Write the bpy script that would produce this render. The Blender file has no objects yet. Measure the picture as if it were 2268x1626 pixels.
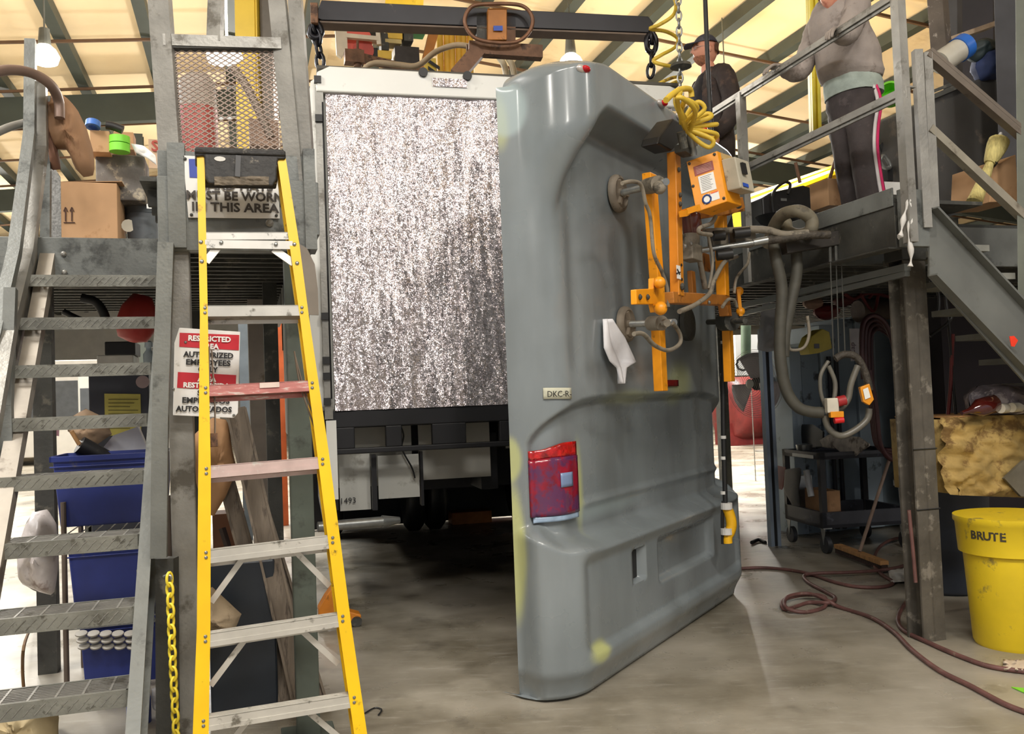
import bpy, math, random
from mathutils import Vector as V, Matrix, noise as mnoise
sc = bpy.context.scene
COL = sc.collection
# ------------------------------------------------------------------ camera
F, PW, PH, EYE = 1950.0, 2268, 1626, 1.45
PITCH, ROLL = math.radians(2.12), math.radians(2.2)
_f = V((0, math.cos(PITCH), math.sin(PITCH)))
_r0 = V((1, 0, 0)); _u0 = _r0.cross(_f)
_cr, _sr = math.cos(ROLL), math.sin(ROLL)
CR = _r0*_cr - _u0*_sr
CU = _r0*_sr + _u0*_cr
CC = V((0, 0, EYE))
cam = bpy.data.objects.new('camera', bpy.data.cameras.new('camera'))
COL.objects.link(cam)
m = Matrix((CR, CU, -_f)).transposed().to_4x4(); m.translation = CC
cam.matrix_world = m
cam.data.sensor_fit = 'HORIZONTAL'; cam.data.sensor_width = 36.0
cam.data.lens = 36.0*F/PW
cam.data.clip_end = 300
sc.camera = cam
# ------------------------------------------------------------------ world, lights, exposure
sc.view_settings.view_transform = 'Standard'
sc.view_settings.look = 'None'
sc.view_settings.gamma = 1
sc.view_settings.exposure = -0.1
w = bpy.data.worlds.new('world'); sc.world = w; w.use_nodes = True
bg = w.node_tree.nodes['Background']
bg.inputs[0].default_value = (0.90, 0.92, 1.0, 1); bg.inputs[1].default_value = 0.5
R17 = math.radians(17)
E1 = V((math.cos(R17), math.sin(R17), 0)); E2 = V((-math.sin(R17), math.cos(R17), 0)); Z = V((0, 0, 1))
def H(a, b, z=0.0): return E1*a + E2*b + Z*z
def light(kind, loc, power, size=0.4, col=(1, .95, .87), rot=None, sy=None):
    l = bpy.data.lights.new(kind.lower()+'_lamp', kind); l.energy = power; l.color = col
    if kind == 'AREA':
        l.size = size
        if sy: l.shape = 'RECTANGLE'; l.size_y = sy
    else: l.shadow_soft_size = size
    o = bpy.data.objects.new('lamp_light', l); COL.objects.link(o); o.location = loc
    if rot: o.rotation_euler = rot
    return o
# rows of high-bay lamps: each a bare lamp plus a downlight added for the floor
LAMPS = []
for (a, b, pt, dn) in ((-4.5, -3, 190, 150), (2.6, -2.0, 260, 230), (9, -1, 120, 60), (0.5, -7.5, 300, 150),  # this row: unseen lamps added behind the camera to brighten the foil
                  (-2.6, 13.8, 420, 520), (-.2, 13.3, 260, 200), (5.0, 12.6, 300, 620), (8.8, 14.4, 330, 760), (-9, 17, 600, 900), (0, 23, 700, 500), (12, 22, 800, 1100), (-8, 30, 1000, 900), (11, 32, 900, 900)):
    LAMPS.append((a, b))
    light('POINT', H(a, b, 6.25), pt, 0.2)
    light('AREA', H(a, b, 6.15), dn, 1.3, (1, .95, .87))
# unseen area lights added to brighten foil, cabinets and far floor
light('AREA', H(0.2, -1.2, 6.3), 400, 2.2, (1, .96, .90), sy=1.2)
light('AREA', H(-3.4, 4.2, 6.0), 420, 1.2, (1, .96, .90), sy=1.2)
light('AREA', H(-5.0, 10, 5.8), 800, 3, (.88, .94, 1.0), sy=6)
light('AREA', H(8.2, 12, 5.8), 900, 3, (.95, .97, 1.0), sy=6)
# ------------------------------------------------------------------ pixel rays -> world points
def ray(px, py): return _f + CR*((px-PW/2)/F) - CU*((py-PH/2)/F)
def at(px, py, y):
    d = ray(px, py); return CC + d*(y/d.y)
def fz(px, py, z=0.0):
    d = ray(px, py); return CC + d*((z-EYE)/d.z)
def fpl(px, py, p, n):
    d = ray(px, py); return CC + d*((p-CC).dot(n)/d.dot(n))
def fb(px, py, b): return fpl(px, py, E2*b, E2)
def fa(px, py, a): return fpl(px, py, E1*a, E1)
def ab(p): return (p.dot(E1), p.dot(E2), p.z)
# ------------------------------------------------------------------ materials
def lin(c):
    return tuple((x/255/12.92) if x/255 <= .04045 else ((x/255+.055)/1.055)**2.4 for x in c)
MATS = {}
def mat(name, rgb, rough=.55, metal=0.0, var=.12, scale=6.0, dirt=None, dirt_amt=.0, dirt_scale=3.0, bump=.0, bscale=40., emit=None, es=1.0, trans=0, alpha=1, spec=.5, stretch=(1, 1, 1), coat=0):
    if name in MATS: return MATS[name]
    m = bpy.data.materials.new(name); m.use_nodes = True; MATS[name] = m
    nt = m.node_tree; N = nt.nodes; L = nt.links
    b = N['Principled BSDF']; c = lin(rgb)
    b.inputs['Roughness'].default_value = rough; b.inputs['Metallic'].default_value = metal
    b.inputs['Specular IOR Level'].default_value = spec
    if coat: b.inputs['Coat Weight'].default_value = coat; b.inputs['Coat Roughness'].default_value = .08
    if trans: b.inputs['Transmission Weight'].default_value = trans
    if alpha < 1: b.inputs['Alpha'].default_value = alpha
    tc = N.new('ShaderNodeTexCoord'); mp = N.new('ShaderNodeMapping'); mp.inputs['Scale'].default_value = stretch
    L.new(tc.outputs['Object'], mp.inputs['Vector'])
    nz = N.new('ShaderNodeTexNoise'); nz.inputs['Scale'].default_value = scale; nz.inputs['Detail'].default_value = 5
    L.new(mp.outputs[0], nz.inputs['Vector'])
    rp = N.new('ShaderNodeValToRGB'); rp.color_ramp.elements[0].position = .3; rp.color_ramp.elements[1].position = .7
    rp.color_ramp.elements[0].color = tuple(max(0, x*(1-var*1.6)) for x in c)+(1,)
    rp.color_ramp.elements[1].color = tuple(min(1, x*(1+var)) for x in c)+(1,)
    L.new(nz.outputs['Fac'], rp.inputs['Fac'])
    out = rp.outputs['Color']
    if dirt:
        n2 = N.new('ShaderNodeTexNoise'); n2.inputs['Scale'].default_value = dirt_scale; n2.inputs['Detail'].default_value = 8; n2.inputs['Roughness'].default_value = .65
        L.new(mp.outputs[0], n2.inputs['Vector'])
        r2 = N.new('ShaderNodeValToRGB'); t = .66-.3*dirt_amt
        r2.color_ramp.elements[0].position = t; r2.color_ramp.elements[1].position = t+.08
        L.new(n2.outputs['Fac'], r2.inputs['Fac'])
        mx = N.new('ShaderNodeMix'); mx.data_type = 'RGBA'
        L.new(r2.outputs['Color'], mx.inputs['Factor']); L.new(out, mx.inputs[6]); mx.inputs[7].default_value = lin(dirt)+(1,)
        out = mx.outputs[2]
    L.new(out, b.inputs['Base Color'])
    if bump:
        n3 = N.new('ShaderNodeTexNoise'); n3.inputs['Scale'].default_value = bscale; n3.inputs['Detail'].default_value = 3
        L.new(mp.outputs[0], n3.inputs['Vector'])
        bp = N.new('ShaderNodeBump'); bp.inputs['Strength'].default_value = bump; bp.inputs['Distance'].default_value = .01
        L.new(n3.outputs['Fac'], bp.inputs['Height']); L.new(bp.outputs[0], b.inputs['Normal'])
    if emit:
        b.inputs['Emission Color'].default_value = lin(emit)+(1,); b.inputs['Emission Strength'].default_value = es
    return m
steel = mat('grey_painted_steel', (112, 115, 112), .45, .2, .14, 5, (70, 72, 70), .35, 4, .12, 60)
steel_l = mat('worn_light_steel', (142, 140, 134), .42, .35, .16, 7, (96, 92, 84), .35, 5, .12, 60)
steel_d = mat('dark_dusty_steel', (70, 70, 66), .6, .2, .2, 6, (105, 102, 92), .3, 9, .2, 50)
steel_g = mat('green_grey_steel', (84, 92, 84), .5, .1, .14, 4, (62, 66, 60), .35, 4)
yellow = mat('safety_yellow', (244, 196, 10), .42, 0, .07, 5, (120, 96, 30), .12, 14)
orange = mat('hoist_orange', (232, 150, 20), .4, 0, .1, 7, (110, 72, 24), .16, 12)
gold = mat('dull_orange_steel', (176, 112, 44), .5, .1, .14, 7, (96, 64, 34), .3, 9)
alu = mat('ladder_aluminium', (205, 202, 194), .36, .45, .08, 9, (120, 116, 106), .22, 12)
alu_red = mat('red_worn_aluminium', (196, 128, 122), .45, .2, .15, 14, (210, 196, 188), .4, 14, stretch=(1, 1, 6))
alu_paint = mat('paint_spattered_aluminium', (216, 214, 208), .4, .3, .06, 9, (40, 40, 38), .22, 16)
galv = mat('galvanised', (150, 152, 150), .35, .75, .14, 18)
black = mat('black_rubber', (26, 26, 27), .5, 0, .2, 8)
blackp = mat('black_plastic', (34, 33, 34), .45, 0, .25, 6, (86, 82, 74), .12, 9)
blackpaint = mat('paint_crusted_black', (40, 38, 36), .6, 0, .3, 6, (140, 132, 118), .2, 14, .6, 30)
rusty = mat('rusty_steel', (116, 84, 62), .6, .3, .3, 8, (70, 50, 38), .4, 8, .2, 40)
dirtygrey = mat('dusty_grey_hose', (126, 118, 104), .7, 0, .18, 12, (86, 80, 70), .35, 14, .2, 60)
hosem = mat('red_brown_hose', (104, 70, 66), .55, 0, .2, 12, (122, 104, 92), .2, 20)
white = mat('white_gelcoat', (226, 226, 220), .35, 0, .04, 2, (186, 184, 176), .15, 6)
paper = mat('white_paper', (232, 232, 228), .7, 0, .03, 4)
card = mat('cardboard', (180, 142, 104), .8, 0, .08, 5, (150, 108, 70), .2, 3)
kraft = mat('kraft_paper', (170, 130, 92), .8, 0, .12, 6, (130, 98, 68), .3, 5, .4, 14)
bluebin = mat('blue_plastic', (42, 56, 128), .42, 0, .14, 4, (96, 92, 92), .08, 9)
red = mat('red_plastic', (180, 30, 30), .4, 0, .12, 6)
redsign = mat('sign_red', (196, 34, 50), .5, 0, .05, 4)
signw = mat('sign_white', (232, 232, 230), .45, 0, .03, 4, (170, 168, 160), .05, 14)
ink = mat('black_ink', (30, 30, 32), .6, 0, .05, 4)
inkw = mat('white_ink', (238, 238, 236), .6, 0, .02, 4)
bluep = mat('blue_paint', (60, 110, 190), .5, 0, .1, 5)
green = mat('green_tape', (126, 214, 60), .5, 0, .06, 5)
foam = mat('spray_foam', (176, 148, 88), .85, 0, .22, 7, (120, 92, 50), .45, 6, .8, 20)
wood = mat('bare_wood', (176, 132, 84), .7, 0, .16, 5, (130, 92, 56), .3, 6, .2, 30, stretch=(1, 8, 1))
board = mat('grey_weathered_board', (120, 108, 94), .7, 0, .2, 5, (84, 74, 64), .4, 5, .2, 30, stretch=(5, 5, .6))
winred = mat('dark_red_machine', (110, 34, 32), .5, 0, .2, 5)
cabin = mat('blue_grey_cabinet', (150, 166, 178), .45, .1, .12, 2, (78, 82, 84), .25, 4)
cloth_w = mat('white_rag', (206, 204, 200), .85, 0, .12, 9)
plas = mat('clear_plastic_bag', (206, 208, 216), .18, 0, .05, 6, alpha=.55, spec=.8)

# ------------------------------------------------------------------ mesh builder
ORG = {}
def cat_rom(pts, k=6, closed=False):
    pts = [V(p) for p in pts]; n = len(pts)
    if n < 3: return pts
    out = []
    rng = n if closed else n-1
    for i in range(rng):
        if closed: p0, p1, p2, p3 = pts[i-1], pts[i], pts[(i+1) % n], pts[(i+2) % n]
        else: p0, p1, p2, p3 = pts[max(i-1, 0)], pts[i], pts[i+1], pts[min(i+2, n-1)]
        for j in range(k):
            t = j/k
            out.append(.5*((2*p1)+(p2-p0)*t+(2*p0-5*p1+4*p2-p3)*t*t+(3*p1-p0-3*p2+p3)*t**3))
    if not closed: out.append(pts[-1])
    return out
def perp(d):
    a = V((0, 0, 1)) if abs(d.z) < .9 else V((1, 0, 0))
    x = d.cross(a).normalized(); return x, d.cross(x).normalized()
class MB:
    def __init__(s): s.v = []; s.f = []; s.mi = []; s.cur = 0
    def m(s, i): s.cur = i; return s
    def add(s, vs, fs):
        o = len(s.v); s.v += [V(p) for p in vs]
        for q in fs: s.f.append([i+o for i in q]); s.mi.append(s.cur)
        return s
    def ob(s, p, x, y, z):          # box from a corner and three edges
        p, x, y, z = V(p), V(x), V(y), V(z)
        vs = [p, p+x, p+x+y, p+y, p+z, p+x+z, p+x+y+z, p+y+z]
        fs = [(0, 3, 2, 1), (4, 5, 6, 7), (0, 1, 5, 4), (1, 2, 6, 5), (2, 3, 7, 6), (3, 0, 4, 7)]
        if x.cross(y).dot(z) < 0: fs = [q[::-1] for q in fs]
        return s.add(vs, fs)
    def cb(s, c, x, y, z):          # box from a centre and three full edges
        c, x, y, z = V(c), V(x), V(y), V(z); return s.ob(c-(x+y+z)/2, x, y, z)
    def hb(s, a0, a1, b0, b1, z0, z1):   # box in hall axes
        return s.ob(H(a0, b0, z0), E1*(a1-a0), E2*(b1-b0), Z*(z1-z0))
    def bar(s, p, q, w, h, up=None):
        p, q = V(p), V(q); d = q-p; u = V(up) if up is not None else (V((0, 0, 1)) if abs(d.normalized().z) < .95 else V((0, 1, 0)))
        x = d.cross(u).normalized(); y = x.cross(d).normalized()
        return s.ob(p-x*w/2-y*h/2, x*w, d, y*h)
    def cyl(s, p, q, r, r2=None, n=14):
        p, q = V(p), V(q); r2 = r if r2 is None else r2; d = (q-p).normalized(); x, y = perp(d)
        vs = [p+(x*math.cos(2*math.pi*i/n)+y*math.sin(2*math.pi*i/n))*r for i in range(n)]+[q+(x*math.cos(2*math.pi*i/n)+y*math.sin(2*math.pi*i/n))*r2 for i in range(n)]
        fs = [(i, (i+1) % n, n+(i+1) % n, n+i) for i in range(n)]+[tuple(range(n))[::-1], tuple(range(n, 2*n))]
        return s.add(vs, fs)
    def tube(s, pts, r, n=8, closed=False, k=6):
        P = cat_rom(pts, k, closed) if k > 1 else [V(p) for p in pts]
        R = r if callable(r) else (lambda t: r); m = len(P); vs = []; px = None
        for i, p in enumerate(P):
            if closed: d = P[(i+1) % m]-P[i-1]
            else: d = P[min(i+1, m-1)]-P[max(i-1, 0)]
            d = d.normalized() if d.length > 1e-9 else V((0, 0, 1))
            if px is None: px = perp(d)[0]
            px = (px-d*px.dot(d)); px = px.normalized() if px.length > 1e-6 else perp(d)[0]
            y = d.cross(px); rr = R(i/max(m-1, 1))
            vs += [p+(px*math.cos(2*math.pi*j/n)+y*math.sin(2*math.pi*j/n))*rr for j in range(n)]
        fs = []
        for i in range(m if closed else m-1):
            a, b = i*n, ((i+1) % m)*n
            fs += [(a+j, a+(j+1) % n, b+(j+1) % n, b+j) for j in range(n)]
        if not closed: fs += [tuple(range(n))[::-1], tuple(range((m-1)*n, m*n))]
        return s.add(vs, fs)
    def lathe(s, base, axis, prof, n=20):
        base, axis = V(base), V(axis).normalized(); x, y = perp(axis); vs = []
        for (r, z) in prof:
            vs += [base+axis*z+(x*math.cos(2*math.pi*j/n)+y*math.sin(2*math.pi*j/n))*max(r, 1e-4) for j in range(n)]
        fs = []
        for i in range(len(prof)-1):
            a, b = i*n, (i+1)*n
            fs += [(a+j, a+(j+1) % n, b+(j+1) % n, b+j) for j in range(n)]
        fs += [tuple(range(n))[::-1], tuple(range((len(prof)-1)*n, len(prof)*n))]
        return s.add(vs, fs)
    def sph(s, c, r, n=14, m=9, ax=None):
        c = V(c); r = V(r) if not isinstance(r, (int, float)) else V((r, r, r)); ax = ax or (V((1, 0, 0)), V((0, 1, 0)), V((0, 0, 1)))
        vs = []
        for i in range(m+1):
            th = math.pi*i/m
            for j in range(n):
                ph = 2*math.pi*j/n
                st = max(math.sin(th), 1e-3)
                vs.append(c+ax[0]*(r.x*st*math.cos(ph))+ax[1]*(r.y*st*math.sin(ph))+ax[2]*(r.z*math.cos(th)))
        fs = [(i*n+j, (i+1)*n+j, (i+1)*n+(j+1) % n, i*n+(j+1) % n) for i in range(m) for j in range(n)]
        return s.add(vs, fs)
    def prism(s, loop, ext):
        loop = [V(p) for p in loop]; n = len(loop); ext = V(ext)
        vs = loop+[p+ext for p in loop]
        fs = [tuple(range(n))[::-1], tuple(range(n, 2*n))]+[(i, (i+1) % n, n+(i+1) % n, n+i) for i in range(n)]
        return s.add(vs, fs)
    def grid(s, fn, nu, nv):
        vs = [fn(i/nu, j/nv) for i in range(nu+1) for j in range(nv+1)]
        return s.add(vs, [(i*(nv+1)+j, (i+1)*(nv+1)+j, (i+1)*(nv+1)+j+1, i*(nv+1)+j+1) for i in range(nu) for j in range(nv)])
    def build(s, name, mats, parent=None, label=None, cat=None, group=None, kind=None, smooth=False, bevel=0, solid=0, origin=None, ang=62):
        me = bpy.data.meshes.new(name)
        if parent is not None: org = ORG[parent.name]
        elif origin is not None: org = V(origin)
        else:
            lo = V((min(v.x for v in s.v), min(v.y for v in s.v), min(v.z for v in s.v))); hi = V((max(v.x for v in s.v), max(v.y for v in s.v), max(v.z for v in s.v)))
            org = V(((lo.x+hi.x)/2, (lo.y+hi.y)/2, lo.z))
        me.from_pydata([tuple(v-org) for v in s.v], [], s.f)
        for mm in (mats if isinstance(mats, (list, tuple)) else [mats]): me.materials.append(mm)
        if isinstance(mats, (list, tuple)) and len(mats) > 1: me.polygons.foreach_set('material_index', s.mi)
        if smooth:
            me.polygons.foreach_set('use_smooth', [True]*len(me.polygons)); me.set_sharp_from_angle(angle=math.radians(ang))
        me.update()
        o = bpy.data.objects.new(name, me); COL.objects.link(o)
        if parent is not None: o.parent = parent
        else: o.location = org
        ORG[o.name] = org
        if solid: md = o.modifiers.new('thickness', 'SOLIDIFY'); md.thickness = solid; md.offset = 0
        if bevel:
            md = o.modifiers.new('edge', 'BEVEL'); md.width = bevel; md.segments = 2; md.limit_method = 'ANGLE'
        tag(o, label, cat, group, kind)
        return o
def tag(o, label=None, cat=None, group=None, kind=None):
    if label: o['label'] = label
    if cat: o['category'] = cat
    if group: o['group'] = group
    if kind: o['kind'] = kind
    return o
def thing(name, label, cat, loc, group=None):
    o = bpy.data.objects.new(name, None); COL.objects.link(o); o.location = V(loc); o.empty_display_size = .1
    ORG[o.name] = V(loc)
    return tag(o, label, cat, group)
def inst(name, src, parent, M):    # a piece that shares the mesh of src; M is its world matrix
    o = bpy.data.objects.new(name, src.data); COL.objects.link(o); o.parent = parent
    o.matrix_local = Matrix.Translation(-ORG[parent.name]) @ M
    for md in src.modifiers:
        if md.type == 'BEVEL':
            n = o.modifiers.new('edge', 'BEVEL'); n.width = md.width; n.segments = md.segments; n.limit_method = 'ANGLE'
    return o
def frame(x, y, z, p):
    M = Matrix((V(x), V(y), V(z))).transposed().to_4x4(); M.translation = V(p); return M
def text(s, size, p, xd, yd, name, material, parent, ex=.0008, bold=0.0, wscale=1.0, align='CENTER', fit=None):
    cu = bpy.data.curves.new(name, 'FONT'); cu.body = s; cu.size = size; cu.extrude = ex; cu.offset = bold; cu.align_x = align; cu.resolution_u = 2
    t = bpy.data.objects.new('tmp', cu); COL.objects.link(t)
    bpy.context.view_layer.update()
    me = bpy.data.meshes.new_from_object(t.evaluated_get(bpy.context.evaluated_depsgraph_get()))
    bpy.data.objects.remove(t)
    me.materials.clear(); me.materials.append(material)
    if fit and len(me.vertices): wscale = fit/(max(v.co.x for v in me.vertices)-min(v.co.x for v in me.vertices))
    o = bpy.data.objects.new(name, me); COL.objects.link(o); o.parent = parent
    xd, yd = V(xd).normalized(), V(yd).normalized()
    o.matrix_local = frame(xd*wscale, yd, xd.cross(yd), V(p)-ORG[parent.name])
    return o
def rivet(parent, pts, nd, r=.007, material=None, name='rivet'):
    src = None
    for p in pts:
        if src is None:
            mb = MB(); mb.lathe((0, 0, 0), (0, 0, 1), [(r, 0), (r, r*.35), (r*.5, r*.75), (0, r*.8)], 8)
            sv = ORG[parent.name]; me = bpy.data.meshes.new(name)
            me.from_pydata([tuple(v) for v in mb.v], [], mb.f); me.materials.append(material or galv); src = me
        o = bpy.data.objects.new(name, src); COL.objects.link(o); o.parent = parent
        nd = V(nd).normalized(); x, y = perp(nd)
        o.matrix_local = frame(x, y, nd, V(p)-ORG[parent.name])
def chain(name, label, cat, pts, L, r, material, group=None, w=None):
    """pts: polyline top to bottom; L: link inner pitch"""
    root = thing(name, label, cat, V(pts[-1]), group)
    P = cat_rom(pts, 12) if len(pts) > 2 else [V(pts[0]).lerp(V(pts[-1]), i/60) for i in range(61)]
    cum = [0]
    for i in range(1, len(P)): cum.append(cum[-1]+(P[i]-P[i-1]).length)
    w = w or L*.42; mb = MB(); loop = []
    for i in range(14):
        t = 2*math.pi*i/14; loop.append(V((math.cos(t)*w*.5*(1 if abs(math.cos(t)) > .1 else 1), 0, math.sin(t)*(L*.5+r*1.2))))
    mb.tube(loop, r, 6, True, 1)
    me = bpy.data.meshes.new('link'); me.from_pydata([tuple(v) for v in mb.v], [], mb.f); me.materials.append(material)
    me.polygons.foreach_set('use_smooth', [True]*len(me.polygons))
    n = max(1, int(cum[-1]/L)); j = 0
    for i in range(n):
        s = (i+.5)*L
        while j < len(P)-2 and cum[j+1] < s: j += 1
        t = (s-cum[j])/max(1e-6, cum[j+1]-cum[j]); p = P[j].lerp(P[j+1], t); d = (P[j+1]-P[j]).normalized()
        x, y = perp(d); a = .35+(i % 2)*math.pi/2
        xx = x*math.cos(a)+y*math.sin(a); yy = d.cross(xx)
        o = bpy.data.objects.new('link', me); COL.objects.link(o); o.parent = root
        o.matrix_local = frame(xx, yy, d, p-ORG[root.name])
    return root
def rnd(a, b): return random.uniform(a, b)
random.seed(7)
# ================================================================== THE HALL
def floor_mat():
    m = bpy.data.materials.new('polished_concrete'); m.use_nodes = True; nt = m.node_tree; N = nt.nodes; L = nt.links
    b = N['Principled BSDF']; tc = N.new('ShaderNodeTexCoord')
    def nz(s, det, rough=.6, vec=None):
        n = N.new('ShaderNodeTexNoise'); n.inputs['Scale'].default_value = s; n.inputs['Detail'].default_value = det; n.inputs['Roughness'].default_value = rough
        L.new(vec or tc.outputs['Object'], n.inputs['Vector']); return n.outputs['Fac']
    def ramp(f, a, b_, ca, cb):
        r = N.new('ShaderNodeValToRGB'); r.color_ramp.elements[0].position = a; r.color_ramp.elements[1].position = b_
        r.color_ramp.elements[0].color = ca; r.color_ramp.elements[1].color = cb; L.new(f, r.inputs['Fac']); return r.outputs['Color']
    def mix(f, a, c):
        x = N.new('ShaderNodeMix'); x.data_type = 'RGBA'; L.new(f, x.inputs['Factor']); L.new(a, x.inputs[6])
        if isinstance(c, tuple): x.inputs[7].default_value = c
        else: L.new(c, x.inputs[7])
        return x.outputs[2]
    base = ramp(nz(1.1, 9, .62), .32, .68, lin((104, 97, 82))+(1,), lin((168, 161, 146))+(1,))
    base = mix(ramp(nz(.55, 4), .45, .62, (0, 0, 0, 1), (.45, .45, .45, 1)), base, lin((166, 160, 150))+(1,))
    mp = N.new('ShaderNodeMapping'); mp.inputs['Scale'].default_value = (1, 5, 1); mp.inputs['Rotation'].default_value = (0, 0, .5); L.new(tc.outputs['Object'], mp.inputs['Vector'])
    base = mix(ramp(nz(4, 8, .7, mp.outputs[0]), .54, .70, (0, 0, 0, 1), (.35, .35, .35, 1)), base, lin((190, 186, 176))+(1,))
    base = mix(ramp(nz(9, 6, .7), .64, .74, (0, 0, 0, 1), (.4, .4, .4, 1)), base, lin((214, 212, 204))+(1,))
    base = mix(ramp(nz(2.3, 5, .55), .60, .72, (0, 0, 0, 1), (.6, .6, .6, 1)), base, lin((64, 58, 50))+(1,))
    L.new(base, b.inputs['Base Color'])
    L.new(ramp(nz(2, 6), .3, .7, (.20, .20, .20, 1), (.48, .48, .48, 1)), b.inputs['Roughness'])
    bp = N.new('ShaderNodeBump'); bp.inputs['Strength'].default_value = .12; bp.inputs['Distance'].default_value = .01
    L.new(nz(3, 4), bp.inputs['Height']); L.new(bp.outputs[0], b.inputs['Normal'])
    return m
mb = MB(); mb.hb(-30, 34, -14, 60, -.2, 0); mb.build('floor', floor_mat(), kind='structure', origin=(0, 0, 0))
RIDGE_A, RIDGE_Z, SL = 2.0, 9.3, .105
def ceil_z(a): return RIDGE_Z-abs(a-RIDGE_A)*SL
insul = mat('cream_roof_insulation', (238, 214, 172), .75, 0, .05, .6, (214, 186, 142), .25, .5, .15, 3)
purl = mat('green_grey_purlin', (60, 66, 58), .55, .1, .1, 2)
root = None
for s, nm in ((-1, 'ceiling'), (1, 'ceiling')):
    a1 = -30 if s < 0 else 34
    mb = MB(); p = H(RIDGE_A, -14, RIDGE_Z); q = H(a1, -14, ceil_z(a1))
    mb.ob(p, q-p, E2*74, Z*.15); mb.build(nm, insul, kind='structure')
def prop_piece(name, mb, m, parent, **k): return mb.build(name, m, parent, **k)
ceil_root = tag(bpy.data.objects.new('trim_1', None), kind='structure'); COL.objects.link(ceil_root); ORG['trim_1'] = V((0, 0, 0))
a = -24.4; i = 0
while a < 32:
    mb = MB(); z = ceil_z(a)-.02
    mb.hb(a-.11, a+.11, -14, 60, z-.23, z); mb.build('purlin', purl, ceil_root); a += 1.52
strapm = mat('brown_strap', (92, 66, 44), .6, 0, .2, 3)
b = 2.6; k = 0
while b < 58:
    for a0, a1 in ((-29, RIDGE_A), (RIDGE_A, 33)):
        mb = MB(); mb.bar(H(a0, b, ceil_z(a0)-.30), H(a1, b, ceil_z(a1)-.30), .05, .05); mb.build('sag_rod', strapm, ceil_root)
    b += 2.55
for b in (-6, 20.7, 28.3, 36, 45):
    for a0, a1 in ((-29, RIDGE_A), (RIDGE_A, 33)):
        mb = MB(); mb.bar(H(a0, b, ceil_z(a0)-.68), H(a1, b, ceil_z(a1)-.68), .2, .62); mb.build('rafter', purl, ceil_root)
wallm = mat('pale_metal_wall', (196, 192, 180), .6, .1, .05, 2)
darkwall = mat('dim_far_wall', (120, 116, 104), .7, 0, .15, 1)
for nm, args in (('wall_back', (-30, 34, 59.8, 60, 0, 8)), ('wall_left', (-30.2, -30, -14, 60, 0, 6.2)), ('wall_right', (34, 34.2, -14, 60, 0, 6.2))):
    mb = MB(); mb.hb(*args); mb.build(nm, wallm, kind='structure')
# roof skylight strips near the ridge: real pale panels
# high-bay lamps
lampglass = mat('lamp_glass', (255, 250, 235), .3, emit=(255, 244, 220), es=22)
for i, (a, b) in enumerate(LAMPS):
    if b < 0: continue
    p = H(a, b, 6.6)
    t = thing('high_bay_lamp', 'round high-bay lamp hanging from the roof, %s' % ['above the far side of the stair platform', 'glaring above the mesh gate', 'above the top corner of the grey cap', 'above the rail of the right platform', 'deep at the far left', 'deep above the camper roof', 'deep beyond the right platform', 'deepest left row', 'deepest right row'][i-4], 'lamp', p, 'high-bay lamps under the roof')
    mb = MB(); mb.lathe(p+Z*-.1, Z, [(.10, 0), (.17, .03), (.2, .12), (.15, .22), (.08, .28)], 16); mb.build('reflector_dome', lampglass, t, smooth=True)
    mb = MB(); mb.cyl(p+Z*.18, p+Z*.42, .09, .07); mb.cyl(p+Z*.42, V((p.x, p.y, ceil_z(a)-.1)), .012, n=6); mb.build('ballast', steel, t)
# far columns of the hall
for i, (a, b) in enumerate(((-2.0, 19.4), (10.5, 19.4), (-10.5, 19.4), (-2, 36), (10.5, 36), (-10.5, 36))):
    mb = MB(); mb.hb(a-.15, a+.15, b-.12, b-.1, 0, 7.2); mb.hb(a-.15, a+.15, b+.1, b+.12, 0, 7.2); mb.hb(a-.01, a+.01, b-.1, b+.1, 0, 7.2)
    mb.build('roof_column', purl, kind=None, label='green steel roof column, %s' % ['behind the stair platform', 'behind the right work platform', 'far left of the stairs', 'deep behind the camper', 'deep behind the right platform', 'deepest left'][i], cat='column', group='roof columns')
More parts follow.
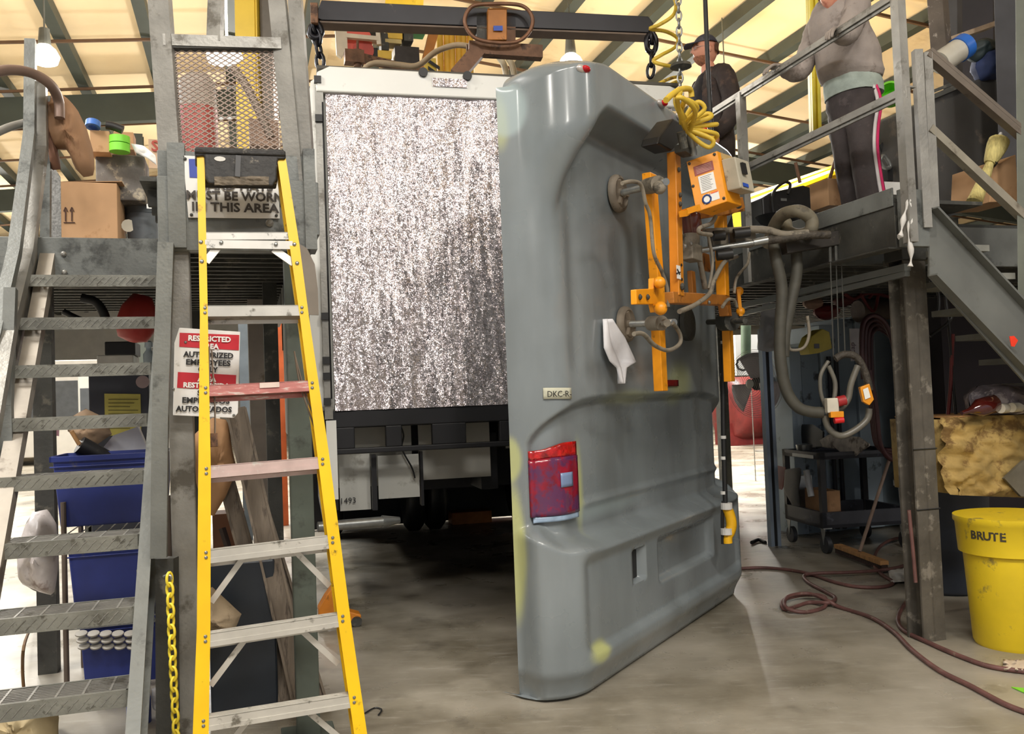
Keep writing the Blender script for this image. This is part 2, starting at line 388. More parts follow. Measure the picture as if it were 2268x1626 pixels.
# ================================================================== CAMPER BOX (unfinished motor home, seen from behind)
TR = math.radians(13.5)
t1 = V((math.cos(TR), math.sin(TR), 0)); t2 = V((-math.sin(TR), math.cos(TR), 0))
T0 = at(719, 500, 5.6); T0.z = 0
def TP(u, w, z): return T0+t1*u+t2*w+Z*z
def tpx(px, py, w=0.0):
    p = fpl(px, py, T0+t2*w, t2); return ((p-T0).dot(t1), p.z)
def foil_mat():
    m = bpy.data.materials.new('crinkled_foil_insulation'); m.use_nodes = True; nt = m.node_tree; N = nt.nodes; L = nt.links
    b = N['Principled BSDF']; b.inputs['Metallic'].default_value = .9; b.inputs['Roughness'].default_value = .34
    tc = N.new('ShaderNodeTexCoord'); mp = N.new('ShaderNodeMapping'); mp.inputs['Scale'].default_value = (1, 1, .35); mp.inputs['Rotation'].default_value = (0, 0, 0)
    L.new(tc.outputs['Object'], mp.inputs['Vector'])
    def nz(s, det, vec):
        n = N.new('ShaderNodeTexNoise'); n.inputs['Scale'].default_value = s; n.inputs['Detail'].default_value = det; n.inputs['Roughness'].default_value = .7; L.new(vec, n.inputs['Vector']); return n.outputs['Fac']
    f2 = nz(26, 3, mp.outputs[0])
    geo = N.new('ShaderNodeNewGeometry'); acc = geo.outputs['Normal']
    mp2 = N.new('ShaderNodeMapping'); mp2.inputs['Scale'].default_value = (1, 1, .12); L.new(tc.outputs['Object'], mp2.inputs['Vector'])
    for (scale, amt, vec) in ((210, .50, tc.outputs['Object']), (55, .28, tc.outputs['Object']), (34, .22, mp2.outputs[0])):     # crinkle facets, each tilted its own way
        vo = N.new('ShaderNodeTexVoronoi'); vo.inputs['Scale'].default_value = scale; L.new(vec, vo.inputs['Vector'])
        sb = N.new('ShaderNodeVectorMath'); sb.operation = 'SUBTRACT'; L.new(vo.outputs['Color'], sb.inputs[0]); sb.inputs[1].default_value = (.5, .5, .5)
        ml = N.new('ShaderNodeVectorMath'); ml.operation = 'SCALE'; L.new(sb.outputs[0], ml.inputs[0]); ml.inputs['Scale'].default_value = amt
        ad = N.new('ShaderNodeVectorMath'); ad.operation = 'ADD'; L.new(acc, ad.inputs[0]); L.new(ml.outputs[0], ad.inputs[1]); acc = ad.outputs[0]
    nm = N.new('ShaderNodeVectorMath'); nm.operation = 'NORMALIZE'; L.new(acc, nm.inputs[0]); L.new(nm.outputs[0], b.inputs['Normal'])
    r = N.new('ShaderNodeValToRGB'); r.color_ramp.elements[0].position = .35; r.color_ramp.elements[1].position = .7
    r.color_ramp.elements[0].color = lin((188, 178, 181))+(1,); r.color_ramp.elements[1].color = lin((216, 209, 210))+(1,)
    L.new(f2, r.inputs['Fac']); L.new(r.outputs[0], b.inputs['Base Color'])
    return m
foilm = foil_mat()
frameblk = mat('black_chassis_steel', (24, 24, 28), .5, .2, .2, 4)
camper = thing('camper_box', 'unfinished white motor home body with its open back covered in silver foil', 'vehicle', TP(1.2, 0, 0))
TW = 2.46; TZ0, TZ1 = 1.42, 3.585
# body shell (white), foil wall, top cap
mb = MB()
mb.ob(TP(.0, .03, TZ0), t1*TW, t2*7.6, Z*(TZ1-TZ0)); mb.build('body_shell', white, camper, bevel=.03)
u0 = .03
def foilf(a, b):
    u = u0+a*(TW-.06); z = TZ0+.0+b*(TZ1-TZ0-.115)
    return TP(u, -.012-.012*mnoise.noise(V((u*5, z*1.2, 0)))-.006*mnoise.noise(V((u*23, z*3, 4))), z)
mb = MB(); mb.grid(foilf, 120, 70); mb.build('foil_insulation', foilm, camper, smooth=True, ang=180)
mb = MB()
pts = [TP(-.03, -.04, TZ1-.12), TP(TW+.03, -.04, TZ1-.12), TP(TW+.03, -.04, TZ1+.0), TP(TW-.05, -.04, TZ1+.03), TP(.06, -.04, TZ1+.05), TP(-.02, -.04, TZ1+.01)]
mb.prism(pts, t2*.1); mb.build('top_rail', white, camper, bevel=.01)
mb = MB(); mb.ob(TP(-.02, -.03, TZ1+.035), t1*(TW+.04), t2*7.6, Z*.02); mb.build('roof_sheet', mat('dark_roof_edge', (84, 80, 72), .7), camper)
for px, py in ((935, 163), (1032, 171)):
    u, z = tpx(px, py); mb = MB(); mb.cyl(TP(u, -.06, z-.01), TP(u, .05, z-.01), .030); mb.build('bolt_hole', black, camper)
u, z = tpx(955, 178); u2, z2 = tpx(1032, 200)
mb = MB(); mb.grid(lambda a, b: TP(u+a*(u2-u), -.048-.004*mnoise.noise(V((a*9, b*5, 1))), z2+b*(z-z2)), 20, 6); mb.build('foil_tape', foilm, camper, smooth=True, ang=180)
# left corner post, dark bracket
mb = MB(); mb.ob(TP(-.035, -.03, TZ0-.05), t1*.05, t2*.08, Z*(TZ1-TZ0-.04)); mb.build('corner_post', steel_l, camper)
for z in (3.52, 3.27, 2.0, 1.72, 1.62, 1.46): mb = MB(); mb.ob(TP(-.04, -.05, z), t1*.045, t2*.03, Z*.045); mb.build('corner_clip', black, camper)
mb = MB(); mb.tube([TP(.01, -.03, 3.4-.1*i+0*i) + t1*.006*mnoise.noise(V((i, 0, 0))) for i in range(20)], .006, 5); mb.build('sealant_bead', black, camper)
# slide-out side skins and window seen as a sliver
mb = MB(); mb.ob(TP(-.30, 1.2, 1.25), t1*.32, t2*2.6, Z*2.1); mb.build('slide_out', white, camper, bevel=.02)
mb = MB(); mb.ob(TP(-.31, 1.35, 1.9), t1*.02, t2*1.0, Z*.8); mb.ob(TP(-.26, 1.19, 1.6), t1*.20, t2*.02, Z*1.0); mb.build('side_window', mat('dark_glass', (22, 24, 28), .1, 0, .05), camper)
mb = MB(); mb.prism([TP(-.06, .02, 3.55), TP(-.02, .02, 3.58), TP(-.03, .02, 1.45), TP(-.08, .02, 1.45), TP(-.16, .02, 2.9)], t2*.02); mb.build('side_flap', white, camper)
# chassis seen below the box
def tbox(mb, x0, y0, x1, y1, w, d):
    ua, za = tpx(x0, y0, w); ub, zb = tpx(x1, y1, w); mb.ob(TP(ua, w, zb), t1*(ub-ua), t2*d, Z*(za-zb)); return mb
# rear cross member with three cut-outs
ua, zt = tpx(735, 916); _, zb = tpx(735, 1008)
holes = [(785, 944, 855, 990), (890, 942, 958, 986), (1032, 942, 1108, 980)]
hl = [(tpx(h[0], h[1])[0], tpx(h[2], h[3])[0]) for h in holes]; hz1 = tpx(890, 942)[1]; hz0 = tpx(890, 988)[1]
mb = MB(); mb.ob(TP(-.02, .0, hz1), t1*(TW+.04), t2*.05, Z*(TZ0-hz1)); mb.ob(TP(-.02, .0, zb), t1*(TW+.04), t2*.05, Z*(hz0-zb))
us = [-.02]+[x for h in hl for x in h]
us += [1.95, 2.2, TW+.02]
for i in range(0, len(us), 2): mb.ob(TP(us[i], .0, hz0-.001), t1*(us[i+1]-us[i]), t2*.05, Z*(hz1-hz0+.002))
mb.build('cross_member', frameblk, camper, bevel=.006)
mb = MB(); mb.ob(TP(.05, .35, .90), t1*.50, t2*.02, Z*.50); mb.ob(TP(.60, .35, .92), t1*.5, t2*.02, Z*.5); mb.ob(TP(1.25, .5, 1.1), t1*.7, t2*.02, Z*.32); mb.build('inner_panel', mat('dim_white_panel', (168, 166, 158), .6, 0, .08, 3), camper)
pan = []
for (x0, y0, x1, y1) in ((750, 1008, 822, 1128), (836, 1010, 930, 1100)):
    mb = MB(); tbox(mb, x0, y0, x1, y1, .25, .015); pan.append(mb.build('compartment_panel', mat('panel_grey_white', (176, 176, 170), .5, 0, .06, 2, (140, 138, 130), .3, 4), camper))
mb = MB(); tbox(mb, 722, 932, 750, 1106, -.02, .04); mb.build('lower_side_panel', white, camper)
text('1493', .055, TP(tpx(775, 1120)[0], .235, tpx(775, 1124)[1]), t1, Z, 'pencilled_number', ink, camper, .0005)
for a_ in ((822, 1008, 837, 1130, .15, .08), (738, 1106, 750, 1130, .2, .05), (930, 1000, 940, 1120, .3, .1)): mb = MB(); tbox(mb, *a_); mb.build('hanger_bar', frameblk, camper)
mb = MB(); mb.ob(TP(.0, .9, .8), t1*TW, t2*.05, Z*.65); mb.ob(TP(.0, .3, 1.30), t1*TW, t2*7, Z*.1); mb.ob(TP(1.05, .45, .82), t1*.12, t2*5, Z*.4); mb.ob(TP(1.9, .45, .82), t1*.12, t2*5, Z*.4); mb.build('chassis_rail', frameblk, camper)
mb = MB(); mb.tube([TP(.15+.28, .22, 1.38), TP(.48, .20, 1.25), TP(.47, .21, 1.15), TP(.53, .2, 1.02), TP(.55, .22, .95)], .006, 5); mb.build('hanging_wire', black, camper)
mb = MB(); a0 = TP(-.1, -.1, tpx(715, 1162)[1]); a1 = TP(tpx(885, 1148)[0], .0, tpx(885, 1152)[1]); mb.cyl(a0, a0.lerp(a1, .78), .032); mb.cyl(a0.lerp(a1, .78), a1, .04, .02); mb.build('exhaust_pipe', galv, camper, smooth=True)
mb = MB(); p = TP(tpx(960, 1085)[0], .4, 1.0); mb.cyl(p, p+t2*.12, .085, n=20); mb.cyl(p-t2*.03, p, .06, n=20); mb.build('axle_hub', steel_d, camper, smooth=True)
for u, w_ in ((.92, 4.4), (1.16, 4.4), (.02, 4.4), (2.2, 4.4)):
    mb = MB(); c = TP(u, w_, .46); mb.lathe(c, t1, [(.22, 0), (.40, .0), (.46, .05), (.46, .16), (.40, .21), (.22, .21)], 30); mb.build('rear_wheel', black, camper, smooth=True)
mb = MB(); mb.ob(TP(-.12, 4.9, .02), t1*2.75, t2*.1, Z*1.4); mb.build('underbody_light_block', frameblk, camper)  # black slab added to block light and darken the space under the camper
for u in (-.02, TW-.02): mb = MB(); mb.ob(TP(u, .9, .42), t1*.04, t2*4.0, Z*1.0); mb.build('side_light_block', frameblk, camper)  # black strips added along both sides to keep light out from underneath
mb = MB(); mb.ob(TP(1.42, .5, .62), t1*.9, t2*.5, Z*.65); mb.build('tank', frameblk, camper, bevel=.03)
mb = MB(); mb.ob(TP(1.62, .485, 1.02), t1*.13, t2*.01, Z*.09); mb.build('tank_label', mat('grey_label', (120, 120, 124), .6), camper)
g = fz(1046, 1160, 0)
mb = MB(); mb.ob(g-t1*.24, t1*.48, t2*.3, Z*.14); mb.build('orange_crate', mat('orange_crate', (190, 120, 50), .6, 0, .15), label='small orange-brown crate on the floor in the dark under the camper', cat='crate', bevel=.006)
# ================================================================== MOTOR HOME REAR CAP (the big grey panel)
K0 = V((.224, 4.279, 0)); K1 = V((1.527, 6.408, 0)); pd = (K1-K0).normalized(); pn = V((pd.y, -pd.x, 0)); CW = (K1-K0).length
def PPt(s, v, z): return K0+pd*s+pn*v+Z*z
def pp(px, py, off=0.0):
    p = fpl(px, py, K0+pn*off, pn); return ((p-K0).dot(pd), p.z)
def PX(px, py, off): s, z = pp(px, py, off); return PPt(s, off, z)
def sm(a, b, x):
    t = max(0, min(1, (x-a)/(b-a))); return t*t*(3-2*t)
RD = V((-.488, -.873))           # direction (s,v) of the return, away from the corner
def base(q):
    r = .14
    def raw(q):
        if q < 0: return V((RD.x*-q, RD.y*-q))
        if q > CW: return V((CW+.488*(q-CW), -.873*(q-CW)))
        return V((q, 0))
    if abs(q) < r or abs(q-CW) < r:
        c = 0 if abs(q) < r else CW
        t = (q-c+r)/(2*r); return raw(c-r)*(1-t)**2+raw(c)*2*t*(1-t)+raw(c+r)*t*t
    return raw(q)
def nrm(q):
    d = base(q+.01)-base(q-.01); d.normalize(); return V((-d.y, d.x))
def surf(q, z, off=0.0):
    rel = 0.0
    # recess between arch and bumper shelf
    qq = min(q, CW-q)
    if qq < .45: zt = 1.20+.25*math.sqrt(max(0, 1-((.45-qq)/.62)**2))
    else: zt = 1.455
    if qq < -.165: zt = 0
    zl = .74-.02*sm(0, .3, qq)+ (.07*sm(0, -.16, qq) if qq < 0 else 0)
    inq = sm(-.175, -.14, qq)
    rec = inq*sm(zl-.03, zl+.06, z)*(1-sm(zt-.035, zt, z))
    rel -= .055*rec
    # slow barrel in the recess and crease over the shelf
    rel += .016*math.exp(-((z-.90)/.018)**2)*sm(.28, .36, q)*inq
    # bumper
    bmp = sm(-.25, -.12, qq)*(1-sm(zl-.035, zl+.035, z))
    rel += .10*bmp
    inner = sm(.03, .12, qq)*sm(.185, .215, z)*(1-sm(.62, .70, z))
    zi = z-.06*math.exp(-(max(0, qq-.02)/.05))
    rel -= .035*inner*sm(.18, .23, zi)
    # bottom roll
    rel -= .06*(1-sm(.03, .16, z))*1.0
    # plate recess and its funnel
    pl = sm(1.00, 1.03, q)*(1-sm(1.92, 1.95, q))*sm(.36, .39, z)*(1-sm(.60, .63, z))
    rel -= .045*pl
    hq, hz = (q-.72)/.075, (z-.52)/.085
    if abs(hq) < 1 and abs(hz) < 1: rel -= .05
    # roof spoiler
    cnr = 1-sm(.0, .32, qq)
    low = 2.93-.10*cnr
    sp = sm(low-.10-.42*cnr, low, z)
    rel += .20*sp*sm(-.16, .14, qq)
    # shallow vertical flute beside the left corner
    rel -= .012*math.exp(-((qq-.2)/.07)**2)*sm(1.5, 1.7, z)*(1-sm(2.6, 2.8, z))
    p = base(q); n_ = nrm(q)
    kk = 1.0
    p = p+n_*(rel+off)
    return p.x, p.y, z
qs = [-.25+.0135*i for i in range(38)]
while qs[-1] < CW-.27: qs.append(qs[-1]+.02)
while qs[-1] < CW+.25: qs.append(qs[-1]+.0135)
zs = [.04+.0125*i for i in range(int((3.13-.04)/.0125)+1)]
mb = MB()
def topshape(q, k):
    s_, v_, z_ = surf(q, zs[-1])
    back = -.22
    vv = v_+(back-v_)*k
    return PPt(s_+(0 if k < .9 else 0), vv, zs[-1]+.075*math.sin(min(k*1.6, 1)*math.pi/2)-.10*sm(.35, -.2, min(q, CW-q))*k)
rows = []
for q in qs:
    col = []
    s_, v_, z_ = surf(q, .04); col.append(PPt(s_, v_-.10, .012)); col.append(PPt(s_, v_-.035, .010))
    for z in zs:
        s_, v_, z_ = surf(q, z)
        if z < .1: z -= .025*(1-(z-.04)/.06)
        # whole upper corner leans in a little, rounding the top-left shoulder
        dz = -.16*sm(2.45, 3.13, z)*sm(.30, -.25, min(q, CW-q))
        col.append(PPt(s_, v_, z+dz))
    for k in (.08, .2, .4, .6, .8, 1.0):
        p = topshape(q, k); dz = -.16*sm(.30, -.25, min(q, CW-q)); col.append(p+Z*dz)
    rows.append(col)
nr = len(rows[0]); vs = [p for c in rows for p in c]
fs = [(i*nr+j, (i+1)*nr+j, (i+1)*nr+j+1, i*nr+j+1) for i in range(len(rows)-1) for j in range(nr-1)]
mb.add(vs, fs)
def cap_mat():
    m = bpy.data.materials.new('grey_gelcoat_primer'); m.use_nodes = True; nt = m.node_tree; N = nt.nodes; L = nt.links
    b = N['Principled BSDF']; b.inputs['Coat Weight'].default_value = .35; b.inputs['Coat Roughness'].default_value = .12
    tc = N.new('ShaderNodeTexCoord')
    def nz(s, det, sc_=(1, 1, 1)):
        mp = N.new('ShaderNodeMapping'); mp.inputs['Scale'].default_value = sc_; L.new(tc.outputs['Object'], mp.inputs['Vector'])
        n = N.new('ShaderNodeTexNoise'); n.inputs['Scale'].default_value = s; n.inputs['Detail'].default_value = det; L.new(mp.outputs[0], n.inputs['Vector']); return n.outputs['Fac']
    def ramp(f, a, b_, ca, cb):
        r = N.new('ShaderNodeValToRGB'); r.color_ramp.elements[0].position = a; r.color_ramp.elements[1].position = b_
        r.color_ramp.elements[0].color = ca; r.color_ramp.elements[1].color = cb; L.new(f, r.inputs['Fac']); return r.outputs['Color']
    c = ramp(nz(1.2, 5), .3, .7, lin((118, 126, 129))+(1,), lin((142, 150, 154))+(1,))
    st = ramp(nz(3.5, 4, (1, 1, .22)), .42, .8, (0, 0, 0, 1), (.5, .5, .5, 1))
    mx = N.new('ShaderNodeMix'); mx.data_type = 'RGBA'; L.new(st, mx.inputs['Factor']); L.new(c, mx.inputs[6]); mx.inputs[7].default_value = lin((82, 84, 82))+(1,)
    at_ = N.new('ShaderNodeVertexColor'); at_.layer_name = 'stain'
    sp = N.new('ShaderNodeSeparateColor'); L.new(at_.outputs['Color'], sp.inputs[0])
    m2 = N.new('ShaderNodeMix'); m2.data_type = 'RGBA'; L.new(sp.outputs[0], m2.inputs['Factor']); L.new(mx.outputs[2], m2.inputs[6]); m2.inputs[7].default_value = lin((188, 192, 128))+(1,)
    m3 = N.new('ShaderNodeMix'); m3.data_type = 'RGBA'; L.new(sp.outputs[1], m3.inputs['Factor']); L.new(m2.outputs[2], m3.inputs[6]); m3.inputs[7].default_value = lin((168, 186, 188))+(1,)
    m4 = N.new('ShaderNodeMix'); m4.data_type = 'RGBA'; L.new(sp.outputs[2], m4.inputs['Factor']); L.new(m3.outputs[2], m4.inputs[6]); m4.inputs[7].default_value = lin((48, 48, 46))+(1,)
    L.new(m4.outputs[2], b.inputs['Base Color'])
    L.new(ramp(nz(2, 5), .35, .65, (.22, .22, .22, 1), (.36, .36, .36, 1)), b.inputs['Roughness'])
    bp = N.new('ShaderNodeBump'); bp.inputs['Strength'].default_value = .10; bp.inputs['Distance'].default_value = .01; L.new(nz(5, 3, (1, 1, .5)), bp.inputs['Height']); L.new(bp.outputs[0], b.inputs['Normal'])
    return m
cap = thing('rear_cap', 'tall grey fibreglass motor home rear cap standing in the middle of the floor', 'vehicle panel', PPt(CW/2, 0, 0))
shell = mb.build('moulded_shell', cap_mat(), cap, smooth=True, ang=70)
me = shell.data; me.flip_normals()
ca = me.color_attributes.new('stain', 'BYTE_COLOR', 'POINT')
def blob(q, z, cq, cz, rq, rz, soft=.35):
    d = math.sqrt(((q-cq)/rq)**2+((z-cz)/rz)**2)+.10*mnoise.noise(V((q*5, z*5, cq*7))); return 1-sm(1-soft, 1+soft*.3, d)
def tri(x): return max(0, min(1, x))
sten = []
for q in qs:
    for j in range(nr):
        z = zs[min(max(j-2, 0), len(zs)-1)]
        y_ = .5*blob(q, z, -.24, 2.92, .05, .20, .6)+.75*blob(q, z, -.25, 1.16, .06, .12)+.8*blob(q, z, -.25, .72, .07, .36)+.75*blob(q, z, .27, .99, .05, .24, .6)+.9*blob(q, z, .17, .2, .1, .06, .6)+.5*blob(q, z, 1.62, 1.52, .26, .15, .7)+.35*blob(q, z, .9, 1.44, .4, .05, .8)
        w_ = .55*blob(q, z, -.20, 3.0, .11, .17, .3)+.3*blob(q, z, .5, .85, .6, .05, .9)
        d_ = .55*blob(q, z, 1.5, 1.25, .9, .22, 1)*(.5+.5*mnoise.noise(V((q*7, z*1.5, 3))))+.5*blob(q, z, 1.6, 1.8, .7, .3, 1)*(.5+.6*mnoise.noise(V((q*9, z*1.5, 5))))+.45*blob(q, z, 1.45, .5, .45, .12, 1)
        sten += [tri(y_), tri(w_), tri(d_), 1]
ca.data.foreach_set('color', sten)
def SP(q, z, off=0.0):
    s_, v_, z_ = surf(q, z, off); dz = -.16*sm(2.45, 3.13, z)*sm(.30, -.25, min(q, CW-q)); return PPt(s_, v_, z_+dz)
def patch(name, material, q0, q1, z0, z1, off, nu=12, nv=8, thick=.004, edge=None, parent=cap):
    mb = MB()
    def fn(a, b):
        q = q0+a*(q1-q0); zl_, zh_ = (z0(q) if callable(z0) else z0), (z1(q) if callable(z1) else z1); return SP(q, zl_+b*(zh_-zl_), off)
    mb.grid(fn, nu, nv); return mb.build(name, material, parent, smooth=True, ang=180, solid=thick)
# tail lamp wrapping the corner
lampred = mat('tail_lamp_red', (146, 18, 46), .2, 0, .3, 9, (92, 44, 84), .62, 7, .3, 30, coat=.5)
lamptop = mat('tail_lamp_clear_red', (190, 20, 20), .08, 0, .35, 26, (110, 8, 8), .4, 18, .5, 60, coat=1)
ztl = lambda q: 1.195+.008*sm(-.16, -.02, q)
tl = patch('tail_lamp', lampred, -.158, .21, .875, lambda q: ztl(q)-.045, .022, 20, 14, .02)
patch('lamp_top_lens', lamptop, -.158, .21, lambda q: ztl(q)-.045, lambda q: ztl(q)+.025*sm(-.1, .1, q), .018, 20, 4, .02, parent=tl)
patch('reflector_window', mat('pale_lens', (120, 140, 176), .2, 0, .1), .03, .14, 1.01, 1.08, .036, 6, 4, .004, parent=tl)
patch('masking_film', mat('pale_blue_film', (150, 172, 196), .25, 0, .2, 12), -.15, .21, .846, .873, .024, 20, 3, .006, parent=tl)
# plate opening, hole
mb = MB(); hp = [SP(.72+.066*x, .52+.078*y, .006) for x, y in ((-1, -.3), (-.75, -1), (.9, -1), (1, .9), (.2, 1), (-.2, .55), (-.85, .5))]
mb.prism(hp, -pn*.03); mb.build('hole_filler', mat('painted_hole_shade', (30, 31, 32), .7), cap)  # solid dark filler, the shade of the hole put into its colour
patch('reflector_strip', mat('dark_red_reflector', (112, 26, 24), .25, 0, .1), 1.33, 1.58, 1.495, 1.535, .008, 8, 3, .008)
tape = patch('masking_tape', mat('masking_tape', (196, 196, 176), .7, 0, .05), -.075, .115, lambda q: 1.445-.02*q, lambda q: 1.50-.02*q, .008, 8, 3, .001)
text('DKC-R-', .042, SP(.015, 1.455, .0155), SP(.09, 1.455, .01)-SP(-.05, 1.458, .01), Z, 'marker_writing', ink, tape, .0004, fit=.145)
# five roof marker lamps
for i, (px, py) in enumerate(((1290, 155), (1464, 230), (1505, 258), (1554, 288), (1645, 355))):
    of_ = .15
    for _k in range(12): s_, z_ = pp(px, py, of_); of_ = .5*of_+.5*(surf(min(max(s_, -.1), CW+.1), min(z_, 3.1))[1]+.006)
    p = PX(px, py, of_)
    mb = MB(); mb.sph(p, (.052, .024, .022), 16, 8, (pd, Z, pn)); o = mb.build('marker_lamp_base', mat('marker_chrome', (206, 200, 196), .3, .4), cap, smooth=True)
    mb = MB(); mb.sph(p+pn*.018, (.032, .017, .022), 14, 8, (pd, Z, pn)); mb.build('marker_lens', mat('marker_red', (196, 20, 34), .2, 0, .2, 30), o, smooth=True)
# translucent film stuck to the face
mb = MB(); s1, z1 = pp(1350, 706, .02)
def flm(a, b):
    top = V(pp(1350, 703, .05)); 
    l = [V(pp(x, y, .05)) for x, y in ((1346, 706), (1344, 770), (1352, 800), (1362, 815), (1366, 850))]
    r = [V(pp(x, y, .05)) for x, y in ((1362, 706), (1388, 748), (1408, 802), (1380, 815), (1370, 850))]
    t = b*4; i = min(int(t), 3); f_ = t-i
    L_, R_ = l[i].lerp(l[i+1], f_), r[i].lerp(r[i+1], f_); p = L_.lerp(R_, a); return PPt(p.x, .02+.05*b+.02*math.sin(a*9), p.y)
mb.grid(flm, 10, 24); mb.build('paper_scrap', mat('white_scrap', (226, 226, 230), .5), label='torn white paper scrap stuck to the grey rear cap under the suction cup', cat='paper', smooth=True, solid=.003, ang=180)
# ================================================================== LEFT PLATFORM, GATE, STEEP STAIR
DZ = 2.46
plat = thing('stair_platform', 'grey steel work platform on the left with a mesh gate', 'platform', H(-.4, 4.2, 0))
def pl_bar(name, p, q, w, h, m_=steel, parent=plat, up=None, **k): mb = MB(); mb.bar(p, q, w, h, up); return mb.build(name, m_, parent, **k)
# near channel with the safety notice
for nm, a0, a1, b0, b1, z0, z1 in (('edge_channel', -.33, .30, 3.98, 4.03, 2.14, 2.46), ('toe_board', -.33, .30, 4.03, 4.05, 2.30, 2.585), ('edge_channel', -1.12, -.40, 5.44, 5.49, 2.22, 2.46), ('edge_channel', .30, .345, 4.0, 8.6, 2.22, 2.46), ('edge_channel', -1.9, -1.12, 5.44, 5.49, 2.22, 2.46)):
    mb = MB(); mb.hb(a0, a1, b0, b1, z0, z1); mb.build(nm, steel, plat, bevel=.004)
b = 4.12
while b < 8.4:
    mb = MB(); mb.hb(-.38 if b < 5.4 else -1.9, .30, b, b+.035, 2.36, 2.43); mb.build('deck_slat', steel_d, plat); b += .17
mb = MB(); mb.hb(-.40, .32, 4.0, 8.6, 2.44, 2.46); mb.hb(-1.9, -.40, 5.46, 8.6, 2.44, 2.46); mb.build('deck_plate', steel_d, plat)
# two near columns
for (x0, x1, ztop) in ((378, 432, 2.2), (640, 700, 2.4)):
    p = fb(x0, 900, 4.02); q = fb(x1, 900, 4.02); pb = fz(x0+22, 1680, 0)
    a0 = ab(fb((x0+x1)/2-2 if x0 < 500 else 666, 900, 4.02))[0]
    mb = MB(); mb.hb(a0-.055, a0+.045, 4.02, 4.11, 0, ztop); mb.hb(a0-.12, a0+.11, 3.96, 4.17, 0, .015); mb.build('column', steel_g if x0 > 500 else steel_l, plat, bevel=.006)
for (aa, bb) in ((-1.1, 5.6), (.2, 6.6), (-1.85, 5.6), (-.4, 8.4)):
    mb = MB(); mb.hb(aa-.05, aa+.05, bb, bb+.1, 0, 2.4); mb.build('column', steel_d, plat)
# swing gate: posts, rails, expanded mesh
def G(px, py, b=4.06): return fb(px, py, b)
for pts_, w_ in ((((352, -30), (383, 400), (398, 520)), .09), (((612, -30), (655, 400), (668, 520)), .075), (((652, -30), (676, 300), (690, 522)), .06), (((480, -30), (476, 95)), .06)):
    for i in range(len(pts_)-1): pl_bar('gate_post', G(*pts_[i]), G(*pts_[i+1]), w_, .05, steel_l)
pl_bar('gate_rail', G(362, 93), G(622, 101), .06, .05, steel_l, up=Z)
pl_bar('gate_rail', G(380, 105), G(622, 108), .05, .02, steel_d, up=Z)
mb = MB()
NX, NY = 13, 20
A_, B_, C_, D_ = G(374, 112), G(616, 112), G(388, 338), G(636, 330)
def gp(u, v): return (A_.lerp(B_, u)).lerp(C_.lerp(D_, u), v)
for i in range(NX):
    for j in range(NY):
        u0_, u1_, um = i/NX, (i+1)/NX, (i+.5)/NX; v0_, v1_, vm = j/NY, (j+1)/NY, (j+.5)/NY
        c = [gp(um, v0_), gp(u1_, vm), gp(um, v1_), gp(u0_, vm)]
        for k in range(4): mb.bar(c[k], c[(k+1) % 4], .0042, .008, E2)
mb.build('expanded_mesh', mat('brown_grey_mesh', (150, 132, 120), .5, .3, .15), plat, kind='stuff')
for (px, py) in ((597, 494),): rivet(plat, [fb(px, py, 3.975)], -E2, .018, steel_l, 'bolt')
for (px, py) in ((141, 563), (143, 604), (357, 563)): rivet(plat, [fb(px, py, 5.435)], -E2, .016, steel_l, 'bolt')
# toe-board bracket right, left bracket
ap = ab(fb(372, 450, 3.96))[0]
mb = MB(); mb.hb(.28, .33, 3.96, 4.1, 2.15, 2.60); mb.build('post_bracket', steel, plat)
mb = MB(); mb.hb(ap, ap+.07, 3.96, 4.06, 2.15, 2.60); mb.build('post_bracket', steel, plat)
# diagonal gusset plate right of the ladder (curved sheet)
mb = MB(); pts_ = [fb(x, y, 3.9) for x, y in ((655, 535), (680, 550), (697, 585), (704, 640), (706, 698), (668, 696), (655, 600))]; mb.prism(pts_, E2*.012); mb.build('curved_guard', mat('brown_grey_sheet', (124, 116, 106), .55), plat)
# --- stair
stair = thing('steep_stair', 'steep grey steel stair with grated treads in front of the platform', 'stair', H(-.75, 4.4, 0))
AL, AR = -1.08, -.43
def sb(k): return 5.40-.232*k
for k in range(1, 10):
    z = 2.46-.252*k; b0 = sb(k)
    mb = MB(); mb.hb(AL, AR, b0, b0+.012, z-.062, z); mb.hb(AL, AR, b0+.19, b0+.2, z-.04, z)
    mb.hb(AL, AL+.01, b0, b0+.2, z-.05, z); mb.hb(AR-.01, AR, b0, b0+.2, z-.05, z)
    tr = mb.build('stair_tread', mat('checker_steel', (128, 128, 120), .5, .35, .2, 8, (88, 86, 78), .3, 18, .2, 70), stair)
    mb = MB()
    for i in range(8): mb.hb(AL, AR, b0+.022+i*.021, b0+.026+i*.021, z-.025, z-.001)
    for i in range(7): mb.hb(AL+.09*i+.04, AL+.09*i+.048, b0+.01, b0+.19, z-.012, z)
    mb.build('grating', steel_l, tr, kind='stuff')
    mb = MB()    # raised checker chevrons on the nosing
    x = AL+.015
    while x < AR-.03:
        mb.bar(H(x, b0-.001, z-.05), H(x+.018, b0-.001, z-.03), .003, .004, E2); mb.bar(H(x+.018, b0-.001, z-.028), H(x+.036, b0-.001, z-.012), .003, .004, E2); x += .036
    mb.build('nosing_pattern', steel_l, tr, kind='stuff')
slope = (H(0, -.232, -.252)).normalized(); su = H(0, .252, -.232).normalized()*-1
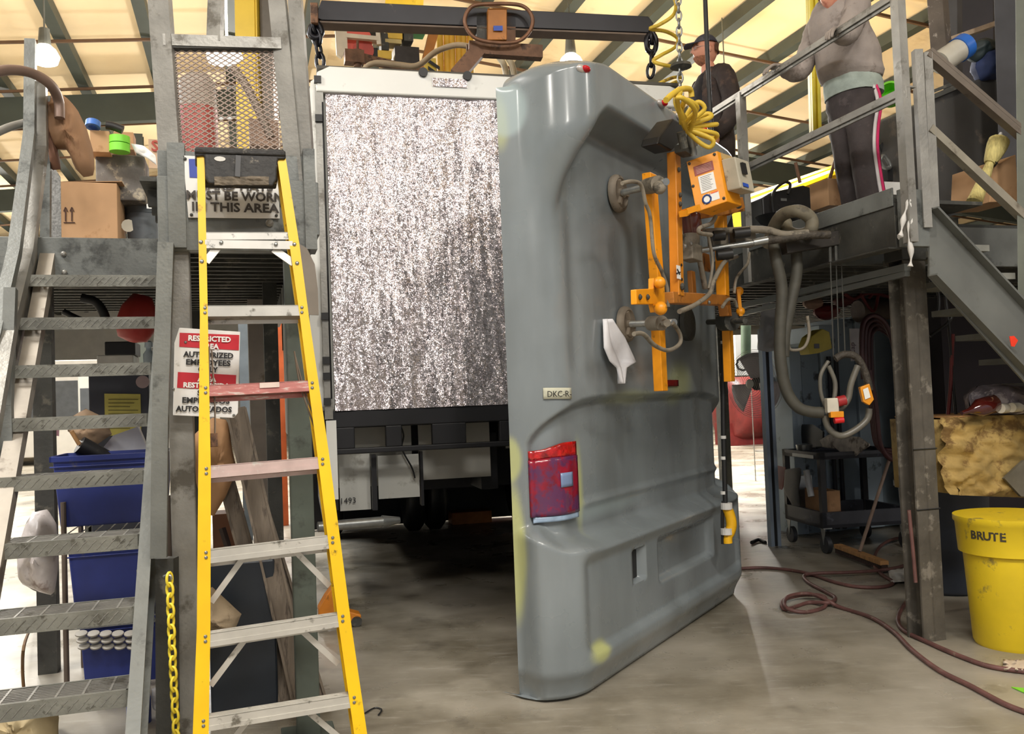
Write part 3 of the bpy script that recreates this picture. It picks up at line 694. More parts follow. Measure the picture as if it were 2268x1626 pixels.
for a_, w in ((AL-.01, .012), (AR+.0, .012)):
    p = H(a_, 5.50, 2.44); q = H(a_, 5.50-.232*9.6, 2.44-.252*9.6)
    mb = MB(); n_ = su
    mb.ob(p+su*-.13, E1*w, q-p, su*.22)
    mb.ob(p+su*-.13-E1*.0, E1*(-.05 if a_ < -1 else .05), q-p, su*.012); mb.ob(p+su*.09, E1*(-.05 if a_ < -1 else .05), q-p, su*.012)
    mb.build('stringer', steel_l if a_ < -1 else steel, stair)
# handrails on the left side of the stair
def SBar(pts_, r, m_=steel_l, name='handrail'):
    for i in range(len(pts_)-1): mb = MB(); mb.bar(pts_[i], pts_[i+1], r, r, E1); mb.build(name, m_, stair)
def fA(px, py, a=-1.12): return fa(px, py, a)
SBar([at(68, 92, 4.9), at(66, 300, 4.75), at(32, 560, 4.3), at(-30, 830, 3.9)], .055, steel)
SBar([at(90, 186, 4.95), at(92, 330, 4.85), at(62, 560, 4.5), at(22, 720, 4.1), at(-20, 960, 3.7)], .06)
SBar([at(103, 215, 5.0), at(101, 540, 5.0)], .05, steel, 'newel_post')
SBar([at(24, 640, 4.1), at(14, 900, 4.0), at(20, 1110, 3.95)], .05, steel, 'newel_post')
SBar([at(112, 545, 5.0), at(66, 800, 4.4), at(28, 1010, 3.95), at(-30, 1330, 3.4)], .075, mat('pale_stringer_flange', (160, 152, 140), .5, .2, .12, 7, (110, 100, 88), .3, 5), 'stringer_flange')
SBar([fb(368, 540, 3.93), fb(356, 900, 3.90), fb(352, 1235, 3.87)], .062, steel, 'stringer_face')
mb = MB(); mb.bar(fb(370, 1235, 3.93), fb(372, 1640, 3.93), .075, .06); mb.build('stringer_foot', steel_d, stair)
mb = MB(); mb.tube([at(-30, 165, 4.5), at(20, 155, 4.6), at(70, 162, 4.7), at(112, 188, 4.8), at(130, 225, 4.9), at(132, 262, 4.9)], .028, 8); mb.build('bent_grab_pipe', mat('brown_pipe', (122, 100, 88), .5, .2, .15), stair, smooth=True)
mb = MB(); mb.tube([at(-20, 300, 4.6), at(20, 282, 4.7), at(64, 270, 4.8)], .022, 8); mb.build('bent_grab_pipe', steel_l, stair, smooth=True)
# mesh infill beside the rail
mb = MB(); c = [at(106, 348, 5.15), at(134, 392, 5.15), at(136, 532, 5.15), at(106, 532, 5.15)]
mb.prism(c, E2*.006); mb.build('mesh_infill', mat('fine_mesh_grey', (134, 134, 132), .5, .3, .3, 90), plat)
# yellow plastic chain
chain('yellow_chain', 'yellow plastic link chain hanging beside the stair foot', 'chain', [at(375, 1272, 3.42), at(382, 1450, 3.42), at(391, 1650, 3.42)], .040, .0055, mat('yellow_plastic', (226, 206, 60), .45, 0, .1), w=.030)
mb = MB(); mb.tube([at(363, 1277, 3.44), at(371, 1274, 3.42), at(378, 1276, 3.42), at(380, 1284, 3.42)], .005, 6); mb.build('hook', galv, label='small metal hook at the top of the yellow chain', cat='hook')
# ================================================================== notices
ss = thing('hard_hat_sign', 'white notice about hard hats behind the ladder top', 'sign', fb(515, 488, 3.96))
A0, A1, A2_, A3 = fb(404, 344, 3.96), fb(614, 356, 3.96), fb(620, 484, 3.96), fb(417, 482, 3.96)
mb = MB(); mb.prism([A0, fb(406, 360, 3.96), A3, A2_, A1], E2*.006); mb.build('sign_plate', signw, ss, bevel=.002)
mb = MB(); mb.prism([fb(418, 352, 3.957), fb(440, 352, 3.957), fb(441, 394, 3.957), fb(420, 393, 3.957)], E2*.002); mb.build('blue_header', mat('header_blue', (52, 72, 160), .5), ss)
for s_, y, sz in (('HARD HATS', 420, .052), ('MUST BE WORN', 443, .054), ('IN THIS AREA', 468, .054)):
    text(s_, sz, fb(522, y+1, 3.952), E1, Z, 'lettering', mat('sign_letters', (74, 70, 68), .6), ss, .0006, .0016, fit={'HARD HATS': .31, 'MUST BE WORN': .40, 'IN THIS AREA': .36}[s_])
rivet(ss, [fb(424, 476, 3.957), fb(612, 478, 3.957), fb(410, 352, 3.957)], -E2, .007, steel_d)
rs = thing('restricted_area_sign', 'white and red bilingual restricted area notice hanging on the column', 'sign', fb(457, 925, 3.94))
q = [(397, 726), (532, 735), (527, 915), (518, 926), (383, 920), (386, 760)]
mb = MB(); mb.prism([fb(x, y, 3.94) for x, y in q], E2*.005); mb.build('sign_plate', signw, rs, bevel=.002)
for band in (((398, 737), (530, 742), (529, 776), (397, 768)), ((394, 824), (523, 831), (522, 865), (392, 859))):
    mb = MB(); mb.prism([fb(x, y, 3.937) for x, y in band], E2*.002); mb.build('red_band', redsign, rs)
xd = (fb(530, 745, 3.94)-fb(398, 739, 3.94)).normalized(); yd = (fb(398, 737, 3.94)-fb(393, 860, 3.94)).normalized()
for s_, x, y, sz, mm, px_ in (('RESTRICTED', 464, 756, .031, inkw, 90), ('AREA', 464, 772, .029, inkw, 40), ('AUTHORIZED', 462, 792, .032, ink, 106), ('EMPLOYEES', 461, 809, .032, ink, 94), ('ONLY', 460, 824, .030, ink, 42), ('AREA', 458, 845, .029, inkw, 40), ('RESTRINGIDA', 457, 859, .029, inkw, 98), ('SOLO', 456, 876, .030, ink, 36), ('EMPLEADOS', 456, 893, .032, ink, 100), ('AUTORIZADOS', 452, 912, .032, ink, 118)):
    text(s_, sz, fb(x, y, 3.932), xd, yd, 'lettering', mm, rs, .0006, .0012, fit=px_*3.7/1950)
rivet(rs, [fb(411, 758, 3.936), fb(384, 862, 3.936), fb(518, 920, 3.936)], -E2, .006)
# ================================================================== STEP LADDER (folded, leaning on the platform)
LW = V((math.cos(math.radians(19)), math.sin(math.radians(19)), 0))
LB = at(600, 1562, 3.33); LU = (Z*1.0+V((-math.sin(math.radians(19)), math.cos(math.radians(19)), 0))*.105).normalized(); LN = LW.cross(LU).normalized()
def lp(px, py, off=0.0): return fpl(px, py, LB-LN*(-off), LN)   # off>0 towards the room camera side
if LN.dot(V((0, -1, 0))) < 0: LN = -LN
lad = thing('step_ladder', 'tall yellow step ladder with aluminium steps and a black crusted top', 'ladder', fz(610, 1700, 0))
ORG_L = ORG[lad.name]
def railx(side, y):
    if side == 0: pts_ = ((345, 436, 453), (680, 443, 460), (1050, 439, 467), (1390, 436, 466), (1700, 424, 461))
    else: pts_ = ((345, 613, 632), (540, 641, 663), (700, 664, 684), (1000, 702, 728), (1390, 751, 779), (1700, 795, 824))
    for i in range(len(pts_)-1):
        if y <= pts_[i+1][0] or i == len(pts_)-2:
            t = (y-pts_[i][0])/(pts_[i+1][0]-pts_[i][0]); return (pts_[i][1]+t*(pts_[i+1][1]-pts_[i][1]), pts_[i][2]+t*(pts_[i+1][2]-pts_[i][2]))
for side in (0, 1):
    ys = [345, 700, 1050, 1390, 1722] if side == 0 else [345, 540, 700, 1000, 1390, 1705]
    mb = MB()
    def fl(lo_off, hi_off, fr0, fr1):
        vs = []
        for y in ys:
            x0, x1 = railx(side, y); wpx = x1-x0
            for (fx, of) in ((fr0, hi_off), (fr1, hi_off), (fr1, lo_off), (fr0, lo_off)):
                p0 = lp(x0+wpx*fx, y); vs.append(p0+LN*of)
        n = len(ys); fs_ = [(i*4+j, i*4+(j+1) % 4, (i+1)*4+(j+1) % 4, (i+1)*4+j) for i in range(n-1) for j in range(4)]+[(0, 1, 2, 3), tuple((n-1)*4+j for j in (3, 2, 1, 0))]
        mb.add(vs, fs_)
    fl(-.004, .0, 0, 1)                       # front flange
    if side == 0: fl(-.075, -.004, 0, .16); fl(-.079, -.075, 0, 1)
    else: fl(-.075, -.004, .84, 1); fl(-.079, -.075, 0, 1)
    r_ = mb.build('side_rail', yellow, lad)
    # rear rail folded behind
    mb = MB(); fl(-.14, -.10, .1, .9); mb.build('rear_rail', yellow, lad)
stepy = ((675, 462, 670, 0), (849, 458, 690, -.03), (1021, 456, 712, -.08), (1200, 458, 738, -.12), (1379, 460, 758, -.14), (1556, 452, 782, -.15))
steps_px = (((455, 677), (668, 676), 24, 20), ((460, 854), (690, 843), 24, 22), ((459, 1033), (716, 1012), 27, 14), ((459, 1219), (736, 1186), 30, 22), ((457, 1405), (756, 1360), 30, 24), ((453, 1592), (778, 1540), 30, 26))
for i, (l, r_, h1, h2) in enumerate(steps_px):
    mm = alu_red if i == 1 else (mat('pinkish_aluminium', (206, 182, 176), .4, .3, .1, 12, (214, 208, 200), .4, 14) if i == 2 else alu)
    a = lp(*l, -.002); b_ = lp(*r_, -.002); dn = lp(l[0], l[1]+h1, -.002)-a; dn = -Z*dn.length
    x = b_-a
    mb = MB(); mb.ob(a-LN*.0, x, -LN*.078, Z*-.003); mb.ob(a, x, -LN*.003, dn*.62); mb.ob(a-LN*-.004+dn*.62, x, -LN*.006, dn*.38); mb.ob(a+dn, x, -LN*.078, Z*-.0); mb.ob(a-LN*.075, x, -LN*.003, dn*1.35)
    for k in range(6): mb.ob(a-LN*(.006+k*.012)+Z*.0, x, -LN*.004, Z*.002)
    st = mb.build('step', mm, lad)
    if i == 1: mb = MB(); c = lp(597, 853, .001); mb.cb(c, x.normalized()*.075, LN*.002, Z*.02); mb.build('step_label', mat('step_label', (226, 206, 196), .5), st)
    if i >= 3:
        for side in (0, 1):
            e = a+x*(.02 if side == 0 else .98)-Z*.20-LN*.06; s_ = a+x*(.30 if side == 0 else .68)-Z*.035-LN*.05
            mb = MB(); mb.bar(e, s_, .022, .006, LN); mb.bar(e-LN*.01, s_-LN*.01, .004, .02, LN); mb.build('step_brace', alu, lad)
    for side in (0, 1):
        x0, x1 = railx(side, (l if side == 0 else r_)[1]); yy = (l if side == 0 else r_)[1]
        xc = (x0*.35+x1*.65) if side == 0 else (x0+x1)/2-2
        rivet(lad, [lp(xc, yy+5, .001), lp(xc, yy+16, .001)], LN, .0065)
# top tray brace (paint spattered)
a = lp(452, 514, -.003); b_ = lp(640, 514, -.003); mb = MB(); mb.ob(a, b_-a, -LN*.07, -Z*.004); mb.ob(a, b_-a, -LN*.004, -Z*.03)
a2 = lp(454, 531, .002); b2 = lp(648, 534, .002); mb.ob(a2, b2-a2, -LN*.004, -Z*.033); mb.build('top_brace', alu_paint, lad)
rivet(lad, [lp(445, 536, .001), lp(447, 579, .001), lp(490, 537, .004), lp(611, 541, .004), lp(652, 541, .001), lp(658, 583, .001)], LN, .008)
for (p0, p1) in (((482, 548), (456, 580)), ((606, 552), (650, 583))):
    mb = MB(); mb.bar(lp(*p0, -.02), lp(*p1, -.02), .03, .006, LN); mb.build('corner_brace', alu, lad)
# black top cap
mb = MB()
tp = [lp(x, y, .012) for x, y in ((432, 324), (628, 330), (634, 345), (632, 352), (616, 352), (612, 398), (604, 412), (462, 406), (455, 395), (452, 344), (434, 346), (430, 338))]
mb.prism(tp, -LN*.02)
a = lp(431, 338, .02); b_ = lp(633, 345, .02); mb.ob(a, b_-a, -LN*.16, Z*.022)
a = lp(452, 352, -.02); b_ = lp(614, 356, -.02); mb.ob(a, b_-a, -LN*.10, -Z*.085)
tc_ = mb.build('top_cap', blackpaint, lad, bevel=.006)
mb = MB(); c = lp(487, 352, .015)
mb.prism([c+LW*(.022*math.cos(t*.5236))+Z*(.010*math.sin(t*.5236)) for t in range(12)], LN*.001); mb.build('tool_hole', mat('hole_white', (214, 212, 206), .6), tc_)
mb = MB(); mb.bar(lp(528, 345, .022), lp(526, 392, .022), .02, .01, LN); mb.build('cap_rib', blackp, tc_)
mb = MB(); mb.grid(lambda u, v: lp(475+u*120, 392+v*18, .016)+LN*.01*mnoise.noise(V((u*8, v*3, 0))), 12, 4); mb.build('crusted_paint', mat('grey_crust', (112, 102, 88), .9, 0, .3, 30, bump=.8, bscale=40), tc_, solid=.01)
# spreader wires
for pts_ in (((464, 768), (463, 870), (461, 960)), ((469, 775), (476, 900), (476, 965)), ((652, 778), (664, 850), (682, 905), (697, 948)), ((654, 790), (676, 870), (700, 935))):
    mb = MB(); mb.tube([lp(x, y, -.03) for x, y in pts_], .0035, 5); mb.build('spreader_wire', mat('brown_wire', (120, 106, 92), .5, .5), lad)
mb = MB(); c = lp(470, 975, -.04); mb.cb(c, LW*.04, LN*.03, Z*.05); mb.build('spreader_hinge', rusty, lad)
# ================================================================== RIGHT PLATFORM
AE = 3.40
rp = thing('work_platform', 'grey steel work platform on the right where two people stand, with pipe-grey rails', 'platform', H(4.2, 5.2, 0))
def rb(name, p, q, w_, h_, m_=steel_l, up=None, **k): mb = MB(); mb.bar(p, q, w_, h_, up); return mb.build(name, m_, rp, **k)
for nm, a0, a1, b0, b1, z0, z1, mm in (('edge_channel', AE, AE+.04, 3.92, 10.5, 2.19, 2.44, steel_d), ('toe_board', AE-.01, AE+.0, 3.92, 10.5, 2.42, 2.52, steel), ('edge_channel', AE+.04, 8.5, 4.5, 4.54, 2.19, 2.46, steel), ('edge_flange', AE-.05, AE+.04, 3.92, 10.5, 2.185, 2.195, steel_d), ('edge_channel', AE, AE+.22, 3.86, 3.90, 2.19, 2.5, steel)):
    mb = MB(); mb.hb(a0, a1, b0, b1, z0, z1); mb.build(nm, mm, rp, bevel=.003)
b = 4.1
while b < 10.4:
    mb = MB(); mb.hb(AE+.04, 8.5 if b > 4.5 else 4.0, b, b+.04, 2.33, 2.41); mb.build('deck_slat', steel_d, rp); b += .19
mb = MB(); mb.hb(AE, 8.5, 4.5, 10.5, 2.44, 2.46); mb.build('deck_plate', steel_d, rp)
mb = MB(); mb.hb(AE, 4.0, 3.92, 4.5, 2.44, 2.46); mb.build('deck_plate', steel_d, rp)
# front column and others
colr = mat('spattered_column', (88, 83, 75), .7, .1, .2, 7, (128, 122, 112), .32, 9, .4, 30)
pc = fz(2062, 1422, 0); ac, bc, _ = ab(pc); ac += .03
mb = MB(); mb.hb(ac-.075, ac+.075, bc, bc+.012, 0, 2.2); mb.hb(ac-.075, ac+.075, bc+.12, bc+.132, 0, 2.2); mb.hb(ac-.006, ac+.006, bc, bc+.13, 0, 2.2); mb.build('column', colr, rp)
mb = MB(); mb.hb(ac-.09, ac+.09, bc-.01, bc+.14, 2.16, 2.5); mb.build('column_head', steel_d, rp, bevel=.004)
for i in (.0, ):
    mb = MB(); mb.tube([H(ac-.08, bc-.003, 1.08), H(ac+.08, bc-.003, 1.08), H(ac+.085, bc+.14, 1.08)], .004, 5, k=1); mb.tube([H(ac-.08, bc-.003, .74), H(ac+.08, bc-.003, .74), H(ac+.085, bc+.14, .74)], .004, 5, k=1); mb.build('cable_tie', black, rp)
for (aa, bb) in ((3.5, 10.2), (8.2, 4.7), (8.2, 10.2), (6, 10.2)):
    mb = MB(); mb.hb(aa-.06, aa+.06, bb, bb+.12, 0, 2.4); mb.build('column', steel_d, rp)
# rails: posts and two angle rails
def RP(b_, z): return H(AE-.0, b_, z)
fb0 = ab(fa(2000, 220, AE))[1]
for (bx, ) in ((fb0,), (5.37,), (6.95,), (8.5,)):
    rb('rail_post', RP(bx, 2.2), RP(bx, 2.46+1.08), .058, .05, steel_l, up=E1)
for z in (2.46+1.07, 2.46+.54):
    mb = MB(); p, q = RP(fb0-.03, z), RP(9.2, z); mb.bar(p, q, .012, .065, Z); mb.bar(p+Z*.03+E1*.03, q+Z*.03+E1*.03, .065, .01, Z); mb.bar(p-E1*.012-Z*.004, q-E1*.012-Z*.004, .012, .02, Z); mb.build('hand_rail', steel_l, rp, bevel=.002)
# side rails at stair head
def RS(px, py, b_=3.86): return fb(px, py, b_)
rb('stair_post', RS(2031, 112), RS(2052, 505), .045, .045, steel_l); rb('stair_post', RS(2052, 118), RS(2068, 462), .045, .04, steel_l)
mb = MB(); mb.bar(RS(2052, 118), RS(2290, 322), .05, .05); mb.bar(RS(2056, 112)-E2*.02, RS(2294, 316)-E2*.02, .012, .02); mb.build('hand_rail', mat('brown_grey_rail', (112, 102, 92), .5, .2, .15, 7, (84, 76, 66), .3, 6), rp)
mb = MB(); mb.bar(RS(2056, 285), RS(2290, 503), .05, .045); mb.build('hand_rail', mat('pale_rail', (150, 144, 130), .5, .2, .12, 7, (110, 102, 90), .3, 5), rp)
# stair with channel stringer, descending to the right
rst = thing('platform_stair', 'grey stair with a deep channel stringer going down beside the right platform', 'stair', H(4.6, 4.0, 0))
s0t, s0b, s1t, s1b = RS(2060, 465), RS(2058, 612), RS(2420, 848), RS(2420, 1012)
for off in (0, ):
    mb = MB(); o_ = E2*off; o2 = (s1t-s0t)*(.22 if off else 0); mb.prism([s0t+o_+o2, s1t+o_, s1b+o_, s0b+o_+o2], E2*.012)
    dd = (s1t-s0t).normalized(); up_ = dd.cross(E2).normalized()
    for s_ in ((s0t, s0b) if not off else ()): mb.ob(s_+o_, (s1t-s0t), -E2*.055, up_*.012 if up_.z > 0 else up_*-.012)
    mb.build('stringer', mat('stair_channel_grey', (112, 114, 110), .5, .2, .12, 3, (92, 92, 86), .3, 5), rst)
for k in range(6):
    p = s0t.lerp(s1t, .12+.16*k)-Z*.10
    mb = MB(); mb.ob(p+E2*.02+E1*.05, E1*.23, E2*.58, Z*.035); mb.build('stair_tread', mat('tread_grey', (140, 140, 132), .5, .2, .12, 8), rst)
mb = MB(); mb.prism([RS(x, y, 3.80) for x, y in ((2236, 745), (2246, 744), (2255, 754), (2247, 768), (2240, 767))], E2*.003); mb.build('orange_spot', mat('orange_sticker', (240, 60, 30), .5), rst)
# light rail / conduit under the deck
ul = thing('conduit_rail', 'pale grey conduit rail running under the right platform deck', 'conduit', fa(1830, 640, 3.6))
for dy, r_ in ((0, .02), (14, .015)):
    mb = MB(); mb.bar(fa(1640, 678+dy*1.3, 3.62), fa(2010, 592+dy, 3.62), r_*2.2, r_*2); mb.build('conduit', mat('pale_conduit', (150, 154, 152), .4, .3, .08), ul)
# ================================================================== VACUUM LIFTER on the cap
lift = thing('vacuum_lifter', 'orange vacuum lifting frame with suction cups gripping the grey rear cap', 'lifter', PX(1540, 640, .4))
def LB_(name, pts_, w_, d_, off, m_=orange, parent=lift, bevel=.004):
    out = None
    for i in range(len(pts_)-1):
        p, q_ = PX(*pts_[i], off), PX(*pts_[i+1], off); mb = MB(); x = pd*w_; mb.ob(p-x/2, x, q_-p, pn*-d_); out = mb.build(name, m_, parent, bevel=bevel)
    return out
LB_('vertical_bar', ((1448, 384), (1466, 640)), .085, .05, .34); LB_('vertical_bar', ((1466, 700), (1474, 866)), .075, .05, .34)
LB_('tall_bar', ((1502, 338), (1510, 655)), .075, .05, .42, mat('amber_bar', (206, 130, 34), .4, 0, .1, 7, (110, 72, 24), .16, 12))
for px, py in ((1503, 376), (1506, 432), (1506, 452), (1507, 476)): rivet(lift, [PX(px, py, .424)], pn, .014, steel_d, 'bolt')
for px, py in ((1509, 587), (1510, 619)):
    mb = MB(); p = PX(px, py, .423); mb.cyl(p, p+pn*.003, .008); mb.build('bolt_hole', black, lift)
rivet(lift, [PX(1510, 635, .424)], pn, .02, steel_d, 'bolt')
mb = MB(); p = PX(1503, 603, .422); mb.cb(p, pd*.05, Z*.07, pn*.003); mb.build('hand_warning_label', paper, lift)
mb = MB(); mb.bar(PX(1500, 596, .426), PX(1506, 608, .426), .006, .003, pn); mb.bar(PX(1498, 606, .426), PX(1507, 603, .426), .006, .003, pn); mb.build('hand_warning_mark', ink, lift)
LB_('far_bar', ((1606, 465), (1612, 655)), .07, .06, .42); LB_('far_bar', ((1618, 690), (1624, 845)), .075, .05, .32); LB_('far_bar', ((1610, 640), (1618, 700)), .07, .06, .38, gold)
LB_('back_bar', ((1536, 600), (1540, 660)), .06, .03, .30, gold); LB_('inner_plate', ((1562, 560), (1566, 600)), .16, .02, .25, gold)
mb = MB(); mb.bar(PX(1478, 660, .38), PX(1605, 666, .38), .07, .06); mb.build('cross_bar', gold, lift, bevel=.004)
mb = MB(); mb.bar(PX(1516, 470, .46), PX(1545, 460, .50), .04, .03); mb.bar(PX(1512, 474, .46), PX(1520, 470, .46), .04, .03); mb.build('box_bracket', orange, lift)
# clamp plate with twin knobs
mb = MB(); mb.prism([PX(x, y, .40) for x, y in ((1409, 641), (1448, 639), (1448, 616), (1472, 616), (1474, 690), (1452, 692), (1448, 674), (1410, 674))], -pn*.03); cl = mb.build('clamp_plate', orange, lift, bevel=.004)
for px, py, r_ in ((1461, 626, .030), (1463, 683, .034)):
    mb = MB(); mb.sph(PX(px, py, .43), r_, 16, 10); mb.build('knob', orange, cl, smooth=True)
rivet(cl, [PX(1417, 658, .404), PX(1434, 658, .404)], pn, .014, steel_d, 'bolt')
mb = MB(); mb.bar(PX(1634, 640, .42), PX(1640, 700, .42), .02, .03); mb.sph(PX(1637, 645, .42), .028, 14, 9); mb.sph(PX(1640, 690, .42), .028, 14, 9); mb.build('twin_knob_lever', orange, lift, smooth=True)
# suction cups with threaded rods
def cup(px, py, rod_px, rod_py, r, offr, lab=None):
    s_, z_ = pp(px, py, .04); c = PPt(s_, .0, z_)
    # find where the rod of the same s,z meets the pixel column
    cupo = MB(); cupo.lathe(c+pn*.012, pn, [(r, 0), (r*1.03, .012), (r*.98, .03), (r*.80, .038), (r*.74, .028), (r*.3, .03), (r*.3, .05), (0, .05)], 26)
    o = cupo.build('suction_cup', mat('worn_cup_grey', (128, 118, 104), .7, 0, .16, 12, (92, 84, 72), .3, 10), lift, smooth=True)
    mb = MB()
    for t in (0, 2.1, 4.2):
        mb.bar(c+pn*.05, c+pn*.05+(pd*math.cos(t)+Z*math.sin(t))*r*.75, .02, .02, pn)
    mb.build('cup_spider', mat('spider_grey', (140, 128, 112), .7), o)
    e = PPt(s_, offr, z_+.0); e2 = PX(rod_px, rod_py, offr); e = PPt(e2.dot(pd)-K0.dot(pd), offr, e2.z)
    a = c+pn*.04; rodm = galv
    mb = MB(); prof = []
    L_ = (e-a).length; ax = (e-a).normalized(); n_ = int(L_/.008)
    for i in range(n_//2): prof += [(.011, i*.016), (.019, i*.016+.008)]
    prof = [(r_, z) for r_, z in prof]
    mb.lathe(a, ax, prof, 10); mb.build('threaded_rod', rodm, lift, smooth=True)
    return a, e, ax
a1_, e1_, ax1 = cup(1374, 428, 1478, 402, .105, .46)
mb = MB(); c = PX(1446, 410, .36); mb.cyl(c-ax1*.07, c+ax1*.06, .042); mb.sph(c+ax1*.07+Z*-.02, .035, 10, 7); mb.build('rod_block', dirtygrey, lift, smooth=True)
a2_, e2_, ax2 = cup(1392, 718, 1498, 714, .10, .44)
mb = MB(); c = PX(1455, 716, .36); mb.cyl(c-ax2*.06, c+ax2*.05, .038); mb.cyl(c+ax2*.07, c+ax2*.10, .02); mb.build('rod_block', dirtygrey, lift, smooth=True)
mb = MB(); c = PX(1612, 712, .34); mb.cyl(c-ax2*.05, c+ax2*.05, .06); mb.cyl(c-ax2*.22, c+ax2*.18, .018); mb.build('rod_block', steel_d, lift, smooth=True)
mb = MB(); s_, z_ = pp(1525, 718, .03); mb.lathe(PPt(s_, .01, z_), pn, [(.11, 0), (.11, .03), (.08, .04), (0, .04)], 22); mb.build('suction_cup', steel_d, lift, smooth=True)
# vacuum hoses
def hose(pts_, r, off, m_=dirtygrey, name='vacuum_hose', parent=lift):
    mb = MB(); mb.tube([PX(p[0], p[1], p[2] if len(p) > 2 else off) for p in pts_], r, 8); return mb.build(name, m_, parent, smooth=True)
hose(((1378, 406), (1400, 402), (1420, 410), (1430, 450), (1440, 480), (1448, 560), (1465, 600), (1478, 640), (1480, 680)), .010, .38)
hose(((1404, 740), (1425, 740), (1450, 765), (1480, 776), (1505, 762), (1506, 740), (1490, 715)), .011, .42)
hose(((1585, 480), (1575, 495), (1550, 505), (1550, 516), (1575, 520)), .012, .5)
hose(((1632, 568), (1605, 580), (1582, 620), (1572, 650), (1540, 675), (1505, 690)), .013, .48)
hose(((1568, 520), (1576, 560), (1578, 590), (1570, 640)), .009, .46)
hose(((1660, 560), (1655, 585), (1632, 615), (1626, 650)), .009, .46)
hose(((1600, 680), (1612, 664), (1626, 665), (1632, 680)), .010, .44)
# vacuum tank and valves
mb = MB(); p, q_ = PX(1530, 480, .36), PX(1535, 520, .36); mb.cyl(q_, p, .055, n=18); mb.sph(p, .055, 16, 8); o = mb.build('filter_bowl', mat('filter_bowl', (120, 66, 56), .2, 0, .2, coat=.5), lift, smooth=True)
mb = MB(); mb.cyl(PX(1530, 520, .36), PX(1530, 560, .36), .05); mb.cyl(PX(1545, 550, .34), PX(1562, 640, .34), .016); mb.cb(PX(1530, 560, .38), pd*.16, pn*.08, Z*.09); mb.build('valve_block', dirtygrey, lift, bevel=.005)
rivet(lift, [PX(1517, 546, .43), PX(1530, 540, .43), PX(1570, 670, .42)], pn, .013, galv, 'bolt')
# control box tilted
bY = PX(1545, 400, .50).y; bxn = V((-.12, -1, 0)).normalized(); bdp = V((.11, .12, 0))
BP = lambda x, y, d=0.0: fpl(x, y, V((0, bY, 0))+at(1545, 400, bY)-V((0, bY, 0))-bxn*-d, bxn)
bx0 = BP(1520, 358); ex = BP(1588, 334)-bx0; ey = BP(1542, 470)-bx0
mb = MB(); mb.ob(bx0, ex, ey, bdp); cbx = mb.build('control_box', orange, lift, bevel=.004)
nx_, ny_ = ex.normalized(), ey.normalized()
def onbox(u, v, d=.002): return bx0+ex*u+ey*v+bxn*d
for (u0_, u1_, v0_, v1_, mm, nm) in ((.18, .80, .15, .33, mat('maroon_label', (150, 70, 62), .5), 'warning_label'), (.26, .76, .36, .70, paper, 'white_label'), (.30, .50, .74, .92, paper, 'pictogram_label'), (.53, .80, .74, .90, paper, 'pictogram_label')):
    mb = MB(); mb.ob(onbox(u0_, v0_, .001), ex*(u1_-u0_), ey*(v1_-v0_), bxn*.002); lb = mb.build(nm, mm, cbx)
    if nm == 'warning_label':
        for i in range(5): mb = MB(); mb.ob(onbox(u0_+.06, v0_+.03+i*.028, .004), ex*.5, ey*.008, bxn*.001); mb.build('print_line', mat('pale_print', (206, 170, 160), .6), lb)
    elif nm == 'white_label':
        for i in range(9): mb = MB(); mb.ob(onbox(u0_+.06, v0_+.03+i*.032, .004), ex*(.3 if i % 3 else .36), ey*.006, bxn*.001); mb.build('print_line', mat('grey_print', (120, 120, 120), .6), lb)
mb = MB(); c = onbox(.40, .83, .004); mb.tube([c+nx_*.022*math.cos(t)+ny_*.022*math.sin(t) for t in [i*.6 for i in range(10)]], .005, 6, True, 1); mb.build('blue_ring_mark', mat('mark_blue', (40, 70, 130), .5), cbx)
mb = MB(); mb.ob(onbox(.55, .74, .004), ex*.24, ey*.02, bxn*.001); mb.build('orange_stripe', mat('mark_orange', (230, 90, 30), .5), cbx)
rivet(cbx, [onbox(.08, .06), onbox(.9, .05), onbox(.08, .93), onbox(.92, .92), onbox(.06, .5)], bxn, .008, steel_d, 'screw')
# grey switch enclosure on the side face
sx = pd
p0_ = bx0+ex+bdp*.12
def sd_(u, v, d=.0): return bx0+ex*(1+d)+bdp*u+ey*v
mb = MB(); mb.ob(sd_(.15, .16), bdp*.95, ey*.62, V((.06, -.055, 0))); se = mb.build('switch_enclosure', mat('beige_enclosure', (178, 172, 154), .5, 0, .1, 8, (120, 112, 96), .3, 9), lift, bevel=.006)
fo_ = V((.062, -.057, 0))
mb = MB(); mb.ob(sd_(.4, .26)+fo_, bdp*.22, ey*.22, V((.01, -.01, 0))); mb.build('rotary_switch', black, se)
mb = MB(); mb.ob(sd_(.3, .66)+fo_, bdp*.35, ey*.07, V((.002, -.002, 0))); mb.build('blue_label', mat('label_blue', (40, 80, 180), .5), se)
mb = MB(); mb.ob(sd_(.2, .02), bdp*.7, ey*.12, V((.003, -.003, 0))); mb.build('side_label', mat('beige_side', (186, 160, 110), .5, 0, .1, 8), lift)
mb = MB()
for px, py in ((1634, 395), (1637, 410), (1630, 452)): c = PX(px, py, .52); mb.cyl(c, c+pd*.05, .018); mb.sph(c+pd*.05, .02, 8, 6)
mb.build('cable_gland', galv, lift, smooth=True, kind='stuff')
mb = MB(); mb.bar(PX(1606, 466, .42), PX(1640, 450, .46), .05, .07); mb.bar(PX(1560, 474, .44), PX(1640, 460, .44), .05, .05); mb.build('hanger_bracket', gold, lift, bevel=.004)
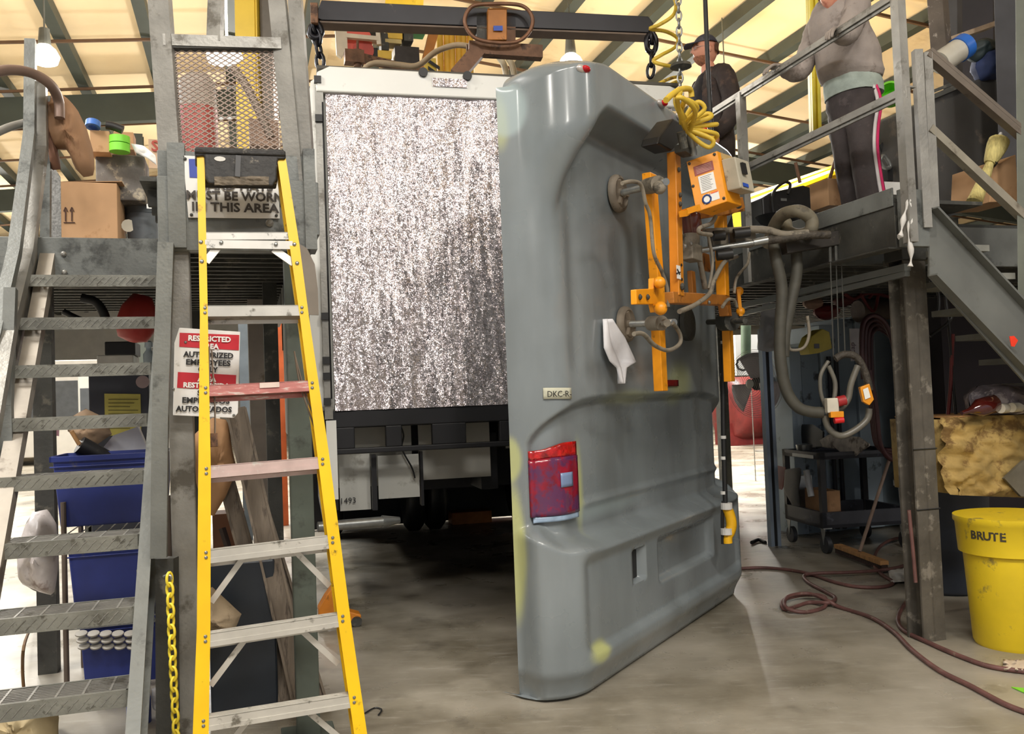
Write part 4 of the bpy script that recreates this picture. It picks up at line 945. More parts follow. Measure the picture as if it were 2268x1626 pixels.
# air fittings above the box
mb = MB(); 
mb.cyl(PX(1530, 300, .5), PX(1534, 325, .5), .03, .03); mb.cyl(PX(1534, 325, .5), PX(1537, 345, .5), .02); mb.cyl(PX(1528, 285, .5), PX(1530, 300, .5), .02); mb.build('air_coupling', galv, lift, smooth=True)
mb = MB(); mb.cyl(PX(1508, 292, .5), PX(1515, 328, .5), .022); mb.cb(PX(1515, 334, .46), pd*.12, pn*.06, Z*.04); mb.build('hanging_eye', steel_d, lift)
mb = MB(); mb.prism([PX(x, y, .40) for x, y in ((1492, 262), (1518, 276), (1520, 300), (1488, 335), (1458, 318), (1462, 302))], -pn*.10); mb.build('black_padded_plate', black, lift, bevel=.01)
# coiled yellow air hose bunch
yh = mat('yellow_hose', (212, 180, 60), .5, 0, .1, 10, (150, 120, 50), .25, 9)
bun = thing('coiled_air_hose', 'yellow coiled air hose bunched above the orange control box', 'hose', PX(1530, 285, .55))
c0 = (1522, 272)
for i, (px, py) in enumerate(((1522, 222), (1547, 226), (1568, 252), (1582, 276), (1583, 306), (1572, 326), (1505, 215))):
    mb = MB(); a = PX(c0[0]+(i-3)*2, c0[1]+i*3, .52); t_ = PX(px, py, .60); side = pn*.05+pd*.02
    mb.tube([a, a.lerp(t_, .6)+side, t_, a.lerp(t_, .7)-side*.4, a-side*.3], .0125, 8, k=5); mb.build('hose_loop', yh, bun, smooth=True)
mb = MB(); mb.tube([PX(x, y, .55) for x, y in ((1475, 222), (1490, 208), (1508, 198), (1528, 198), (1532, 215))], .015, 8); mb.tube([PX(x, y, .55) for x, y in ((1515, 262), (1500, 235), (1498, 215), (1506, 205))], .016, 8); mb.build('hose_loop', yh, bun, smooth=True)
yl = thing('spiral_air_hose', 'thin yellow spiral air hose dangling from the beam end beside the lifting chain', 'hose', at(1480, 180, 6.1))
mb = MB(); mb.tube([at(x, y, yy) for x, y, yy in ((1486, -20, 6.2), (1497, 10, 6.2), (1490, 35, 6.1), (1460, 55, 6.1), (1440, 64, 6.1), (1475, 70, 6.2), (1500, 85, 6.3), (1495, 105, 6.2), (1465, 122, 6.1), (1447, 135, 6.1), (1470, 144, 6.1), (1510, 150, 6.2))], .013, 8); mb.build('hose_run', yh, yl, smooth=True)
mb = MB(); mb.tube([at(x, y, 6.2) for x, y in ((1510, 172), (1490, 172), (1455, 188), (1470, 192), (1505, 178))], .012, 8); mb.build('hose_run', yh, yl, smooth=True)
# lifting chain, stop ring, hanging cable
chain('lifting_chain', 'thin steel hoist chain from the roof down to the orange lifter', 'chain', [at(1502, -25, 6.05), at(1509, 290, 6.05)], .055, .007, galv, w=.036)
mb = MB(); c = at(1508, 146, 6.05); mb.lathe(c-Z*.02, Z, [(.02, 0), (.075, .01), (.07, .03), (.02, .05)], 16); mb.build('chain_stop_disc', steel_d, label='small dark disc threaded on the thin hoist chain', cat='disc', smooth=True)
cab = thing('pendant_cable', 'dark control cable hanging in front of the grey cap with a yellow button pendant', 'cable', at(1606, 1190, 5.7))
mb = MB(); mb.tube([at(1561, -25, 6.0), at(1568, 150, 6.0), at(1578, 330, 5.95), at(1588, 480, 5.9), at(1590, 560, 5.85), at(1597, 640, 5.75), at(1601, 760, 5.7), at(1602, 940, 5.7), at(1606, 1100, 5.7), at(1606, 1130, 5.7)], .016, 8); mb.build('cable_run', black, cab, smooth=True)
for y in (762, 834, 972, 1018, 1095): mb = MB(); c = at(1602, y, 5.7); mb.cyl(c, c+Z*.02, .018); mb.build('cable_band', cloth_w, cab)
mb = MB(); mb.tube([at(x, y, 5.7) for x, y in ((1607, 1120), (1616, 1140), (1620, 1165), (1612, 1190), (1612, 1203))], lambda t: .034 if t < .7 else .03, 10); pb = mb.build('button_pendant', mat('pendant_yellow', (236, 178, 20), .45, 0, .12, 9, (140, 110, 30), .2, 14), cab, smooth=True)
for y in (1121, 1177): mb = MB(); c = at(1609, y, 5.69); mb.cyl(c-Z*.02, c+Z*.02, .037); mb.build('tape_wrap', cloth_w, pb)
mb = MB(); mb.tube([at(1602, 1110, 5.7), at(1600, 1150, 5.7), at(1601, 1205, 5.7)], .012, 6); mb.build('cable_tail', black, cab)
# ================================================================== SPREADER BEAM over the camper
sbm = thing('spreader_beam', 'long black steel spreader beam hanging above the camper', 'beam', at(1080, 45, 6.1))
def bw(px, py): 
    # plane through the beam
    return fpl(px, py, V((-1.32, 5.95, 4.1)), V((-.157, .988, 0)))
def bq(px): # bottom line point
    return bw(px, 66+ (px-700)*.0)
pL, pR = bw(712, 44), bw(1436, 72)
mb = MB(); d_ = pR-pL; up_ = Z*.15; mb.prism([pL, pR, bw(1448, 52), bw(1436, 36), bw(712, 0), bw(697, 38)], V((-.157, .988, 0))*.10); mb.build('beam', mat('black_beam', (34, 33, 38), .4, .3, .2, 4, (120, 100, 82), .08, 4), sbm, bevel=.004)
mb = MB(); mb.ob(bw(708, 46)-Z*.012, bw(1438, 74)-bw(708, 46), V((-.157, .988, 0))*.13, Z*.012); mb.build('flange', mat('brown_flange', (112, 96, 84), .6, .2), sbm)
mb = MB(); mb.cb(bw(697, 36), V((.988, .157, 0))*.05, V((-.157, .988, 0))*.12, Z*.14); mb.build('beam_end', rusty, sbm, bevel=.004)
chain('hook_chain', 'black chain with hook at the end of the spreader beam nearest the mesh gate', 'chain', [bw(697, 42), bw(698, 60), bw(706, 110), bw(711, 156)], .085, .013, mat('black_chain', (30, 30, 36), .35, .5), group='hook chains', w=.06)
chain('hook_chain', 'black chain with hook at the far end of the spreader beam beside the spiral hose', 'chain', [bw(1443, 68), bw(1444, 115), bw(1440, 172)], .085, .012, MATS['black_chain'], group='hook chains', w=.05)
mb = MB(); mb.tube([bw(x, y) for x, y in ((700, 52), (688, 62), (688, 78), (702, 84), (712, 72), (706, 56))], .022, 8, True); mb.build('chain_shackle', MATS['black_chain'], label='black shackle ring on the chain near the mesh gate', cat='shackle', smooth=True)
mb = MB(); mb.tube([bw(x, y) for x, y in ((1442, 72), (1432, 88), (1436, 112), (1450, 112), (1453, 90), (1446, 74))], .02, 8, True); mb.build('chain_shackle', MATS['black_chain'], label='black shackle ring on the chain beside the spiral yellow hose', cat='shackle', smooth=True)
# hoist trolley on the beam
tr_ = thing('hoist_trolley', 'orange hoist trolley with a rusty oval ring on the black beam', 'hoist', bw(1102, 105))
def bb(x0, y0, x1, y1, d, off=-.03): p = bw(x0, y1); return MB().ob(p+V((.157, -.988, 0))*-off, bw(x1, y1)-p, V((-.157, .988, 0))*d, bw(x0, y0)-p)
bb(1078, 26, 1120, 96, .22, -.06).build('trolley_plate', gold, tr_, bevel=.005); bb(1056, 30, 1078, 92, .1, 0).build('side_cheek', steel_d, tr_); bb(1120, 30, 1142, 92, .1, 0).build('side_cheek', rusty, tr_)
p = bw(1090, 78)+V((.157, -.988, 0))*.075
mb = MB(); mb.ob(p, bw(1110, 78)-bw(1090, 78), Z*.035, V((.157, -.988, 0))*.003); mb.build('blue_label', mat('label_blue', (40, 80, 180), .5), tr_)
mb = MB(); mb.tube([bw(x, y)+V((.157, -.988, 0))*.1 for x, y in ((1058, 24), (1035, 35), (1026, 62), (1040, 90), (1065, 103), (1110, 108), (1145, 103), (1168, 82), (1174, 55), (1160, 32), (1130, 23))], .014, 8, True); mb.build('oval_ring', mat('rusty_ring', (128, 92, 70), .5, .4, .2, 9), tr_, smooth=True)
mb = MB(); mb.bar(bw(1038, 108), bw(1200, 118), .08, .09); mb.bar(bw(1060, 112), bw(1010, 170), .1, .1); mb.build('cross_arm', rusty, tr_)
# ================================================================== PEOPLE
skin = mat('skin', (214, 150, 124), .55, 0, .06, 9, (190, 112, 92), .25, 7)
def skinmesh(name, verts, edges, radii, material, parent, root=0, sub=2, label=None, org=None):
    me = bpy.data.meshes.new(name); o_ = ORG[parent.name]
    me.from_pydata([tuple(V(v)-o_) for v in verts], edges, []); me.materials.append(material)
    o = bpy.data.objects.new(name, me); COL.objects.link(o); o.parent = parent; ORG[o.name] = o_
    md = o.modifiers.new('skin', 'SKIN'); md.use_smooth_shade = True
    if not me.skin_vertices: me.attributes  # layer is made by the modifier
    sv = me.skin_vertices[0].data if me.skin_vertices else None
    return o, sv, me, sub, radii, root
def mk(name, verts, edges, radii, material, parent, root=0, sub=2, label=None):
    import bmesh
    me = bpy.data.meshes.new(name); o_ = ORG[parent.name]
    bm = bmesh.new(); ly = bm.verts.layers.skin.verify(); bv = []
    for i, v in enumerate(verts):
        x = bm.verts.new(V(v)-o_); r = radii[i]; x[ly].radius = r if isinstance(r, tuple) else (r, r); x[ly].use_root = (i == root); bv.append(x)
    for a, b in edges: bm.edges.new((bv[a], bv[b]))
    bm.to_mesh(me); bm.free(); me.materials.append(material)
    o = bpy.data.objects.new(name, me); COL.objects.link(o); o.parent = parent; ORG[o.name] = o_
    md = o.modifiers.new('skin', 'SKIN'); md.use_smooth_shade = True; md.branch_smoothing = .6
    s = o.modifiers.new('sub', 'SUBSURF'); s.levels = sub; s.render_levels = sub
    if label: o['label'] = label
    return o
def hand(parent, wrist, fwd, side, palm_n, material, s=1.0, curl=.9, right=True):
    """wrist point, fwd direction of fingers, side = towards thumb, palm_n = out of the back of the hand"""
    fwd, side, palm_n = V(fwd).normalized(), V(side).normalized(), V(palm_n).normalized()
    mb = MB(); w = V(wrist)
    mb.sph(w+fwd*.05*s, (.052*s, .043*s, .018*s), 14, 8, (fwd, side, palm_n))
    for i, (off, ln) in enumerate(((.030, .072), (.010, .080), (-.010, .074), (-.029, .058))):
        b_ = w+fwd*.082*s+side*off*s; p = [w+fwd*.03*s+side*off*.7*s, b_]; d = fwd.copy()
        for k, fr in enumerate((.42, .32, .26)):
            d = (d-palm_n*curl*.55).normalized(); p.append(p[-1]+d*ln*fr*s)
        mb.tube(p, lambda t: .0105*s*(1-.25*t), 8, k=4); mb.sph(p[-1], .0078*s, 8, 6)
    p = [w+fwd*.015*s+side*.02*s, w+fwd*.035*s+side*.045*s-palm_n*.008*s, w+fwd*.06*s+side*.055*s-palm_n*.025*s, w+fwd*.078*s+side*.048*s-palm_n*.04*s]
    mb.tube(p, lambda t: .013*s*(1-.25*t), 8, k=4); mb.sph(p[-1], .010*s, 8, 6)
    return mb.build('hand', material, parent, smooth=True, ang=180)
def head(parent, c, fwd, h=.235, beard=None, hair=None, yaw_up=Z):
    """shaped head: skull grid with brow, nose, lips, chin, ears"""
    fwd = V(fwd).normalized(); side = yaw_up.cross(fwd).normalized(); up = fwd.cross(side).normalized()
    R = h/2; mb = MB(); NU, NV = 40, 36; vs = []
    def g(x, c_, w): return math.exp(-((x-c_)/w)**2)
    def pt(th, ph):
        zz = math.cos(th); rr = math.sin(th); az = ph; cx = math.cos(az); sx = math.sin(az)
        wx = .80+.04*g(zz, .3, .5); wy = .70-.16*max(0, -zz)**1.2-.03*(zz < -.6)
        x = rr*cx*wx; y = rr*sx*wy; z = zz
        if cx > 0:
            f = max(0, cx)**2; cen = g(sx, 0, .10); 
            x += .20*cen*g(zz, -.18, .13)*1.0+.08*cen*g(zz, .02, .16)      # nose
            x += .035*g(sx, 0, .5)*g(zz, .16, .08)                        # brow
            x -= .045*g(abs(sx), .28, .12)*g(zz, .03, .08)                # eye sockets
            x += .045*g(sx, 0, .22)*(g(zz, -.44, .045)+g(zz, -.54, .05))  # lips
            x -= .02*g(sx, 0, .25)*g(zz, -.49, .02)
            x += .06*g(sx, 0, .28)*g(zz, -.78, .14)                       # chin
            x -= .06*f*g(zz, -.95, .2)
        else: x *= 1+.10*g(zz, .25, .5)
        return V(c)+fwd*(x*R)+side*(y*R)+up*(z*R)
    for i in range(NV+1):
        for j in range(NU): vs.append(pt(max(.02, min(math.pi-.02, math.pi*i/NV)), 2*math.pi*j/NU))
    fs = [(i*NU+j, (i+1)*NU+j, (i+1)*NU+(j+1) % NU, i*NU+(j+1) % NU) for i in range(NV) for j in range(NU)]
    mb.add(vs, fs); hd = mb.build('head', skin, parent, smooth=True, ang=180)
    for s_ in (-1, 1):
        e = V(c)+fwd*(.655*R)+side*(s_*.24*R)+up*(.03*R); mb = MB(); mb.sph(e, .11*R, 10, 8); ey = mb.build('eye', mat('eye_white', (225, 220, 212), .2), hd, smooth=True)
        e2 = V(c)-fwd*.02*R+side*(s_*.70*R)-up*.05*R; mb = MB(); mb.sph(e2, (.15*R, .05*R, .26*R), 12, 8, (fwd, side, up)); mb.sph(e2+side*s_*.04*R, (.09*R, .03*R, .18*R), 10, 6, (fwd, side, up)); mb.build('ear', skin, hd, smooth=True)
        mb = MB(); mb.tube([V(c)+fwd*(.75*R)+side*(s_*.10*R)+up*.17*R, V(c)+fwd*(.74*R)+side*(s_*.28*R)+up*.20*R, V(c)+fwd*(.62*R)+side*(s_*.42*R)+up*.14*R], .035*R, 6); mb.build('eyebrow', mat('brow_hair', (110, 72, 48), .8), hd)
    return hd, R, fwd, side, up
def loft(name, rings, fw, sd_, material, parent, tubes=(), n=26, folds=.008, seed=0, thick=0):
    """cloth body: rings of (centre, half depth, half width); tubes: (points, radius function) for sleeves or legs"""
    mb = MB(); rr = []
    m_ = len(rings)-1
    for i in range(m_*4+1):
        t = i/4; k = min(int(t), m_-1); f_ = t-k; f_ = f_*f_*(3-2*f_)*.5+f_*.5
        a, b = rings[k], rings[k+1]; rr.append((V(a[0]).lerp(V(b[0]), f_), a[1]+(b[1]-a[1])*f_, a[2]+(b[2]-a[2])*f_))
    vs = []
    for (c, rx, ry) in rr:
        for j in range(n):
            t = 2*math.pi*j/n; ct, st = math.cos(t), math.sin(t)
            ct = math.copysign(abs(ct)**.85, ct); st = math.copysign(abs(st)**.85, st)
            k = 1+folds*8*mnoise.noise(V((c.z*9, t*1.3, seed)))*1.0
            vs.append(c+fw*(rx*ct*k)+sd_*(ry*st*k))
    R = len(rr); fs = [(i*n+j, i*n+(j+1) % n, (i+1)*n+(j+1) % n, (i+1)*n+j) for i in range(R-1) for j in range(n)]+[tuple(range(n))[::-1], tuple(range((R-1)*n, R*n))]
    mb.add(vs, fs)
    for pts_, rf in tubes:
        P_ = cat_rom(pts_, 8); mt = len(P_); base_ = len(mb.v); px = None; vs = []; nn = 16
        for i, p in enumerate(P_):
            d = (P_[min(i+1, mt-1)]-P_[max(i-1, 0)]).normalized()
            px = perp(d)[0] if px is None else (px-d*px.dot(d)).normalized(); y = d.cross(px); r0 = rf(i/(mt-1))
            for j in range(nn):
                t = 2*math.pi*j/nn; r = r0*(1+folds*14*mnoise.noise(V((i*.7, t, seed+3)))); vs.append(p+px*math.cos(t)*r+y*math.sin(t)*r)
        mb.add(vs, [(i*nn+j, i*nn+(j+1) % nn, (i+1)*nn+(j+1) % nn, (i+1)*nn+j) for i in range(mt-1) for j in range(nn)]+[tuple(range(nn))[::-1], tuple(range((mt-1)*nn, mt*nn))])
    return mb.build(name, material, parent, smooth=True, ang=70)
def lr(a, b, c=None): return (lambda t: a+(b-a)*t) if c is None else (lambda t: a+(b-a)*t*2 if t < .5 else b+(c-b)*(t-.5)*2)
# ---- man in cap: stands on the platform behind the lifter, facing to the left
mb_man = at(1578, 300, 7.0); MX, MY = mb_man.x, mb_man.y
man = thing('person', 'person in dark cap, safety glasses and dark work jacket standing beyond the rail', 'person', (MX, MY, 2.46))
MF = V((-.97, -.24, 0)).normalized(); MS = Z.cross(MF).normalized()
def mp_(f, s, z): return V((MX, MY, 2.46))+MF*f+MS*s+Z*z
jacket = mat('dark_work_jacket', (58, 48, 46), .8, 0, .2, 12, (84, 66, 58), .35, 7, .5, 26)
vestm = mat('black_vest', (34, 34, 42), .75, 0, .25, 12, (58, 58, 66), .3, 8, .5, 26)
jeans = mat('dark_trousers', (52, 54, 62), .8, 0, .2, 14, (72, 72, 78), .35, 8, .4, 30)
bodyv = [mp_(0, 0, .98), mp_(0, 0, 1.15), mp_(.0, 0, 1.32), mp_(-.01, 0, 1.46), mp_(.0, 0, 1.56), mp_(.02, 0, 1.66),
         mp_(0, .10, .92), mp_(.01, .11, .50), mp_(-.02, .12, .10), mp_(.14, .13, .04), mp_(0, -.10, .92), mp_(.01, -.11, .50), mp_(-.02, -.12, .10), mp_(.14, -.13, .04),
         mp_(-.02, .19, 1.44), mp_(-.04, .27, 1.19), mp_(.09, .25, .99), mp_(-.02, -.19, 1.44), mp_(-.04, -.27, 1.19), mp_(.09, -.25, .99)]
bodye = [(0, 1), (1, 2), (2, 3), (3, 4), (4, 5), (0, 6), (6, 7), (7, 8), (8, 9), (0, 10), (10, 11), (11, 12), (12, 13), (3, 14), (14, 15), (15, 16), (3, 17), (17, 18), (18, 19)]
mk('body', bodyv, bodye, [(.12, .10), (.11, .10), (.12, .10), (.10, .09), .07, .065, .08, .055, .04, .03, .08, .055, .04, .03, .04, .030, .028, .04, .030, .028], skin, man)
loft('jacket', [(mp_(0, 0, .80), .15, .20), (mp_(0, 0, .98), .155, .205), (mp_(.01, 0, 1.18), .15, .205), (mp_(0, 0, 1.38), .145, .215), (mp_(-.015, 0, 1.49), .12, .20), (mp_(-.02, 0, 1.555), .085, .12), (mp_(-.015, 0, 1.585), .065, .07)], MF, MS, jacket, man,
     [([mp_(-.01, .15, 1.49), mp_(-.02, .225, 1.44), mp_(-.04, .27, 1.2), mp_(.0, .27, 1.08), mp_(.09, .25, .99)], lr(.085, .072, .052)), ([mp_(-.01, -.15, 1.49), mp_(-.02, -.225, 1.44), mp_(-.04, -.27, 1.2), mp_(.0, -.27, 1.08), mp_(.09, -.25, .99)], lr(.085, .072, .052))], seed=2)
loft('vest', [(mp_(.05, 0, .92), .135, .14), (mp_(.06, 0, 1.15), .135, .145), (mp_(.05, 0, 1.36), .125, .14), (mp_(.03, 0, 1.47), .10, .11), (mp_(.02, 0, 1.53), .075, .07)], MF, MS, vestm, man, seed=5)
loft('trousers', [(mp_(0, 0, .80), .12, .15), (mp_(0, 0, .90), .13, .17), (mp_(0, 0, 1.0), .125, .165)], MF, MS, jeans, man,
     [([mp_(0, s_*.085, .90), mp_(.01, s_*.10, .5), mp_(-.02, s_*.11, .09)], lr(.10, .075, .075)) for s_ in (1, -1)], seed=6)
for s_ in (1, -1):
    mb = MB(); mb.sph(mp_(.06, s_*.12, .05), (.15, .055, .055), 12, 8, (MF, MS, Z)); mb.build('boot', black, man, smooth=True)
    hand(man, mp_(.10, s_*.25, .97), V((.3, 0, -1))@Matrix.Identity(3) if False else (MF*.35-Z), MF, MS*s_, skin, 1.0, .5)
mb = MB(); mb.tube([mp_(-.05, 0, 1.50), mp_(-.075, .05, 1.535), mp_(-.02, .085, 1.53), mp_(.05, .05, 1.50), mp_(.06, 0, 1.48), mp_(.05, -.05, 1.50), mp_(-.02, -.085, 1.53), mp_(-.075, -.05, 1.535)], .022, 8, True); mb.build('collar', mat('grey_collar', (130, 128, 132), .8), man, smooth=True)
hd, R_, hf, hs, hu = head(man, mp_(.03, 0, 1.735), MF, .245)
cc = mp_(.03, 0, 1.735)
mb = MB()
def brd(u, v):
    ph = (u-.5)*3.2; th = math.pi*(.66+.28*v); r = math.sin(th)
    return cc+hf*(R_*(.86*r*math.cos(ph)+.04*math.cos(ph)+.03))+hs*(R_*(.60*r*math.sin(ph)+.04*math.sin(ph)))+hu*(R_*math.cos(th)*1.02)
mb.grid(brd, 24, 10); mb.build('beard', mat('ginger_beard', (168, 112, 84), .85, 0, .25, 60, bump=.8, bscale=120), hd, smooth=True, solid=.006, ang=180)
mb = MB(); mb.grid(lambda u, v: cc+hf*(R_*(.80*math.sin(.1+v*1.25)*math.cos(u*6.283)-.05))+hs*(R_*.80*math.sin(.1+v*1.25)*math.sin(u*6.283))+hu*(R_*(.22+.84*math.cos(.1+v*1.25))), 28, 9)
capm = mat('dark_navy_cap', (62, 62, 74), .8, 0, .15, 20, (90, 88, 96), .3, 9)
cp = mb.build('baseball_cap', capm, man, smooth=True, solid=.006, ang=180)
mb = MB(); mb.grid(lambda u, v: cc+hf*(R_*(.68+.75*v*math.cos((u-.5)*1.9)**.6))+hs*(R_*.62*math.sin((u-.5)*2.5)*(1-.15*v))+hu*(R_*(.46-.16*v-.12*abs(u-.5)*2*abs(u-.5)*2)), 14, 8); mb.build('cap_brim', capm, cp, smooth=True, solid=.006, ang=180)
gl = MB(); 
for s_ in (-1, 1): gl.cb(cc+hf*.86*R_+hs*s_*.27*R_+hu*.02*R_, hs*.34*R_, hf*.02*R_, hu*.20*R_); gl.bar(cc+hf*.86*R_+hs*s_*.44*R_+hu*.06*R_, cc-hf*.0*R_+hs*s_*.74*R_+hu*.06*R_, .05*R_, .05*R_)
gl.build('safety_glasses', mat('clear_glasses', (190, 170, 165), .08, 0, .02, alpha=.45, spec=1), hd)
mb = MB(); mb.grid(lambda u, v: cc+hf*(R_*(-.35+.05*math.sin(v*3)-.50*math.cos((u-.5)*3)*1))+hs*(R_*.76*math.sin((u-.5)*3.0))+hu*(R_*(.30-.55*v)), 14, 5); mb.build('hair', mat('brown_hair', (96, 66, 48), .85, 0, .3, 50), hd, smooth=True, solid=.01, ang=180)
# ---- person in grey sweatshirt leaning on the rail, facing left
wb = at(1892, 300, 5.62); WX, WY = wb.x, wb.y
wom = thing('person', 'person in grey sweatshirt and dark track trousers with pink side stripe leaning on the rail', 'person', (WX, WY, 2.46))
WF = V((-.93, -.36, 0)).normalized(); WS = Z.cross(WF).normalized()
def wp(f, s, z): return V((WX, WY, 2.46))+WF*f+WS*s+Z*z
sweat = mat('grey_sweatshirt', (160, 150, 144), .9, 0, .10, 10, (130, 120, 114), .3, 8, .4, 30)
track = mat('dark_track_trousers', (62, 54, 54), .75, 0, .18, 8, (84, 74, 74), .3, 6, .4, 22)
glove = mat('grey_work_glove', (150, 140, 132), .85, 0, .15, 20)
railp = lambda px, py: fa(px, py, AE+.02)
hL = railp(1722, 150); hR = railp(1848, 70)
shL, shR = wp(.10, .19, 1.36), wp(.08, -.19, 1.38)      # WS is towards...
if (shL-hL).length > (shR-hL).length: shL, shR = shR, shL
def elbow(a, b, drop=.14): m_ = a.lerp(b, .5); return m_-Z*drop
eL, eR = elbow(shL, hL, .16)+WF*.0, elbow(shR, hR, .10)
body = mk('body', [wp(0, 0, .92), wp(.03, 0, 1.08), wp(.07, 0, 1.24), wp(.10, 0, 1.37), wp(.15, 0, 1.43), at(1856, 18, 5.53), wp(0, .09, .85), wp(.03, .10, .48), wp(-.02, .11, .10), wp(.12, .12, .04), wp(-.02, -.09, .85), wp(-.05, -.10, .48), wp(-.10, -.11, .1), wp(.03, -.12, .04), shL, eL, hL-(hL-eL).normalized()*.05, shR, eR, hR-(hR-eR).normalized()*.05],
   bodye[:0]+[(0, 1), (1, 2), (2, 3), (3, 4), (4, 5), (0, 6), (6, 7), (7, 8), (8, 9), (0, 10), (10, 11), (11, 12), (12, 13), (3, 14), (14, 15), (15, 16), (3, 17), (17, 18), (18, 19)],
   [(.14, .11), (.12, .10), (.12, .10), (.11, .09), .05, .046, .085, .055, .04, .03, .085, .055, .04, .03, .045, .035, .026, .045, .035, .026], skin, wom)
def arm_(sh, e, h): return [wp(.07, 0, 1.34).lerp(sh, .7), sh, sh.lerp(e, .5)-Z*.02, e, e.lerp(h, .5)-Z*.01, h-(h-e).normalized()*.05]
loft('sweatshirt', [(wp(-.01, 0, .955), .155, .18), (wp(-.005, 0, .99), .175, .20), (wp(.02, 0, 1.10), .18, .205), (wp(.06, 0, 1.24), .165, .20), (wp(.10, 0, 1.36), .135, .195), (wp(.13, 0, 1.43), .10, .13), (wp(.15, 0, 1.46), .07, .08)], WF, WS, sweat, wom,
     [(arm_(shL, eL, hL), lr(.085, .07, .045)), (arm_(shR, eR, hR), lr(.085, .07, .045))], seed=11, folds=.010)
loft('undershirt', [(wp(-.015, 0, .86), .16, .185), (wp(-.01, 0, .92), .165, .19), (wp(.0, 0, 1.0), .15, .17)], WF, WS, mat('pale_green_shirt', (168, 180, 172), .85, 0, .12, 14, bump=.5, bscale=30), wom, seed=12)
loft('trousers', [(wp(-.01, 0, .70), .12, .15), (wp(-.01, 0, .80), .145, .18), (wp(-.01, 0, .92), .14, .17)], WF, WS, track, wom,
     [([wp(0, .085, .84), wp(.02, .10, .5), wp(-.02, .11, .08)], lr(.115, .09, .085)), ([wp(-.01, -.085, .84), wp(-.03, -.10, .5), wp(-.10, -.11, .08)], lr(.115, .09, .085))], seed=13)
sd = 1 if wp(0, 1, 0).y < wp(0, -1, 0).y else -1
def stripe(nm, mm, df):
    mb = MB(); path = [wp(-.02+df, sd*.165, .90), wp(-.01+df, sd*.215, .76), wp(.01+df, sd*.202, .6), wp(.02+df, sd*.198, .46), wp(.0+df, sd*.196, .28), wp(-.03+df, sd*.198, .08)]
    mb.tube(path, .011, 6); mb.build(nm, mm, wom, smooth=True)
stripe('white_stripe', mat('white_piping', (206, 200, 200), .7), .012); stripe('pink_stripe', mat('pink_piping', (206, 40, 100), .7), -.012)
for s_ in (1, -1):
    mb = MB(); mb.sph(wp(.05 if s_ > 0 else -.03, s_*.115, .05), (.14, .05, .05), 12, 8, (WF, WS, Z)); mb.build('boot', black, wom, smooth=True)
for hp_, e_ in ((hL, eL), (hR, eR)):
    d = (hp_-e_).normalized(); hand(wom, hp_-d*.05+Z*.006, d-Z*.05, E2*-1, Z, glove, 1.05, 1.0)
wc = at(1848, -8, 5.5); hd2, R2, f2_, s2_, u2_ = head(wom, wc, (WF-Z*.25), .225)
mb = MB(); mb.grid(lambda u, v: wc+f2_*(R2*(-.12-.74*math.cos((u-.5)*3.6)*math.sin(.1+v*2.4)))+s2_*(R2*.84*math.sin((u-.5)*3.6)*math.sin(.15+v*2.3)**.6)+u2_*(R2*(.06+1.02*math.cos(.1+v*2.4))), 24, 16); mb.build('hair', mat('dark_brown_hair', (78, 52, 42), .8, 0, .3, 50, bump=.6, bscale=80, stretch=(1, 1, .2)), hd2, smooth=True, solid=.02, ang=180)
# ================================================================== LOOSE THINGS
def pw(px, py, Y, ref): return fpl(px, py, at(ref[0], ref[1], Y), E2)
class Pl:                                   # a plane across the hall at the depth of one pixel's Y
    def __init__(s, px, py, Y): s.o = at(px, py, Y)
    def __call__(s, px, py, d=0.0): return fpl(px, py, s.o+E2*d, E2)
def box3(P, x0, y0, x1, y1, dep, skew=0):   # upright box whose front shows as the given rectangle
    a = P(x0, y1); b = P(x1, y1); h = (P(x0, y0)-a).length
    return MB().ob(a, E1*(b-a).dot(E1), E2*dep, Z*h)
def one(mb, name, m_, label, cat, **k): return mb.build(name, m_, label=label, cat=cat, **k)
def crumple(P, pts_, d, amp=.03, n=14, dome=.06, seed=0):
    """closed lumpy body whose outline is the given polygon"""
    c = V((sum(p[0] for p in pts_)/len(pts_), sum(p[1] for p in pts_)/len(pts_), 0)); L = len(pts_); M = 28
    ring = []
    for i in range(M):
        t = i/M*L; k = int(t); f_ = t-k; a, b = pts_[k % L], pts_[(k+1) % L]; ring.append((a[0]+(b[0]-a[0])*f_, a[1]+(b[1]-a[1])*f_))
    mb = MB(); vs = []; R = 6
    for s_ in (-1, 1):
        for j in range(R+1):
            r = j/R
            for i in range(M):
                x = c[0]+(ring[i][0]-c[0])*r; y = c[1]+(ring[i][1]-c[1])*r
                bulge = d*math.sqrt(max(0, 1-r**2.2)); nn = mnoise.noise(V((x*.045+seed, y*.045, s_*3)))+.5*mnoise.noise(V((x*.11+seed, y*.11, s_*3)))
                vs.append(P(x, y)+E2*(s_*bulge*.5+nn*amp*(1-r*.7)))
    o = (R+1)*M; fs = []
    for q_ in (0, 1):
        for j in range(R):
            for i in range(M):
                a = q_*o+j*M; b = a+M; f_ = (a+i, a+(i+1) % M, b+(i+1) % M, b+i); fs.append(f_ if q_ else f_[::-1])
    return mb.add(vs, fs)
def roll(name, m_, label, P, px, py, r, w, ax, cat='tape roll', inner=.6):
    c = P(px, py); ax = V(ax).normalized(); mb = MB(); mb.lathe(c-ax*w/2, ax, [(r*inner, 0), (r, 0), (r, w), (r*inner, w), (r*inner, 0)], 24)
    return one(mb, name, m_, label, cat, smooth=True)
